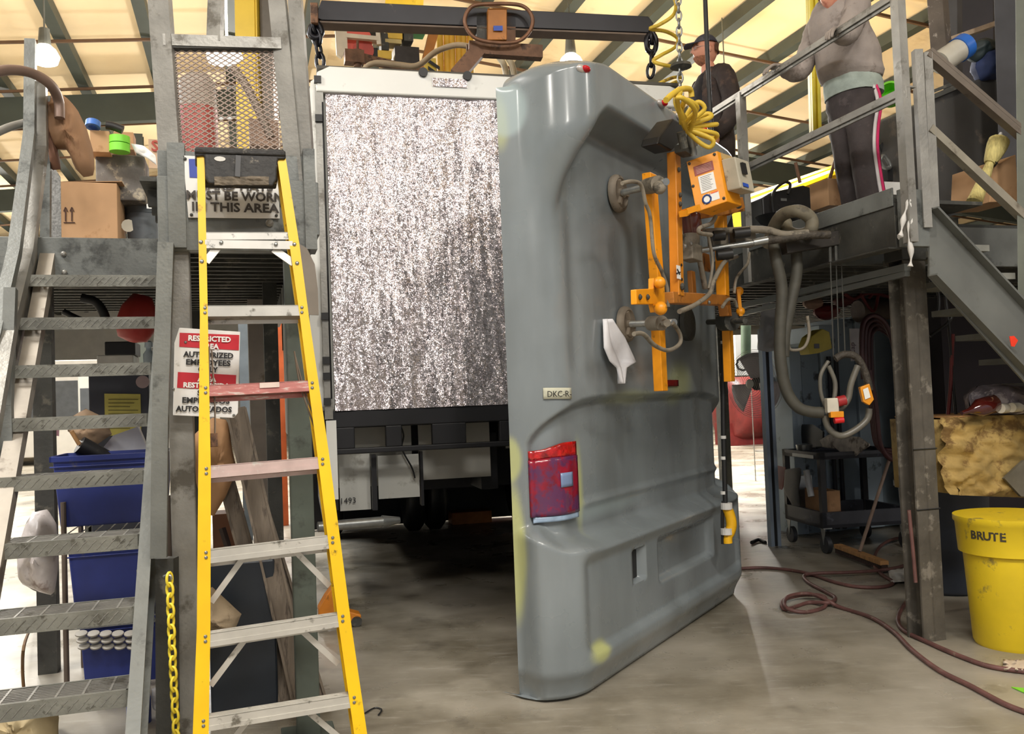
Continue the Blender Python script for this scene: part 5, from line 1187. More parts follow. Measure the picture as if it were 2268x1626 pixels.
# ---- on the left platform
P = Pl(200, 540, 5.5)
t = thing('cardboard_box', 'large cardboard box with two up arrows on the left platform edge', 'box', P(200, 540)+E2*.15)
mb = box3(P, 135, 402, 262, 540, .42); mb.build('box_body', card, t, bevel=.004)
mb = MB(); mb.ob(P(135, 404), E1*.02+E2*.0+(P(262, 402)-P(135, 404)), E2*.2+Z*.008, Z*.004); mb.build('top_flap', card, t)
for x in (145, 159):
    mb = MB(); q_ = lambda a, b: P(a, b, -.003); mb.bar(q_(x, 490), q_(x, 466), .007, .002, E2); mb.bar(q_(x-4, 468), q_(x, 459), .006, .002, E2); mb.bar(q_(x+4, 468), q_(x, 459), .006, .002, E2); mb.build('printed_arrow', mat('brown_print', (70, 40, 28), .7), t)
mb = MB(); mb.bar(P(141, 493, -.003), P(166, 493, -.003), .006, .002, E2); mb.build('printed_bar', MATS['brown_print'], t)
P = Pl(310, 540, 5.75)
t = thing('round_bin', 'round grey rubber bin beside the big cardboard box', 'bin', P(310, 540)+E2*.3)
c = P(309, 540)+E2*.24; r1 = (P(350, 470)-P(266, 470)).length/2
mb = MB(); mb.lathe(c, Z, [(r1*.82, 0), (r1*.94, .24)], 28); mb.build('bin_body', mat('bin_grey', (98, 104, 110), .5, 0, .1, 4, (80, 84, 86), .3, 6), t, smooth=True)
mb = MB(); zt_ = P(309, 446).z-P(309, 540).z; mb.lathe(c+Z*.24, Z, [(r1*.98, 0), (r1*1.0, zt_-.26), (r1*1.05, zt_-.25), (r1*1.05, zt_-.22), (r1*.8, zt_-.22)], 28); mb.build('rim', mat('bin_rim', (88, 94, 100), .5), t, smooth=True)
mb = MB(); pc_ = P(284, 500, -.01); mb.prism([pc_+E1*(.042*math.cos(a))+Z*(.042*math.sin(a)) for a in [i*.5 for i in range(12)] if abs(a-.2) > .3], -E2*.004); mb.build('round_sticker', mat('cream_sticker', (206, 202, 186), .6), t)
mb = MB(); mb.ob(P(325, 462, -.03), E1*.07, -E2*.003, Z*.03); mb.build('white_label', paper, t)
mb = box3(Pl(280, 440, 5.7), 213, 340, 322, 442, .3); one(mb, 'paint_crusted_tote', mat('crusted_grey', (104, 100, 96), .8, 0, .2, 9, (170, 160, 140), .32, 9, .5, 20), 'dark grey tote crusted with pale paint spots standing on the round bin', 'tote', bevel=.01)
mb = crumple(Pl(340, 460, 6.1), [(325, 400), (365, 405), (366, 500), (340, 520), (322, 470)], .2, .03); one(mb, 'black_bag', black, 'black plastic bag behind the round grey bin', 'bag', smooth=True)
Pb = Pl(280, 335, 5.6)
mb = box3(Pb, 200, 288, 243, 336, .18); one(mb, 'small_carton', card, 'small open cardboard carton on the crusted tote beside the green tape', 'box', bevel=.003)
mb = box3(Pl(270, 330, 5.8), 252, 291, 296, 330, .15); one(mb, 'small_carton', kraft, 'brown carton on the crusted tote behind the green tape', 'box', bevel=.003)
t = thing('tape_roll', 'pair of bright green tape rolls stacked on the crusted tote', 'tape roll', Pb(265, 336))
for y0, y1 in ((302, 318), (319, 337)):
    mb = MB(); a, b = Pb(265, y1), Pb(265, y0); mb.lathe(a, b-a, [(.03, 0), (.062, 0), (.062, (b-a).length*.95), (.03, (b-a).length*.95)], 22); mb.build('green_roll', green, t, smooth=True)
mb = crumple(Pb, [(290, 318), (318, 322), (345, 345), (347, 366), (325, 350), (300, 338)], .02, .012, dome=.0); one(mb, 'paper_sheet', paper, 'crumpled white sheet hanging off the crusted tote', 'paper', smooth=True)
roll('tape_roll', bluep, 'blue and white masking tape roll on the small cardboard carton', Pb, 206, 276, .045, .04, (0, .3, 1))
mb = MB(); mb.tube([Pb(235, 277), Pb(252, 280), Pb(272, 288)], .028, 8); one(mb, 'black_canister', blackp, 'black plastic canister lying on the small carton', 'canister', smooth=True)
P = Pl(150, 380, 5.05)
mb = crumple(P, [(112, 212), (140, 208), (170, 240), (192, 285), (208, 340), (210, 388), (185, 392), (165, 372), (150, 330), (120, 330), (98, 300), (100, 250)], .22, .05); one(mb, 'work_coat', mat('tan_canvas', (158, 122, 92), .85, 0, .14, 5, (120, 80, 56), .25, 4, .5, 12, stretch=(1, 1, .3)), 'tan canvas work coat hanging over the left stair rail', 'coat', smooth=True)
mb = crumple(P, [(98, 215), (118, 212), (122, 300), (135, 375), (115, 378), (100, 320)], .15, .04, seed=4); one(mb, 'coat_lining', mat('brown_cloth', (112, 78, 60), .85, 0, .2, 7), 'dark brown cloth bunched behind the tan coat on the rail', 'cloth', smooth=True)
P = Pl(345, 340, 7.5); t = thing('station_sign', 'pale tan hanging sign with red letters half hidden behind the gate post', 'sign', P(345, 370))
mb = box3(P, 330, 308, 392, 372, .02); mb.build('sign_board', mat('tan_sign', (206, 176, 146), .6), t)
text('STA', .13, P(335, 334, -.015), E1, Z, 'lettering', mat('sign_red_ink', (176, 74, 60), .6), t, .002, .003, align='LEFT')
# behind the mesh gate
P = Pl(440, 330, 6.0)
t = thing('gas_cylinder', 'red and grey round tank standing behind the mesh gate', 'tank', P(440, 338)+E2*.2)
c = P(440, 400)+E2*.16; r_ = (P(486, 300)-P(396, 300)).length/2; h1 = P(440, 226).z-c.z; h2 = P(440, 150).z-c.z
mb = MB(); mb.lathe(c, Z, [(r_, 0), (r_*1.02, h1*.1), (r_, h1)], 26); mb.build('red_body', mat('faded_red', (150, 62, 56), .5, 0, .12, 5, (110, 60, 54), .3, 6), t, smooth=True)
mb = MB(); mb.lathe(c+Z*h1, Z, [(r_*.98, 0), (r_*.92, (h2-h1)*.8), (r_*.6, h2-h1)], 26); mb.build('grey_top', mat('grey_top', (136, 128, 120), .6, 0, .15, 6), t, smooth=True)
mb = box3(P, 553, 262, 618, 322, .25); one(mb, 'brown_crate', mat('brown_crate', (120, 96, 80), .7, 0, .2, 5), 'brown crate behind the right side of the mesh gate', 'crate', bevel=.006)
mb = MB(); mb.tube([P(516, 150), P(545, 190), P(575, 250), P(600, 305)], .03, 10); one(mb, 'slanted_pipe', mat('brown_grey_pipe', (104, 94, 84), .5, .3), 'slanted grey-brown pipe behind the mesh gate', 'pipe', smooth=True)
P = Pl(550, 300, 7.6)
mb = MB(); mb.bar(P(548, -40), P(556, 420), .17, .2); mb.bar(P(569, -40), P(578, 420), .05, .22); one(mb, 'crane_column', mat('crane_yellow', (236, 200, 62), .45, 0, .08, 3, (200, 160, 50), .2, 6), 'tall yellow crane column behind the mesh gate', 'column')
mb = MB(); mb.bar(P(592, -40), P(604, 420), .10, .16); one(mb, 'steel_post', mat('brown_grey_post', (104, 98, 90), .5, .2), 'grey-brown steel post directly right of the yellow crane column', 'post')
q_ = P(503, 112, -2.0); mb = MB(); mb.cyl(q_, q_+Z*3.2, .008, n=6); mb.cyl(P(503, 122, -2.0)-Z*.02, P(503, 122, -2.0)+Z*.10, .10, .06); o = one(mb, 'work_lamp', lampglass, 'bright round lamp glaring through the mesh gate top', 'lamp', smooth=True)
# ---- under the left platform
P = Pl(300, 720, 5.7)
t = thing('funnel_shade', 'red plastic funnel shade hanging under the stair platform', 'shade', P(298, 758))
mb = MB(); 
mb.lathe(P(292, 758), (P(310, 655)-P(292, 758)).normalized()+E1*.05, [(.02, -.0), (.09, .02), (.125, .10), (.11, .22), (.06, .31)], 24); mb.build('shade_body', mat('faded_red_plastic', (168, 50, 44), .45, 0, .1, 5), t, smooth=True)
mb = MB(); mb.tube([P(180, 660), P(210, 668), P(228, 690), P(236, 715)], .03, 10); mb.tube([P(140, 690), P(170, 705), P(200, 715)], .02, 8); one(mb, 'ribbed_duct', black, 'black ribbed duct under the stair platform left of the red shade', 'duct', smooth=True)
P = Pl(270, 1000, 6.6)
t = thing('dark_cabinet', 'dark grey cabinet with a yellow notice behind the stair', 'cabinet', P(270, 1150))
mb = box3(P, 205, 828, 340, 1290, .6); mb.build('cabinet_body', mat('cabinet_dark', (56, 58, 66), .45, .1, .1, 3), t, bevel=.01)
mb = MB(); mb.ob(P(233, 965, -.01), P(313, 965)-P(233, 965), E2*.005, Z*(P(233, 872).z-P(233, 965).z)); nt_ = mb.build('yellow_notice', mat('yellow_paper', (196, 186, 96), .7), t)
for i in range(9): mb = MB(); y = 885+i*8; mb.bar(P(240, y, -.014), P(306-(i % 3)*9, y, -.014), .002, .006, Z); mb.build('print_line', mat('olive_print', (120, 112, 60), .7), nt_)
mb = MB(); c = P(316, 846, -.01); mb.cyl(c, c-E2*.004, .048, n=20); mb.build('round_sticker', mat('pale_pink_sticker', (170, 150, 150), .6), t)
mb = box3(P, 215, 787, 296, 828, .4); one(mb, 'white_monitor_box', mat('beige_case', (200, 198, 190), .5), 'pale office printer case on top of the dark cabinet', 'printer', bevel=.008)
mb = box3(P, 232, 757, 300, 787, .35); one(mb, 'black_device', black, 'black device on the pale case above the dark cabinet', 'device', bevel=.008)
mb = MB(); mb.lathe(P(331, 828), Z, [(.04, 0), (.042, .15), (.02, .18), (.02, .2), (.03, .2), (.03, .24), (.01, .25)], 16); one(mb, 'clear_bottle', mat('pale_bottle', (190, 206, 216), .15, 0, .05), 'pale bottle with a dark cap beside the black device', 'bottle', smooth=True)
mb = MB(); mb.prism([P(x, y, -.5) for x, y in ((82, 915), (104, 917), (131, 934), (130, 966), (80, 962))], E2*.01); one(mb, 'pink_sheet', mat('pink_sheet', (222, 168, 186), .6), 'pink sheet of foam board behind the stair', 'sheet')
mb = MB(); mb.cyl(P(98, 960, -.4), P(112, 1130, -.4), .02); one(mb, 'brown_post', mat('maroon_post', (84, 44, 44), .5), 'thin maroon post below the pink sheet', 'post')
P = Pl(230, 1000, 5.2)
mb = crumple(P, [(155, 925), (190, 905), (232, 925), (248, 962), (215, 985), (175, 975), (150, 955)], .12, .04); one(mb, 'paper_bag', mat('brown_paper', (176, 148, 120), .85, 0, .12, 8, bump=.4, bscale=20), 'crumpled brown paper bag above the top blue tote', 'bag', smooth=True)
mb = MB(); mb.prism([P(x, y, .1) for x, y in ((215, 1008), (250, 965), (305, 945), (332, 1008))], E2*.1); one(mb, 'white_sheet', mat('white_panel', (206, 206, 212), .4), 'folded white sheet leaning in the top blue tote', 'sheet')
t = thing('caulk_roll', 'black wrapped cylinder lying across the top blue tote', 'roll', P(220, 1000, -.1))
mb = MB(); mb.cyl(P(176, 985, -.12), P(258, 1030, -.05), .052, n=18); mb.build('roll_body', blackp, t, smooth=True)
mb = MB(); mb.cyl(P(158, 955, -.13), P(176, 985, -.12), .012); mb.build('roll_core', wood, t)
# shelf with blue totes
Ps = Pl(240, 1170, 4.75)
sh = thing('wire_shelf', 'grey wire shelving rack behind the stair holding blue totes', 'shelf', fz(250, 1560, 0))
def col_(x0, y0, x1, y1, d, w_=.03): mb = MB(); mb.bar(Ps(x0, y0, d), Ps(x1, y1, d), w_, w_); mb.build('shelf_post', galv, sh)
zb_ = 0.0
pa, pb_ = Ps(138, 1000, -.02), Ps(372, 1000, -.02)
for q_, d in ((pa, 0), (pb_, 0), (pa, .5), (pb_, .5)): mb = MB(); x = q_+E2*d; mb.cyl(V((x.x, x.y, 0)), V((x.x, x.y, 1.0)), .014, n=10); mb.build('shelf_post', mat('brown_grey_metal', (104, 92, 84), .5, .4), sh)
for y in (1180, 1370, 1560):
    z = Ps(240, y).z; mb = MB()
    A = V((pa.x, pa.y, z)); B = V((pb_.x, pb_.y, z))
    mb.bar(A, B, .006, .006); mb.bar(A-Z*.035, B-Z*.035, .006, .006); n = 22
    for i in range(n): mb.bar(A.lerp(B, i/n), A.lerp(B, (i+.5)/n)-Z*.035, .004, .004); mb.bar(A.lerp(B, (i+.5)/n)-Z*.035, A.lerp(B, (i+1)/n), .004, .004)
    for i in range(9): mb.bar(A.lerp(B, i/8), A.lerp(B, i/8)+E2*.5, .005, .005)
    mb.build('wire_deck', galv, sh, kind='stuff')
def tote(x0, y0, x1, y1, dep, d, label, lid=True, m_=bluebin):
    t = thing('blue_tote', label, 'tote', Ps((x0+x1)/2, y1, d), 'blue totes')
    a, b = Ps(x0, y1, d), Ps(x1, y1, d); h = (Ps(x0, y0, d)-a).length; x = E1*(b-a).dot(E1); w = x.length
    mb = MB(); bot = [a+x*.05+E2*.03, a+x*.95+E2*.03, a+x*.95+E2*(dep-.03), a+x*.05+E2*(dep-.03)]; top = [a+Z*h, a+x+Z*h, a+x+E2*dep+Z*h, a+E2*dep+Z*h]
    mb.add(bot+top, [(0, 3, 2, 1), (0, 1, 5, 4), (1, 2, 6, 5), (2, 3, 7, 6), (3, 0, 4, 7)]+([(4, 5, 6, 7)] if lid else [])); mb.build('tote_body', m_, t, bevel=.008)
    mb = MB(); r = a+Z*(h-.03)-E1*.012-E2*.012; mb.ob(r, x+E1*.024, E2*.014, Z*.03); mb.ob(r, E1*.014, E2*(dep+.024), Z*.03); mb.ob(r+x+E1*.01, E1*.014, E2*(dep+.024), Z*.03); mb.ob(r+E2*(dep+.012), x+E1*.024, E2*.014, Z*.03); mb.ob(r-Z*.03, x+E1*.024, E2*.01, Z*.008); mb.build('rim', m_, t, bevel=.003)
    return t, a, x, h
t_, a, x, h = tote(118, 1012, 372, 1172, .42, -.02, 'uppermost blue plastic tote on the wire shelf, filled with folded sheets', False)
tote(152, 1212, 372, 1365, .4, .02, 'blue tote with a worn patch on the second shelf down')
t_, a, x, h = tote(178, 1378, 372, 1545, .4, .03, 'dim blue tote behind the pale round discs on the lower shelf')
tote(128, 1540, 290, 1640, .3, .0, 'lowest blue tote on the floor under the shelf')
mb = MB(); mb.prism([Ps(x, y, -.02) for x, y in ((302, 1262), (322, 1264), (322, 1278), (314, 1292), (304, 1278))], -E2*.004); one(mb, 'worn_sticker', mat('grey_sticker', (128, 124, 122), .7), 'torn grey sticker on the second blue tote', 'sticker')
t = thing('disc_stack', 'pale round discs lying in rows before the lower blue tote', 'discs', Ps(260, 1440, -.05))
for i in range(5):
    for j in range(3):
        mb = MB(); c = Ps(180+i*27+j*3, 1406+j*14, -.06); mb.lathe(c, Z+E2*-.3, [(.027, 0), (.03, .004), (.03, .01), (.02, .013)], 16); mb.build('disc', mat('dull_white_disc', (170, 166, 158), .6, 0, .1, 10), t, smooth=True)
mb = crumple(Pl(85, 1200, 4.3), [(72, 1135), (105, 1128), (125, 1160), (130, 1250), (120, 1320), (80, 1310), (42, 1290), (38, 1220), (55, 1165)], .3, .05); one(mb, 'plastic_bag', mat('milky_bag', (206, 198, 196), .35, 0, .15, 7, (150, 132, 128), .35, 6, .6, 12), 'milky white plastic rubbish bag hanging behind the stair', 'bag', smooth=True)
mb = crumple(Pl(60, 1626, 3.9), [(-30, 1560), (20, 1540), (70, 1560), (110, 1545), (130, 1590), (128, 1680), (-30, 1690)], .4, .06, seed=9); one(mb, 'drop_cloth', mat('tan_drop_cloth', (190, 172, 134), .85, 0, .14, 5, (140, 122, 90), .3, 4, .6, 10), 'rumpled tan drop cloth heaped under the lowest stair tread', 'cloth', smooth=True)
mb = MB(); mb.tube([fz(80, 1370), at(56, 1420, 4.6), at(50, 1480, 4.6), at(54, 1540, 4.6)], .008, 6); one(mb, 'brown_rope', mat('brown_rope', (110, 82, 50), .8), 'thin brown rope hanging below the plastic rubbish bag', 'rope')
P = Pl(310, 1600, 4.2)
t = thing('blue_jug', 'blue and white labelled bottle at the foot of the shelf', 'bottle', P(310, 1700))
mb = MB(); a = P(310, 1690); mb.lathe(a, Z, [(.05, 0), (.055, .02), (.055, .30), (.03, .36), (.02, .37)], 20); mb.build('jug_body', mat('jug_blue', (44, 66, 140), .35), t, smooth=True)
mb = MB(); mb.lathe(a+Z*.09, Z, [(.0565, 0), (.0565, .09)], 20); mb.build('jug_label', mat('jug_label', (176, 180, 190), .5), t, smooth=True)
mb = crumple(P, [(336, 1525), (365, 1515), (372, 1560), (362, 1585), (338, 1570)], .1, .04); one(mb, 'plastic_wrap', mat('white_wrap', (200, 200, 204), .3, 0, .12, 9, bump=.5, bscale=20), 'crumpled white plastic wrap beside the blue labelled bottle', 'wrap', smooth=True)
# ---- between the column and the camper: boards, bags, dark sheets
P = Pl(560, 1200, 4.35)
lean = (((522, 905), (690, 1640), .09), ((560, 1060), (735, 1640), .06), ((500, 1060), (660, 1640), .07))
for i, (a, b, w_) in enumerate(lean):
    mb = MB(); q0, q1 = P(*a, .05*i), P(*b, .05*i-.25); mb.bar(q0, q1, w_, .02, E2); mb.bar(q0+E1*w_*.5, q1+E1*w_*.5, .012, .05, E2); mb.bar(q0-E1*w_*.5, q1-E1*w_*.5, .012, .05, E2)
    one(mb, 'leaning_channel', board, ['long grey-brown channel leaning behind the ladder, reaching highest', 'grey-brown channel leaning nearest the green column', 'short grey-brown channel leaning nearest the ladder side rail'][i], 'board', group='leaning channels')
mb = MB(); mb.bar(P(492, 1170, .1), P(640, 1640, -.1), .03, .02); one(mb, 'dark_bar', mat('dark_brown_bar', (44, 30, 26), .5), 'thin dark brown bar leaning among the grey channels', 'bar')
mb = crumple(P, [(470, 925), (505, 930), (515, 1000), (525, 1040), (500, 1100), (470, 1150), (440, 1090), (412, 980)], .10, .03); one(mb, 'kraft_bag', kraft, 'brown kraft paper bag hanging behind the ladder left rail', 'bag', smooth=True)
mb = crumple(Pl(490, 1350, 4.0), [(428, 1330), (470, 1300), (535, 1360), (520, 1395), (470, 1398), (425, 1400), (420, 1360)], .15, .04, seed=3); one(mb, 'grey_sack', mat('dirty_sack', (168, 150, 124), .85, 0, .16, 8, (100, 84, 64), .35, 6, .5, 16), 'dirty pale sack slumped behind the ladder', 'sack', smooth=True)
mb = box3(Pl(540, 1500, 4.2), 470, 1250, 620, 1660, .3); one(mb, 'dark_panel_stack', mat('dark_slate', (42, 48, 56), .35, .1, .2, 3), 'stack of dark slate panels standing behind the ladder steps', 'panels', bevel=.01)
mb = box3(Pl(515, 1200, 4.7), 474, 1140, 545, 1290, .2); one(mb, 'brown_board', mat('brown_hardboard', (118, 78, 56), .6, 0, .1), 'brown hardboard standing behind the kraft paper bag', 'board')
P = Pl(600, 1000, 8.5)
for i, (x, w_, mm, y0, lab) in enumerate(((602, .10, mat('near_black_post', (30, 28, 28), .5), 640, 'black square post seen between the ladder steps'), (562, .14, mat('pale_worn_post', (176, 166, 156), .5, 0, .12, 5, (140, 128, 112), .3, 5), 640, 'pale worn post seen left of the black post through the ladder'), (622, .10, mat('orange_door_edge', (204, 96, 44), .5), 560, 'orange upright panel right of the black post'), (540, .10, mat('blue_grey_post', (120, 130, 140), .5), 700, 'blue-grey post at the edge of the restricted area notice'))):
    q_ = P(x, 1190, [0, -1.2, 2.5, 1.5][i]); mb = MB(); x2 = V((q_.x, q_.y, 0)); mb.ob(x2, E1*w_, E2*w_, Z*2.9); one(mb, 'shop_post', mm, lab, 'post')
mb = MB(); base_ = fz(665, 1010)
rl = thing('steel_rack', 'row of dark upright sheets racked on the floor beyond the left platform', 'rack', H(-1.4, 9.6, 0))
for i in range(9): mb = MB(); mb.hb(-1.5+i*.07, -1.47+i*.07, 9.4, 10.6, 0, 1.0); mb.build('rack_sheet', steel_d, rl)
# orange floor jack
jk = thing('floor_jack', 'small orange wheeled jack on the floor behind the ladder', 'jack', fz(760, 1388, 0))
jc = fz(765, 1392, 0)
mb = MB(); mb.prism([fb(x, y, ab(jc)[1]) for x, y in ((706, 1350), (722, 1322), (738, 1300), (742, 1330), (762, 1352), (800, 1362), (800, 1376), (708, 1378))], E2*.12); mb.build('jack_body', mat('jack_orange', (216, 130, 30), .5, 0, .15, 8, (120, 74, 30), .25, 9), jk, bevel=.006)
for x in (714, 790): mb = MB(); c = fb(x, 1380, ab(jc)[1]); mb.cyl(V((c.x, c.y, .035)), V((c.x, c.y, .035))+E2*.04, .035, n=18); mb.build('jack_wheel', steel_d, jk, smooth=True)
mb = MB(); mb.cyl(fb(744, 1330, ab(jc)[1]), fb(741, 1240, ab(jc)[1]), .012); mb.build('jack_handle', steel_d, jk)
# ---- right side, under the platform
P = Pl(1660, 850, 9.0)
fan = thing('pedestal_fan', 'large wire pedestal fan behind the grey cap, seen edge on', 'fan', fz(1700, 1010, 0))
fc = P(1672, 850); fax = V((-.80, -.60, 0)).normalized(); fx, fy = perp(fax)
for r in [.02+.022*i for i in range(16)]:
    mb = MB(); mb.tube([fc+fax*(.08*(1-(r/.36)**2))+fx*r*math.cos(t)+fy*r*math.sin(t) for t in [i*math.pi/14 for i in range(28)]], .0022, 4, True, 1)
    mb.build('cage_ring', mat('fan_wire', (196, 192, 194), .4, .3), fan)
mb = MB(); mb.lathe(fc+fax*.075, fax, [(.045, 0), (.05, .01), (.03, .02), (0, .022)], 18); mb.build('fan_badge', white, fan, smooth=True)
for k in range(3):
    mb = MB(); a0 = k*2.094
    mb.grid(lambda u, v: fc+fx*(math.cos(a0+u*1.1)*(.06+.26*v))+fy*(math.sin(a0+u*1.1)*(.06+.26*v))+fax*(.05*u-.03), 8, 5); mb.build('fan_blade', mat('fan_blade', (214, 208, 214), .4, 0, .05), fan, smooth=True, solid=.003)
mb = MB(); mb.cyl(fc-fax*.15, fc-fax*.02, .07); mb.build('fan_motor', steel_d, fan, smooth=True)
q_ = fz(1696, 1000, 0); mb = MB(); mb.cyl(V((q_.x, q_.y, 0)), V((q_.x, q_.y, fc.z)), .018); mb.cyl(V((q_.x, q_.y, 0)), V((q_.x, q_.y, .03)), .24, n=24); mb.bar(fc-fax*.1, V((q_.x, q_.y, fc.z)), .03, .03); mb.build('fan_stand', steel_l, fan, smooth=True)
P = Pl(1650, 900, 24.0)
q0 = P(1655, 900); t = thing('red_machine', 'dark red rounded machine on the floor far behind the grey cap', 'machine', V((q0.x, q0.y, 0)))
mb = MB(); c = V((q0.x, q0.y, .95)); mb.lathe(c-E1*.75, E1, [(.5, 0), (.8, .06), (.88, .3), (.88, 1.2), (.5, 1.5)], 28); mb.build('drum_body', winred, t, smooth=True)
mb = MB(); ca_, cb_, _ = ab(c); mb.hb(ca_-.8, ca_+.8, cb_-.4, cb_+.4, 0, .6); mb.build('machine_base', winred, t)
mb = box3(Pl(1665, 820, 13.5), 1632, 742, 1682, 832, .05); one(mb, 'white_notice_board', paper, 'white board with a dark mark beyond the fan', 'board')
text('C', .3, Pl(1665, 820, 13.4)(1642, 822), E1, Z, 'lettering', ink, bpy.data.objects['white_notice_board'], .002, .003)
mb = box3(Pl(1670, 690, 14), 1652, 680, 1735, 698, .1); one(mb, 'yellow_hanging_bar', mat('bright_yellow', (246, 220, 20), .5), 'bright yellow bar hanging far beyond the fan', 'bar')
for x_ in (1656, 1730): mb = MB(); q_ = Pl(1670, 690, 14.2)(x_, 700); mb.cyl(V((q_.x, q_.y, 0)), q_, .008, n=6); mb.build('bar_stand', steel_l, bpy.data.objects['yellow_hanging_bar'])
mb = MB(); mb.cyl(Pl(1652, 780, 12.5)(1652, 690), Pl(1652, 780, 12.5)(1652, 800), .07); one(mb, 'green_cylinder', mat('sage_cylinder', (92, 112, 92), .5), 'sage green cylinder above the red machine', 'cylinder', smooth=True)
# cabinets and uprights behind the cart
P = Pl(1900, 1000, 8.9)
cab_ = thing('sheet_rack', 'blue-grey steel cabinet wall behind the tool cart', 'cabinet', V((P(1900, 1190).x, P(1900, 1190).y, 0)))
xs = [1762, 1790, 1832, 1868, 1912, 1958, 2012]
for i in range(6):
    a, b = P(xs[i], 1100), P(xs[i+1], 1100); z1 = P(xs[i], [770, 760, 720, 706, 700, 696][i]).z
    mb = MB(); a0, b0 = ab(a)[0], ab(b)[0]; bb0 = ab(a)[1]
    mb.hb(a0+.008, b0-.008, bb0+(.02 if i % 2 else 0), bb0+.5, .02, z1); mb.build('cabinet_panel', cabin if i % 2 else mat('pale_cabinet', (176, 192, 204), .4, .1, .1, 2, (110, 122, 130), .3, 4), cab_, bevel=.004)
for x in (1846, 1862):
    mb = MB(); q_ = P(x, 1000, -.05); mb.cyl(V((q_.x, q_.y, .05)), V((q_.x, q_.y, P(x, 790).z)), .022); mb.build('dark_pipe', mat('dark_pipe', (36, 38, 46), .5), cab_)
mb = MB(); mb.hb(ab(P(2012, 1000))[0], ab(P(2250, 1000))[0], ab(P(2012, 1000))[1]-.1, ab(P(2012, 1000))[1]+.3, 0, 2.2); one(mb, 'dark_partition', mat('dim_slate_partition', (58, 60, 66), .7, 0, .15, 2), 'dark slate partition behind the spattered column', 'partition')
q_ = Pl(1700, 900, 8.2); mb = MB()
a0, b0, _ = ab(q_(1694, 900)); 
t = thing('upright_frame', 'pale aluminium upright channels standing beside the fan', 'frame', H(a0, b0, 0))
for da in (0, .07): mb = MB(); mb.hb(a0+da, a0+da+.035, b0, b0+.06, 0, 2.02); mb.build('upright', mat('blue_alu', (150, 164, 180), .35, .4, .06), t)
mb = MB(); mb.hb(a0+.035, a0+.07, b0+.01, b0+.05, 0, 2.0); mb.build('dark_slot', black, t)
P = Pl(1705, 730, 8.0)
mb = crumple(P, [(1690, 668), (1712, 672), (1724, 720), (1726, 775), (1700, 780), (1678, 775), (1684, 710)], .12, .02); one(mb, 'plastic_bag', plas, 'clear plastic bag with black gloves hung beside the fan', 'bag', smooth=True)
mb = crumple(P, [(1692, 700), (1716, 705), (1720, 772), (1692, 772)], .08, .02, seed=2); one(mb, 'black_gloves', black, 'bundle of black gloves inside the clear hanging bag', 'gloves', smooth=True)
# clutter on the cabinets
Pc = Pl(1900, 690, 8.8)
mb = MB(); mb.cyl(Pc(1900, 690), Pc(1965, 684), .11, n=20); mb.cyl(Pc(1962, 684), Pc(1985, 682), .10, .10, n=20); one(mb, 'paint_bucket', mat('brown_bucket', (110, 94, 84), .6, 0, .2, 8), 'grey-brown bucket lying on its side on the cabinets', 'bucket', smooth=True)
for i, (x, y, r_, mm, lab) in enumerate(((1800, 672, .09, mat('tan_coil', (150, 120, 104), .7), 'tan coil of hose at the cabinet end above the yellow tool'), (1830, 690, .12, winred, 'dark red bundle on the cabinets beside the tan coil'), (1868, 668, .08, mat('maroon_cloth', (96, 46, 44), .7), 'maroon cloth heaped on the middle of the cabinets'))):
    mb = crumple(Pc, [(x+r_*220*math.cos(t), y+r_*160*math.sin(t)) for t in [k*.7 for k in range(9)]], .2, .05, seed=i*5); one(mb, ['hose_coil', 'red_bundle', 'cloth_heap'][i], mm, lab, ['coil', 'bundle', 'cloth'][i], smooth=True)
for i, (pts_, r_, mm, lab) in enumerate((
    ([(1870, 650), (1890, 662), (1920, 650), (1960, 655), (2000, 668)], .018, winred, 'dark red hose lying over the cabinet tops'),
    ([(1990, 600), (2003, 640), (2004, 700), (2000, 780)], .022, mat('maroon_hose', (92, 40, 38), .5), 'maroon hose dropping beside the spattered column'),
    ([(1905, 650), (1935, 690), (1945, 640), (1925, 660)], .015, winred, 'dark red cable crossing above the lying bucket'))):
    mb = MB(); mb.tube([Pc(x, y, -.3) for x, y in pts_], r_, 8); one(mb, 'red_hose', mm, lab, 'hose', smooth=True)
# dark red hose hank
hk = thing('hose_hank', 'hank of dark red hoses hanging in long loops beside the spattered column', 'hose', fa(1960, 1010, 3.9))
for i in range(4):
    d = i*7; Q = lambda x, y: Pl(1950, 850, 7.0+.1*i)(x, y)
    mb = MB(); mb.tube([Q(1912+d, 840+d*2), Q(1908+d, 760), Q(1914+d, 712+d), Q(1940+d*.5, 700+d*1.4), Q(1968+d*.4, 730+d), Q(1986+d*.5, 800), Q(2004+d*.6, 900), Q(2000+d*.4, 980), Q(1978, 1018-d), Q(1950-d*.4, 985), Q(1940-d*.5, 900), Q(1925, 820)], .020, 8); mb.build('hose_loop', mat('dark_maroon_hose', (66, 34, 36), .5, 0, .15, 9), hk, smooth=True)
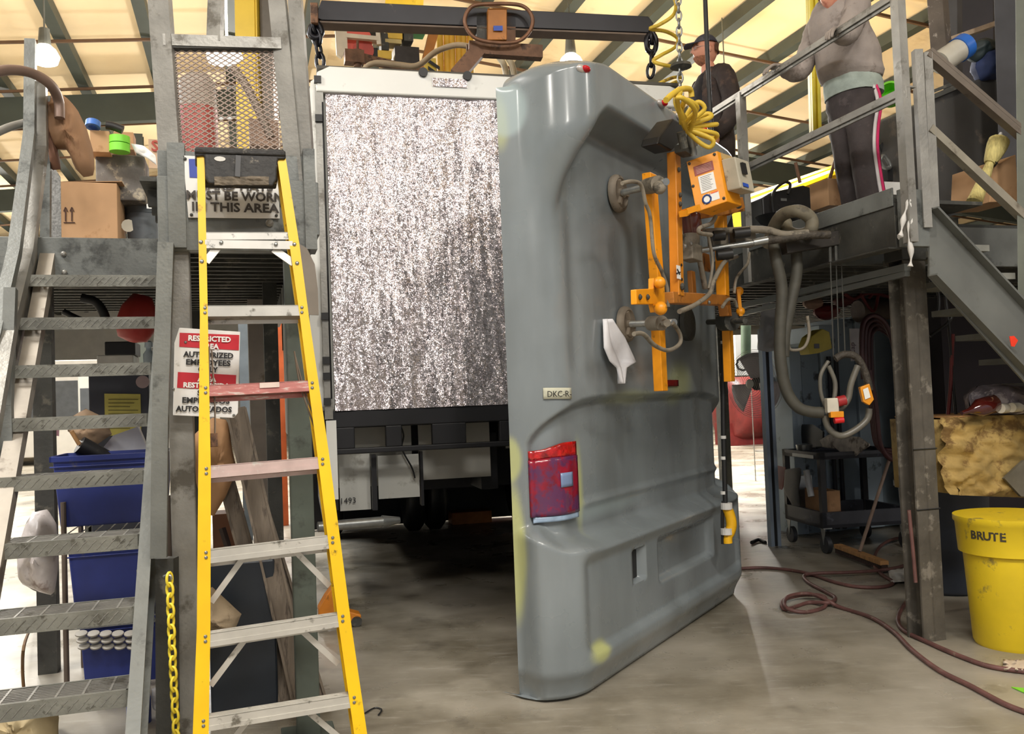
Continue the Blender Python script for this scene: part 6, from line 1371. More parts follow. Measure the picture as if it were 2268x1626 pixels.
# overhead tool arm and manipulator
arm = thing('manipulator_arm', 'silver and black jointed hose arm reaching from the lifter under the platform edge', 'arm', at(1850, 520, 5.2))
AQ = lambda x, y, Y=5.05: at(x, y, Y)
mb = MB(); mb.cyl(AQ(1502, 568), AQ(1530, 558), .022); mb.cyl(AQ(1530, 558), AQ(1668, 538), .017); mb.cyl(AQ(1668, 538), AQ(1700, 532), .022); mb.build('silver_tube', galv, arm, smooth=True)
mb = MB(); mb.tube([AQ(1700, 533), AQ(1740, 528), AQ(1790, 521), AQ(1838, 520)], .024, 8); mb.build('wrapped_tube', mat('wrapped_dark', (66, 60, 52), .7, 0, .3, 30, bump=.8, bscale=60), arm, smooth=True)
mb = MB(); mb.bar(AQ(1735, 548, 5.15), AQ(1952, 512, 5.3), .07, .085); mb.build('boom_bar', mat('dark_boom', (44, 40, 36), .6, .1, .25, 8, (84, 76, 66), .25, 9), arm, bevel=.005)
mb = MB(); mb.cyl(AQ(1543, 514), AQ(1660, 508), .018); mb.tube([AQ(1660, 508), AQ(1700, 510), AQ(1740, 520), AQ(1790, 516)], .022, 8); mb.build('air_line', dirtygrey, arm, smooth=True)
for (x, y, s_) in ((1590, 530, .10), (1645, 528, .13)):
    mb = MB(); mb.cb(AQ(x, y, 5.12), V((.98, .2, 0))*s_, V((-.2, .98, 0))*.08, Z*.10); mb.cyl(AQ(x-8, y-14, 5.1), AQ(x+10, y-14, 5.1), .03); mb.build('valve_body', dirtygrey, arm, bevel=.006)
for (x0, y0, x1, y1) in ((1580, 523, 1605, 521), (1625, 518, 1660, 514), (1588, 566, 1622, 562)):
    mb = MB(); mb.cyl(AQ(x0, y0, 5.02), AQ(x1, y1, 5.02), .03); mb.build('black_grip', black, arm, smooth=True)
big = thing('suction_hose', 'thick grey suction hose looping over the arm and down to a coupling', 'hose', at(1740, 700, 5.2))
mb = MB(); mb.tube([at(x, y, yy) for x, y, yy in ((1700, 545, 5.4), (1716, 500, 5.3), (1735, 475, 5.2), (1770, 468, 5.1), (1796, 485, 5.1), (1795, 510, 5.1), (1770, 520, 5.2), (1745, 512, 5.3), (1740, 492, 5.35))], .038, 12); mb.build('trunk_loop', mat('trunk_grey', (112, 106, 90), .7, 0, .15, 14, (84, 78, 66), .3, 9), big, smooth=True)
mb = MB(); mb.tube([at(x, y, yy) for x, y, yy in ((1716, 520, 5.3), (1716, 560, 5.2), (1732, 640, 5.2), (1728, 720, 5.2), (1728, 790, 5.2), (1740, 860, 5.2), (1765, 900, 5.2), (1795, 912, 5.2), (1822, 914, 5.2))], .034, 12); mb.tube([at(x, y, yy) for x, y, yy in ((1760, 525, 5.25), (1765, 600, 5.25), (1752, 670, 5.25), (1738, 740, 5.25), (1736, 790, 5.25))], .034, 12); mb.build('trunk_drop', mat('trunk_dark', (70, 68, 60), .65, 0, .15, 14), big, smooth=True)
hd_ = thing('handle_assembly', 'wire-hung manipulator handle with wrapped grips and orange paddles', 'handle', at(1875, 960, 5.2))
HQ = lambda x, y, Y=5.2: at(x, y, Y)
mb = MB(); mb.tube([HQ(x, y) for x, y in ((1850, 795), (1870, 785), (1895, 790), (1912, 815), (1922, 845), (1926, 865))], .022, 10); mb.build('wrapped_grip', MATS['wrapped_dark'], hd_, smooth=True)
mb = MB(); mb.tube([HQ(x, y) for x, y in ((1835, 800), (1818, 830), (1818, 870), (1830, 905))], .012, 8); mb.tube([HQ(x, y) for x, y in ((1835, 810), (1850, 850), (1845, 900))], .014, 8); mb.tube([HQ(x, y) for x, y in ((1900, 810), (1885, 850), (1878, 885), (1860, 905), (1830, 915))], .019, 8); mb.tube([HQ(x, y) for x, y in ((1826, 920), (1835, 948), (1860, 965), (1890, 955), (1920, 930), (1925, 905))], .020, 8); mb.build('clear_tube', mat('grey_clear_tube', (104, 101, 92), .35, 0, .15, 9), hd_, smooth=True)
mb = MB(); mb.cb(HQ(1842, 898, 5.15), V((1, .1, 0))*.07, V((0, 1, 0))*.05, Z*.085); vb_ = mb.build('white_valve', mat('white_valve', (206, 200, 184), .5, 0, .1, 9), hd_, bevel=.005)
mb = MB(); mb.cyl(HQ(1854, 890, 5.15), HQ(1872, 886, 5.15), .03); mb.build('red_collar', mat('red_collar', (170, 40, 44), .5), hd_, smooth=True)
mb = MB(); mb.cb(HQ(1852, 918, 5.14), V((1, .1, 0))*.08, V((0, 1, 0))*.04, Z*.035); mb.build('orange_base', orange, hd_, bevel=.003)
mb = MB(); mb.cyl(HQ(1848, 932, 5.13), HQ(1868, 930, 5.13), .018); mb.build('red_button', mat('bright_red', (214, 30, 34), .4), hd_, smooth=True)
mb = MB(); mb.prism([HQ(x, y, 5.12) for x, y in ((1905, 858), (1926, 850), (1936, 885), (1926, 898), (1912, 890))], V((0, 1, 0))*.03); pd_ = mb.build('orange_paddle', orange, hd_, bevel=.003)
mb = MB(); mb.prism([HQ(x, y, 5.115) for x, y in ((1911, 863), (1922, 858), (1928, 880), (1916, 885))], -V((0, 1, 0))*.002); mb.build('paddle_label', paper, pd_)
# suspension chains above the handle
for i, (x0, x1) in enumerate(((1838, 1846), (1851, 1858), (1862, 1872))):
    mb = MB(); mb.cyl(HQ(x0, 540), HQ(x1, 790), .004, n=6); mb.cyl(HQ(x0, 545), HQ(x0+1, 580), .010, n=8); one(mb, 'suspension_wire', steel_d, ['thin suspension wire holding the handle, nearest the trunk hose', 'middle thin suspension wire above the manipulator handle', 'thin suspension wire above the wrapped grip, nearest the hose hank'][i], 'wire', group='suspension wires')
mb = MB(); mb.tube([HQ(x, y, 5.3) for x, y in ((1788, 700), (1792, 740), (1780, 770), (1752, 775), (1745, 760))], .010, 6); one(mb, 'grey_tube', dirtygrey, 'grey tube curving beside the yellow tool case', 'tube', smooth=True)
P = Pl(1820, 760, 7.6)
t = thing('yellow_tool', 'yellow plastic tool housing hanging below the cabinet clutter', 'tool', P(1820, 785))
mb = MB(); mb.prism([P(x, y) for x, y in ((1798, 745), (1822, 728), (1838, 735), (1844, 772), (1815, 782), (1795, 785), (1790, 765))], E2*.15); mb.build('tool_body', mat('dull_yellow', (206, 190, 90), .5, 0, .1, 8), t, bevel=.01)
mb = MB(); mb.ob(P(1804, 772, -.005), E1*.05, E2*.004, Z*.04); mb.build('tool_label', mat('grey_tag', (120, 120, 130), .5), t)
mb = box3(Pl(1895, 760, 7.9), 1886, 728, 1916, 800, .01); pc2 = one(mb, 'hand_written_card', mat('pale_card', (186, 182, 184), .7), 'pale hand-written card hanging behind the wrapped grip', 'card')
text('Cap', .07, Pl(1895, 760, 7.88)(1893, 772), Z, -E1, 'lettering', mat('faded_ink', (90, 60, 70), .7), pc2, .0005)
# ---- cart
cx0 = fz(1742, 1200, 0); cx1 = fz(1826, 1228, 0); cx2 = fz(1925, 1195, 0)
cart = thing('utility_cart', 'black plastic utility cart cluttered with tools in front of the grey cabinets', 'cart', (cx0+cx2)/2)
cu_ = (cx1-cx0); clen = cu_.length; cu_.normalize(); cv_ = V((-cu_.y, cu_.x, 0)); 
cdep = (cx2-cx1).length*.9
def CT(u, v, z): return cx0+cu_*(u*clen)+cv_*(v*cdep)+Z*z
zt_ = 1.0; 
# fit height: top edge seen at y about 1000 for the near corner
zt_ = EYE+(fpl(1826, 1005, cx1, cv_).z-EYE); zt_ = max(.75, min(1.05, zt_)); zl_ = .22
cu2, cv2 = cu_*clen, cv_*cdep
mb = MB(); e = .035
for z, hh in ((zt_-.06, .06), (zl_-.0, .14)):
    mb.ob(CT(0, 0, z), cu2, cv_*e, Z*hh); mb.ob(CT(0, 1, z)-cv_*e, cu2, cv_*e, Z*hh); mb.ob(CT(0, 0, z), cu_*e, cv2, Z*hh); mb.ob(CT(1, 0, z)-cu_*e, cu_*e, cv2, Z*hh); mb.ob(CT(0, 0, z), cu2, cv2, Z*.03)
mb.build('cart_tray', mat('cart_black', (52, 53, 60), .45, 0, .2, 5, (84, 86, 96), .2, 7), cart, kind='stuff')
for u, v in ((0, 0), (1, 0), (0, 1), (1, 1)):
    mb = MB(); p_ = CT(u, v, zl_)-cu_*(.05*u)-cv_*(.05*v); mb.ob(p_, cu_*.05, cv_*.05, Z*(zt_-zl_)); mb.build('cart_leg', blackp, cart)
    c = CT(u*.9+.05, v*.9+.05, .075); mb = MB(); mb.lathe(c-cv_*.02, cv_, [(.03, 0), (.075, 0), (.075, .04), (.03, .04)], 20); wh = mb.build('caster_wheel', mat('caster_rubber', (50, 52, 56), .5), cart, smooth=True)
    mb = MB(); mb.prism([c-cv_*.028, c-cv_*.028+cu_*.04+Z*.15, c-cv_*.028-cu_*.04+Z*.15], cv_*.006); mb.cb(c+Z*.145, cu_*.08, cv_*.08, Z*.01); mb.build('caster_fork', galv, wh)
mb = MB(); mb.ob(CT(.3, -.0, zt_-.055)-cv_*.005, cu_*clen*.55, cv_*.004, Z*.03); mb.build('pale_strip', paper, cart)
one(MB().lathe(CT(.35, .12, zt_), Z, [(.07, 0), (.075, .05), (.02, .06)], 18), 'steel_cup', galv, 'round metal cup on the cart top near the fan', 'cup', smooth=True)
Pk = lambda x, y: fpl(x, y, CT(.5, .4, 0), cv_)
mb = crumple(Pk, [(1762, 990), (1758, 955), (1775, 940), (1800, 940), (1822, 955), (1822, 990), (1800, 998)], .2, .03, seed=5); one(mb, 'tool_bag', black, 'black cloth tool bag on the cart top', 'bag', smooth=True)
mb = crumple(Pk, [(1818, 975), (1835, 962), (1870, 965), (1905, 968), (1925, 985), (1905, 1000), (1885, 1015), (1860, 995), (1825, 992)], .25, .06, seed=8); one(mb, 'rag_pile', mat('grey_rags', (176, 168, 160), .8, 0, .2, 14, (104, 96, 90), .35, 10, .9, 18), 'pile of grey and white rags on the cart top', 'rags', smooth=True)
Pk2 = lambda x, y: fpl(x, y, CT(.5, -.06, 0), cv_)
for i, (pts_, mm, lab) in enumerate((([(1715, 1030), (1740, 1035), (1732, 1085), (1712, 1080)], winred, 'dark maroon pouch hung on the cart end nearest the fan'), ([(1738, 1040), (1775, 1035), (1768, 1090), (1772, 1122), (1755, 1120), (1735, 1085)], black, 'black leather tool pouch hung on the cart side'))):
    mb = crumple(Pk2, pts_, .08, .02, seed=i+20); one(mb, 'tool_pouch', mm, lab, 'pouch', smooth=True)
mb = MB(); mb.cyl(Pk2(1786, 1042), Pk2(1797, 1100), .028); one(mb, 'caulk_tube', mat('grey_tube', (150, 152, 156), .5), 'grey sealant tube standing at the cart side', 'tube', smooth=True)
mb = MB(); mb.ob(CT(.35, .1, zl_+.03), cu_*clen*.5, cv_*.15, Z*.28); one(mb, 'carton', kraft, 'brown carton on the lower shelf of the cart', 'box')
mb = MB(); mb.ob(CT(.08, .08, zl_+.03), cu_*clen*.12, cv_*.15, Z*.38); one(mb, 'white_canister', galv, 'pale metal canister on the lower cart shelf', 'canister')
# ---- push broom
br = thing('push_broom', 'wooden push broom on the floor leaning against the cabinets', 'broom', fz(1905, 1245, 0))
h0, h1 = fz(1856, 1222, .03), fz(1960, 1262, .03)
mb = MB(); mb.bar(h0+Z*.05, h1+Z*.05, .07, .035, Z); mb.build('broom_head', wood, br, bevel=.004)
mb = MB(); mb.bar(h0+Z*.015, h1+Z*.015, .05, .045, Z); mb.build('bristles', mat('dark_bristles', (60, 44, 38), .9, 0, .3, 60), br)
bt = (h0+h1)/2+Z*.07; be = at(2006, 905, bt.y+.35); mb = MB(); mb.cyl(bt, be, .014); mb.build('broom_handle', mat('grey_wood_handle', (140, 118, 104), .6, 0, .15, 12), br, smooth=True)
# ---- floor hoses
def fl_hose(name, pts_, r, lab, m_=hosem, k=7):
    mb = MB(); mb.tube([fz(x, y, r*1.02+(z if len(q) > 2 else 0)) for q in pts_ for (x, y, z) in [(q[0], q[1], q[2] if len(q) > 2 else 0)]], r, 8, k=k); return one(mb, name, m_, lab, 'hose', smooth=True)
fl_hose('air_hose', [(1630, 1260), (1700, 1258), (1780, 1268), (1850, 1290), (1900, 1300), (1955, 1300), (1978, 1290), (1950, 1270, .01), (1935, 1245, .02), (1950, 1210, .02), (1990, 1192, .02), (2040, 1200, .01), (2050, 1225), (2010, 1250), (1960, 1262, .02), (1880, 1268, .02), (1810, 1270, .02), (1782, 1275), (1790, 1290), (1830, 1312), (1850, 1325), (1835, 1335, .02), (1790, 1335), (1740, 1350), (1735, 1330, .02), (1780, 1318, .02), (1825, 1322, .02), (1825, 1345), (1780, 1356), (1740, 1345, .02), (1745, 1322, .035), (1790, 1315, .035), (1832, 1330, .03), (1860, 1345), (1930, 1368), (1980, 1400), (2020, 1440), (2080, 1485), (2150, 1520), (2230, 1562), (2310, 1590)], .013, 'long red-brown air hose looping across the floor from the cap to the yellow bin')
fl_hose('air_hose', [(2034, 1300), (2010, 1330), (1990, 1365), (2000, 1395), (2060, 1425), (2130, 1455), (2200, 1478), (2310, 1492)], .013, 'second red-brown hose curving past the foot of the spattered column')
mb = MB(); mb.tube([at(x, y, 5.0) for x, y in ((2013, 1130), (2023, 1230), (2028, 1290))], .011, 8); one(mb, 'hose_drop', hosem, 'short red-brown hose hanging at the front of the spattered column', 'hose', smooth=True)
mb = MB(); mb.grid(lambda u, v: fz(1966+70*u+8*v, 1262+28*v-6*u, .012+.03*abs(mnoise.noise(V((u*5, v*4, 1))))), 14, 8); one(mb, 'white_rag', cloth_w, 'white rag on the floor beside the push broom', 'rag', smooth=True, solid=.006, ang=180)
mb = MB(); mb.grid(lambda u, v: fz(2222+60*u, 1462+22*v, .01+.03*abs(mnoise.noise(V((u*5, v*4, 7))))), 10, 6); one(mb, 'tan_rag', mat('tan_rag', (206, 188, 166), .85), 'tan rag on the floor in front of the yellow bin', 'rag', smooth=True, solid=.006, ang=180)
mb = MB(); mb.prism([fz(2240, 1523, .002), fz(2290, 1528, .002), fz(2290, 1545, .002)], Z*.004); one(mb, 'green_scrap', green, 'green plastic scrap on the floor at the picture corner', 'scrap')
mb = MB(); mb.tube([fz(1665, 1202, .02), fz(1680, 1196, .02), fz(1695, 1202, .01)], .018, 8); one(mb, 'black_tool', black, 'small black tool lying on the floor beyond the grey cap', 'tool', smooth=True)
mb = MB(); mb.tube([fz(808, 1580, .006), fz(830, 1568, .006), fz(845, 1572, .006), fz(838, 1584, .006)], .004, 5); one(mb, 'wire_scrap', black, 'short dark wire scrap on the floor right of the ladder foot', 'wire')
# ---- right foreground: yellow bin, foam block, dark bin
yb = fz(2310, 1452, 0)+E2*.22+E1*.06
bn = thing('yellow_bin', 'large yellow round bin with black lettering at the right edge', 'bin', yb)
ybm = mat('bin_yellow', (226, 196, 34), .45, 0, .08, 4, (150, 130, 60), .22, 8)
rr = .25
mb = MB(); mb.lathe(yb, Z, [(rr*.82, 0), (rr*.86, .02), (rr*.97, .50)], 40); mb.build('bin_body', ybm, bn, smooth=True)
mb = MB(); mb.lathe(yb+Z*.50, Z, [(rr*.97, 0), (rr*1.06, .01), (rr*1.10, .17), (rr*1.14, .18), (rr*1.14, .21), (rr*1.0, .21)], 40); mb.build('rim', ybm, bn, smooth=True)
def curved_text(s_, size, c, r, z, yawc, m_, parent, bold=.002):
    tot = len(s_)*size*.62; a = yawc-tot/2/r
    for ch in s_:
        am = a+size*.31/r; n_ = V((math.cos(am), math.sin(am), 0)); xd = V((-math.sin(am), math.cos(am), 0))
        text(ch, size, c+n_*(r+.002)+Z*z, xd, Z, 'lettering', m_, parent, .001, bold); a += size*.62/r
dirc = math.atan2(-yb.y, -yb.x)
curved_text('BRUTE', .062, yb, rr*1.08, .60, dirc-.42, mat('bin_print', (60, 54, 40), .6), bn)
fp = Pl(2170, 1100, 5.3)
fo = thing('foam_block', 'big tan block of hardened spray foam resting on the bins at right', 'foam block', fp(2180, 1105))
outl = [(2085, 935), (2100, 925), (2180, 922), (2268, 915), (2330, 912), (2330, 1100), (2240, 1105), (2165, 1103), (2120, 1092), (2098, 1070), (2088, 1010)]
mb = MB(); N_ = 46; M_ = 30
def fo_f(u, v):
    x = 2085+250*u; top = 925-10*u; bot = 1095+10*u; l_ = 16*math.sin(v*math.pi*1.1)*(1-min(1, u*6))
    y = top+(bot-top)*v; edge = min(1, u*9, (1-v)*7+.15, v*9+.3)
    x += (14*(v > .8)*(v-.8)*5 if u < .1 else 0)
    n_ = .055*mnoise.noise(V((x*.012, y*.035, 2)))+.03*mnoise.noise(V((x*.05, y*.08, 5)))
    return fp(x, y)-E2*(.05*math.sqrt(max(0, edge))+n_)
mb.grid(fo_f, N_, M_); a_ = [fp(2088, 930, .02), fp(2340, 915, .02), fp(2340, 1103, .02), fp(2100, 1093, .02)]; mb.prism(a_, E2*.45); mb.build('foam_body', foam, fo, smooth=True, ang=180)
mb = MB(); mb.prism([fp(x, y, -.09) for x, y in ((2268, 1020), (2225, 1060), (2262, 1100), (2330, 1102), (2330, 1010))], E2*.02); mb.build('cut_face', mat('grey_cut_foam', (104, 98, 84), .8, 0, .15, 9), fo)
mb = MB(); mb.ob(fp(2100, 926, .0), E1*.7, E2*.45, Z*.008); one(mb, 'bench_board', wood, 'thin board lying on the foam block', 'board')
mb = crumple(fp, [(2150, 918), (2145, 880), (2165, 855), (2210, 850), (2268, 855), (2330, 860), (2330, 915), (2250, 920)], .3, .05, seed=12); one(mb, 'rag_bundle', mat('striped_rags', (112, 104, 112), .7, 0, .35, 12, (176, 168, 170), .4, 8, .8, 16), 'bundle of grey rags and wrappers heaped on the foam block', 'rags', smooth=True)
t = thing('brown_bottle', 'dark red-brown glass bottle lying on the foam block', 'bottle', fp(2180, 915, -.1))
mb = MB(); mb.lathe(fp(2130, 915, -.12), (fp(2220, 888, -.12)-fp(2130, 915, -.12)), [(.012, 0), (.014, .05), (.03, .09), (.052, .13), (.056, .24), (.03, .27)], 20); mb.build('bottle_glass', mat('brown_glass', (70, 20, 16), .08, 0, .1, coat=1), t, smooth=True)
for i, (x, y) in enumerate(((2216, 905), (2240, 903))):
    mb = MB(); c = fp(x, y, -.16); mb.lathe(c, E1+E2*.4, [(.012, 0), (.028, 0), (.028, .12), (.012, .12)], 16); one(mb, 'paper_tube', mat('cream_tube', (206, 200, 186), .6), ['cream paper tube end nearest the brown bottle on the foam block', 'second cream paper tube beside the first on the foam block'][i], 'tube', smooth=True, group='paper tubes on the foam')
db = fz(2150, 1318, 0)+E2*.2
t = thing('dark_bin', 'dark blue-grey bin standing behind the spattered column under the foam block', 'bin', db)
mb = MB(); mb.lathe(db, Z, [(.22, 0), (.26, .03), (.29, .72)], 30); mb.build('bin_body', mat('dark_blue_bin', (52, 58, 70), .5, 0, .12, 4), t, smooth=True)
mb = MB(); mb.lathe(db+Z*.72, Z, [(.29, 0), (.32, .01), (.32, .05), (.28, .05)], 30); mb.build('rim', MATS['dark_blue_bin'], t, smooth=True)
mb = MB(); mb.bar(fz(2165, 1345, 0), at(2200, 1235, 5.3), .03, .02); one(mb, 'wood_prop', mat('brown_prop', (88, 56, 40), .7), 'brown wooden stick leaning between the dark bin and yellow bin', 'stick')
# near-black panel at the far right under the stair
mb = MB(); mb.hb(5.8, 8, 6.2, 6.4, 0, 2.2); one(mb, 'dark_back_panel', mat('black_maroon_panel', (34, 26, 30), .7, 0, .2, 2), 'near-black panel under the stair channel at far right', 'panel')
for i, (pts_, lab) in enumerate((([(2060, 620), (2078, 650), (2078, 690), (2066, 702)], 'short black cable hooked under the deck right of the column'), ([(2092, 640), (2105, 760), (2112, 860), (2118, 930)], 'black cable hanging right of the column beside the red one'), ([(2060, 745), (2100, 715), (2112, 690)], 'black cable stub pointing right of the column'))):
    mb = MB(); mb.tube([at(x, y, 5.6) for x, y in pts_], .010, 6); one(mb, 'black_cable', black, lab, 'cable', smooth=True)
mb = MB(); mb.tube([at(x, y, 5.6) for x, y in ((2110, 740), (2105, 860), (2095, 960))], .012, 6); one(mb, 'maroon_cable', winred, 'dark red cable hanging right of the column', 'cable', smooth=True)
# loose plastic wrap strips at the column head
for i, pts_ in enumerate(([(2015, 440), (2002, 480), (1995, 520), (1990, 525)], [(2010, 445), (2020, 475), (2012, 510), (2018, 560), (2016, 590)])):
    mb = MB(); mb.tube([at(x, y, 4.62) for x, y in pts_], lambda t: .010+.006*math.sin(t*20), 6); one(mb, 'plastic_strip', cloth_w, ['grey plastic strip tied at the column head, on the side facing the lifter', 'longer grey plastic strip hanging down the column face'][i], 'strip', smooth=True)
# ---- on the right deck
P = Pl(1755, 480, 6.6)
t = thing('tool_case', 'open black tool case with a looped cable on the right deck', 'case', P(1755, 495))
mb = MB(); mb.prism([P(x, y) for x, y in ((1688, 438), (1710, 425), (1780, 410), (1822, 425), (1828, 470), (1800, 500), (1692, 505))], E2*.3); mb.build('case_body', blackp, t, bevel=.01)
mb = MB(); mb.tube([P(x, y, -.05) for x, y in ((1715, 480), (1712, 430), (1735, 405), (1750, 408), (1745, 430))], .012, 6); mb.build('case_cable', black, t)
mb = MB(); mb.ob(P(1730, 445, -.01), E1*.05, E2*.006, Z*.02); mb.build('case_latch', galv, t)
mb = MB(); mb.lathe(P(1725, 505), Z, [(.12, 0), (.16, .08), (.17, .09)], 20); one(mb, 'black_bucket', black, 'black bucket in front of the open tool case on the deck', 'bucket', smooth=True)
mb = box3(Pl(1850, 450, 5.9), 1836, 395, 1872, 455, .2); one(mb, 'deck_carton', card, 'cardboard carton behind the legs of the person in grey', 'box', bevel=.003)
mb = MB(); q_ = Pl(1840, 440, 6.2); mb.cyl(q_(1853, 345), q_(1815, 470), .012); one(mb, 'steel_rod', rusty, 'rusty rod leaning beside the tool case on the deck', 'rod')
mb = MB(); mb.cyl(q_(1762, 360), q_(1772, 405), .012); one(mb, 'steel_rod', rusty, 'rusty rod standing above the open tool case', 'rod')
P = Pl(1760, 430, 14)
t = thing('crane_runway', 'bright yellow crane runway beam far behind the right platform', 'crane', P(1760, 430))
mb = MB(); mb.bar(P(1640, 478), P(2060, 318, 4), .3, .5); mb.build('runway_beam', mat('crane_bright', (226, 186, 20), .45, 0, .05, 2), t)
mb = MB(); mb.bar(P(1640, 458)-E2*.3, P(2060, 298, 4)-E2*.3, .5, .06); mb.build('runway_flange', MATS['crane_bright'], t)
P = Pl(1965, 400, 6.2)
t = thing('tool_machine', 'black tool machine with round housing on the deck behind the legs', 'machine', P(1970, 425))
mb = MB(); mb.cyl(P(1958, 355), P(1985, 350), .10, n=20); mb.cb(P(1975, 395), E1*.28, E2*.25, Z*.10); mb.cyl(P(1945, 320), P(1965, 350), .04); mb.build('machine_body', black, t, smooth=True)
mb = MB(); mb.tube([P(1958, 345, -.15), P(1950, 358, -.15), P(1960, 372, -.15), P(1972, 368, -.15)], .014, 8, True); mb.build('silver_ring', galv, t, smooth=True)
mb = box3(Pl(1985, 420, 5.9), 1955, 402, 2030, 430, .3); one(mb, 'pale_paper_stack', paper, 'pale papers under the black tool machine', 'papers')
mb = crumple(Pl(2010, 330, 6.3), [(1990, 320), (2022, 318), (2026, 350), (1992, 352)], .15, .02, seed=3); one(mb, 'orange_box', mat('brown_orange', (160, 90, 50), .6), 'brown-orange box behind the rail post beside the black machine', 'box', smooth=True)
roll('tape_roll', green, 'green tape roll propped behind the waist of the person in grey', Pl(1972, 210, 6.0), 1972, 209, .075, .10, (-.5, -.8, .2), inner=.8)
# dark hopper, columns, bottles at upper right
P = Pl(2130, 440, 5.75)
t = thing('dark_hopper', 'tall dark dusty hopper bin on the right deck', 'hopper', P(2130, 445)+E2*.4)
mb = MB(); mb.prism([P(2075, 450), P(2215, 450), P(2235, 175), P(2180, 170), P(2065, 215)], E2*.7); mb.build('hopper_body', mat('hopper_dusty', (64, 62, 60), .6, 0, .15, 3, (92, 84, 76), .3, 5), t, bevel=.015)
mb = MB(); mb.bar(P(2058, 218, -.02), P(2135, 186, -.02), .05, .03); mb.bar(P(2058, 206, -.02), P(2135, 175, -.02), .02, .02); mb.build('hopper_rim', steel_d, t)
t = thing('tilted_jar', 'white plastic jar with blue lid lying tilted on the dark hopper', 'jar', P(2110, 150))
a, b = P(2086, 128, -.1)-Z*.06, P(2135, 98, -.1)
mb = MB(); mb.cyl(P(2080, 140, -.1), P(2122, 112, -.1), .075, n=24); mb.build('jar_body', mat('jar_white', (200, 196, 184), .4, 0, .08, 7, (150, 142, 124), .25, 7), t, smooth=True)
mb = MB(); mb.cyl(P(2122, 112, -.1), P(2138, 101, -.1), .082, n=24); mb.build('jar_lid', mat('jar_blue', (40, 104, 196), .4), t, smooth=True)
mb = crumple(P, [(2160, 150), (2165, 118), (2200, 110), (2215, 130), (2215, 175), (2170, 180)], .2, .04, seed=6); one(mb, 'blue_cloth', mat('navy_cloth', (52, 66, 108), .8, 0, .2, 8), 'navy blue cloth bundle beside the white jar with blue lid', 'cloth', smooth=True)
mb = crumple(P, [(2140, 120), (2150, 95), (2175, 85), (2205, 92), (2195, 120), (2160, 140)], .15, .04, seed=16); one(mb, 'dark_bundle', mat('dark_teal_bundle', (50, 64, 66), .6, 0, .25, 9), 'dark teal bundle behind the blue jar lid', 'bundle', smooth=True)
mb = MB(); mb.bar(P(2095, 92, .1), P(2200, 55, .1), .10, .03); one(mb, 'spattered_plank', mat('pale_spattered_plank', (190, 166, 140), .7, 0, .15, 12, (96, 80, 64), .3, 14), 'short pale paint-spattered plank above the white jar', 'plank')
for i, (x0, x1, xx0, xx1, Y, mm, lab) in enumerate(((2050, 2085, 2062, 2098, 5.6, mat('crusty_post', (96, 86, 76), .7, 0, .2, 7, (168, 158, 148), .3, 12), 'post crusted with pale sealant at the top of the stair'), (2088, 2120, 2090, 2122, 6.4, mat('post_dull_grey', (76, 74, 74), .6), 'dull grey post behind the crusted post'), (2120, 2200, 2124, 2200, 6.8, mat('post_dark_grey', (44, 40, 44), .6), 'wide dark post behind the tilted jar'), (2200, 2268, 2215, 2290, 5.6, mat('post_slate', (62, 62, 66), .6, .1, .15), 'wide slate grey column at the right edge above the deck'), (2248, 2290, 2254, 2290, 4.9, mat('post_olive', (104, 108, 98), .55), 'olive grey steel post at the far right edge'))):
    p0, p1, p2, p3 = at(x0, -40, Y), at(x1, -40, Y), at(xx1, 450 if i != 4 else 660, Y), at(xx0, 450 if i != 4 else 660, Y)
    if i == 0: p2, p3 = at(xx1, 130, Y), at(xx0, 130, Y)
    mb = MB(); mb.prism([p0, p1, p2, p3], V((.1, .12, 0))); one(mb, 'machine_column', mm, lab, 'column', bevel=.005)
# corn broom, carton
P = Pl(2190, 440, 4.98)
t = thing('corn_broom', 'straw corn broom standing upside down against the carton', 'broom', P(2165, 445))
mb = MB(); mb.tube([P(x, y, .05) for x, y in ((2158, 448), (2180, 395), (2195, 355))], lambda t_: .045-.025*t_, 10); mb.tube([P(x, y, .05) for x, y in ((2192, 362), (2208, 325), (2214, 308))], lambda t_: .03+.03*math.sin(t_*2.4), 10); mb.build('straw_head', mat('straw', (200, 186, 120), .8, 0, .15, 30, (160, 142, 84), .3, 20, .5, 60, stretch=(3, 3, .6)), t, smooth=True)
mb = MB(); 
for q_ in (.3, .4, .5): mb.cyl(P(2190+q_*14, 366-q_*16, .05), P(2190+q_*14+2, 364-q_*16, .05), .032, n=12)
mb.build('stitching', ink, t, kind='stuff')
mb = MB(); mb.cyl(P(2213, 308, .05), P(2217, 294, .05), .018, .008); mb.build('broom_socket', mat('socket_grey', (200, 200, 196), .4), t, smooth=True)
mb = MB(); mb.prism([P(x, y, .08) for x, y in ((2192, 448), (2256, 446), (2250, 342), (2215, 362), (2196, 358))], E2*.3); one(mb, 'deck_carton', card, 'cardboard carton with a curved top behind the corn broom', 'box', bevel=.004)
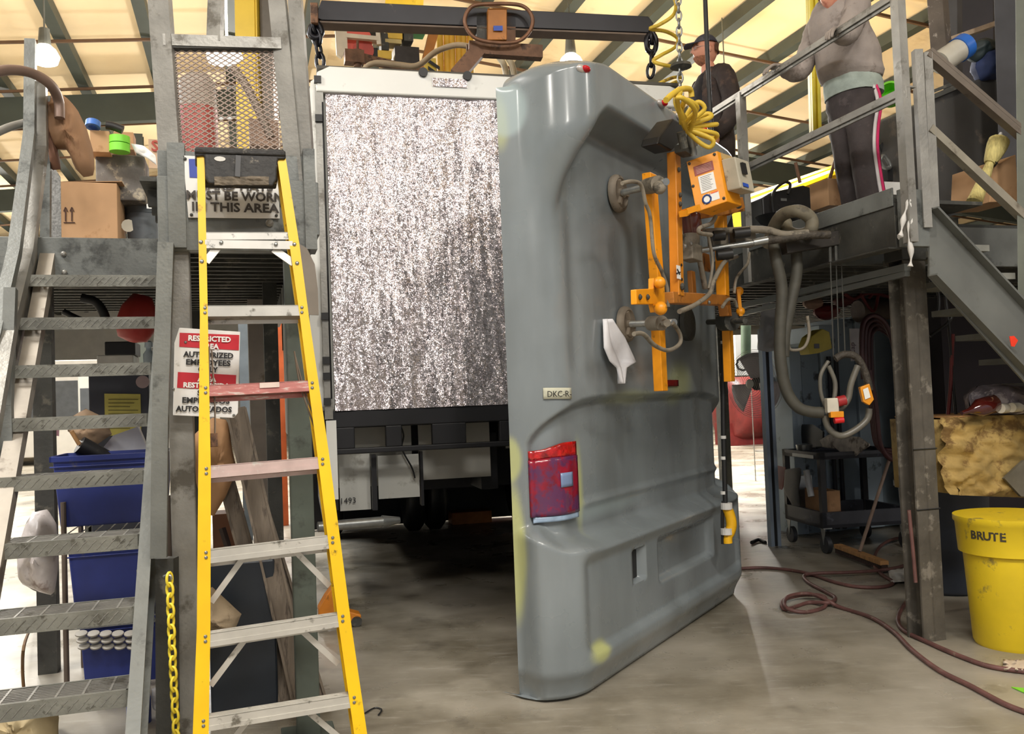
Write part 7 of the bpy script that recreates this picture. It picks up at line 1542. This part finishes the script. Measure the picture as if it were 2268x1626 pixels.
# ---- machinery high up behind the camper roof
P = Pl(800, 120, 8.5)
rg = thing('tool_gantry', 'cluster of overhead hoist machinery behind the camper roof with a red reel', 'hoist', P(820, 160))
def gb(x0, y0, x1, y1, dep, nm, mm): return box3(P, x0, y0, x1, y1, dep).build(nm, mm, rg, bevel=.006)
mb = MB(); c = P(786, 88); mb.cyl(c, c+E2*.1, .17, n=30); mb.build('red_reel', mat('reel_red', (222, 100, 84), .5, 0, .06), rg, smooth=True)
mb = MB(); c = P(805, 112); mb.cyl(c-E2*.02, c+E2*.1, .10, n=24); mb.build('red_reel', mat('reel_red_dark', (190, 78, 66), .5), rg, smooth=True)
mb = MB(); mb.prism([P(x, y, -.1) for x, y in ((742, 56), (768, 64), (770, 108), (756, 128), (746, 120))], E2*.05); mb.bar(P(765, 80, -.08), P(838, 87, -.08), .05, .04); mb.bar(P(835, 50, -.08), P(840, 100, -.08), .04, .05); mb.build('white_bracket', mat('cream_bracket', (212, 200, 180), .5, 0, .08), rg)
gb(812, 50, 850, 72, .2, 'motor_block', steel_d); gb(845, 72, 862, 110, .15, 'motor_block', steel_d)
gb(858, 50, 892, 84, .2, 'yellow_housing', mat('housing_yellow', (222, 184, 70), .5, 0, .08)); gb(852, 84, 890, 94, .15, 'yellow_housing', mat('housing_pale', (200, 180, 120), .5)); gb(836, 110, 868, 128, .2, 'yellow_housing', MATS['housing_yellow'])
gb(916, 50, 945, 68, .2, 'green_housing', mat('housing_green', (60, 176, 90), .5)); gb(895, 52, 916, 90, .2, 'motor_block', steel_d); gb(876, 100, 930, 145, .25, 'motor_block', mat('oily_black', (46, 42, 42), .35, .2, .3, 12)); gb(826, 105, 838, 130, .1, 'motor_block', black)
mb = MB(); mb.prism([P(x, y, -.15) for x, y in ((956, 50), (978, 52), (945, 165), (928, 163))], E2*.08); mb.build('orange_arm', gold, rg)
mb = MB(); mb.cyl(P(792, 90, -.2), P(792, 118, -.2), .012); mb.cyl(P(792, 112, -.2), P(792, 148, -.2), .05, .035); mb.cb(P(784, 128, -.2), E1*.18, E2*.12, Z*.12); mb.build('rusty_clamp', rusty, rg)
mb = MB(); mb.bar(P(800, 128, -.1), P(930, 160, -.1), .10, .06); mb.build('rusty_arm', rusty, rg)
pst = thing('post_bundle', 'bundle of yellow tubes standing behind the camper roof', 'tubes', P(1000, 165))
for i in range(6):
    mb = MB(); x = 973+i*13; q_ = P(x, 168, .3); mb.cyl(P(x+(i % 2)*3, 52 if i < 5 else 70, .3), V((q_.x, q_.y, 3.66)), .036, n=12); mb.build('yellow_tube', mat('tube_yellow', (226, 176, 60), .5, 0, .1, 6), pst, smooth=True)
hz = thing('hazard_board', 'yellow and black striped hazard board behind the camper roof', 'board', P(962, 160))
mb = box3(Pl(960, 150, 8.3), 948, 128, 974, 372, .02); mb.build('board_face', mat('hazard_yellow', (214, 184, 70), .5), hz)
Ph = Pl(960, 150, 8.28)
for y in (136, 152): mb = MB(); mb.prism([Ph(948, y-6), Ph(974, y+12), Ph(974, y+20), Ph(948, y+2)], -E2*.004); mb.build('black_stripe', ink, hz)
mb = MB(); mb.tube([at(x, y, 6.6) for x, y in ((790, 225), (805, 160), (830, 140), (880, 143), (925, 145), (965, 115), (1010, 100), (1050, 105))], .022, 10); one(mb, 'tan_hose', mat('tan_hose', (176, 158, 132), .6, 0, .1, 8), 'tan air hose drooping over the camper roof', 'hose', smooth=True)
mb = MB(); mb.bar(at(1038, 100, 6.3), at(1032, 230, 6.6), .03, .03); mb.bar(at(1010, 148, 6.7), at(1034, 150, 6.7), .05, .03); one(mb, 'rusty_hanger', rusty, 'rusty hanging bracket over the camper roof edge', 'bracket')
for i, x in enumerate((1112, 1130)):
    mb = MB(); mb.tube([at(x-8, 124, 6.8), at(x+8, 158, 6.8), at(x+12, 250, 6.8)], .025, 10); one(mb, 'pale_tube', mat('cream_tube_b', (196, 186, 160), .5), ['short pale tube above the corner of the grey cap, nearest the trolley', 'second short pale tube above the corner of the grey cap'][i], 'tube', smooth=True, group='short pale tubes')
mb = MB(); mb.bar(at(1797, -40, 6.4), at(1806, 292, 6.4), .075, .05); mb.bar(at(1791, -40, 6.37), at(1800, 292, 6.37), .012, .06); mb.bar(at(1803, -40, 6.37), at(1812, 292, 6.37), .012, .06); one(mb, 'yellow_drop_post', mat('post_yellow', (232, 214, 60), .5, 0, .08, 6, (120, 104, 40), .2, 12), 'yellow channel post hanging from the roof between the two people', 'post')
mb = MB(); mb.bar(at(862, 6, 16), at(930, 2, 15.8), .3, .3); one(mb, 'crane_bridge', MATS['crane_yellow'], 'yellow crane bridge girder high behind the spreader beam', 'crane')
mb = MB(); mb.bar(at(668, 200, 6.8), at(700, 440, 6.6), .12, .1); one(mb, 'orange_roof_arm', gold, 'orange steel arm between the gate post and the camper corner', 'arm')
# far shop contents on the floor
random.seed(3)
fars = [(-6.5, 16, 2.2, 1.2, 2.4, (150, 160, 170), 'pale blue storage container beyond the stair'), (-3.6, 22, 3, 2, 2.6, (190, 190, 184), 'white trailer body beyond the stair platform'), (-10, 13, 1.5, 2, 1.6, (120, 84, 60), 'brown crate stack far left beyond the stair'),
        (5.0, 19, 1.6, 1, 1.9, (150, 90, 80), 'dull red machine cabinet far beyond the fan'), (8.2, 22, 3.5, 2, 2.5, (186, 180, 166), 'beige trailer body far behind the right cabinets'), (13, 18, 2, 2, 2.2, (140, 150, 160), 'pale grey crate stack far at the right of the hall'), (-8, 30, 6, 3, 3.2, (206, 204, 198), 'large white camper body deep in the hall at left'), (3.6, 33, 6, 3, 3.2, (200, 196, 186), 'large cream camper body deep in the hall at right'), (-13, 22, 4, 2, 2.6, (170, 150, 120), 'tan pallet stack deep at the far left')]
for (a, b, w_, d_, h_, c_, lab) in fars:
    t = thing('far_equipment', lab, 'equipment', H(a+w_/2, b+d_/2, 0)); mm = mat('far_%d_%d' % (a*10, b), c_, .6, 0, .1, 1.5)
    mb = MB(); mb.hb(a, a+w_, b, b+d_, .25, h_); mb.build('body', mm, t, bevel=.03)
    mb = MB(); mb.hb(a+.05, a+w_-.05, b-.02, b, h_*.45, h_*.8); mb.build('front_panel', mat('far_dark_panel', (70, 74, 78), .5), t)
    for x in (a+.1, a+w_-.25): mb = MB(); mb.hb(x, x+.15, b+.1, b+d_-.1, 0, .25); mb.build('skid', steel_d, t)
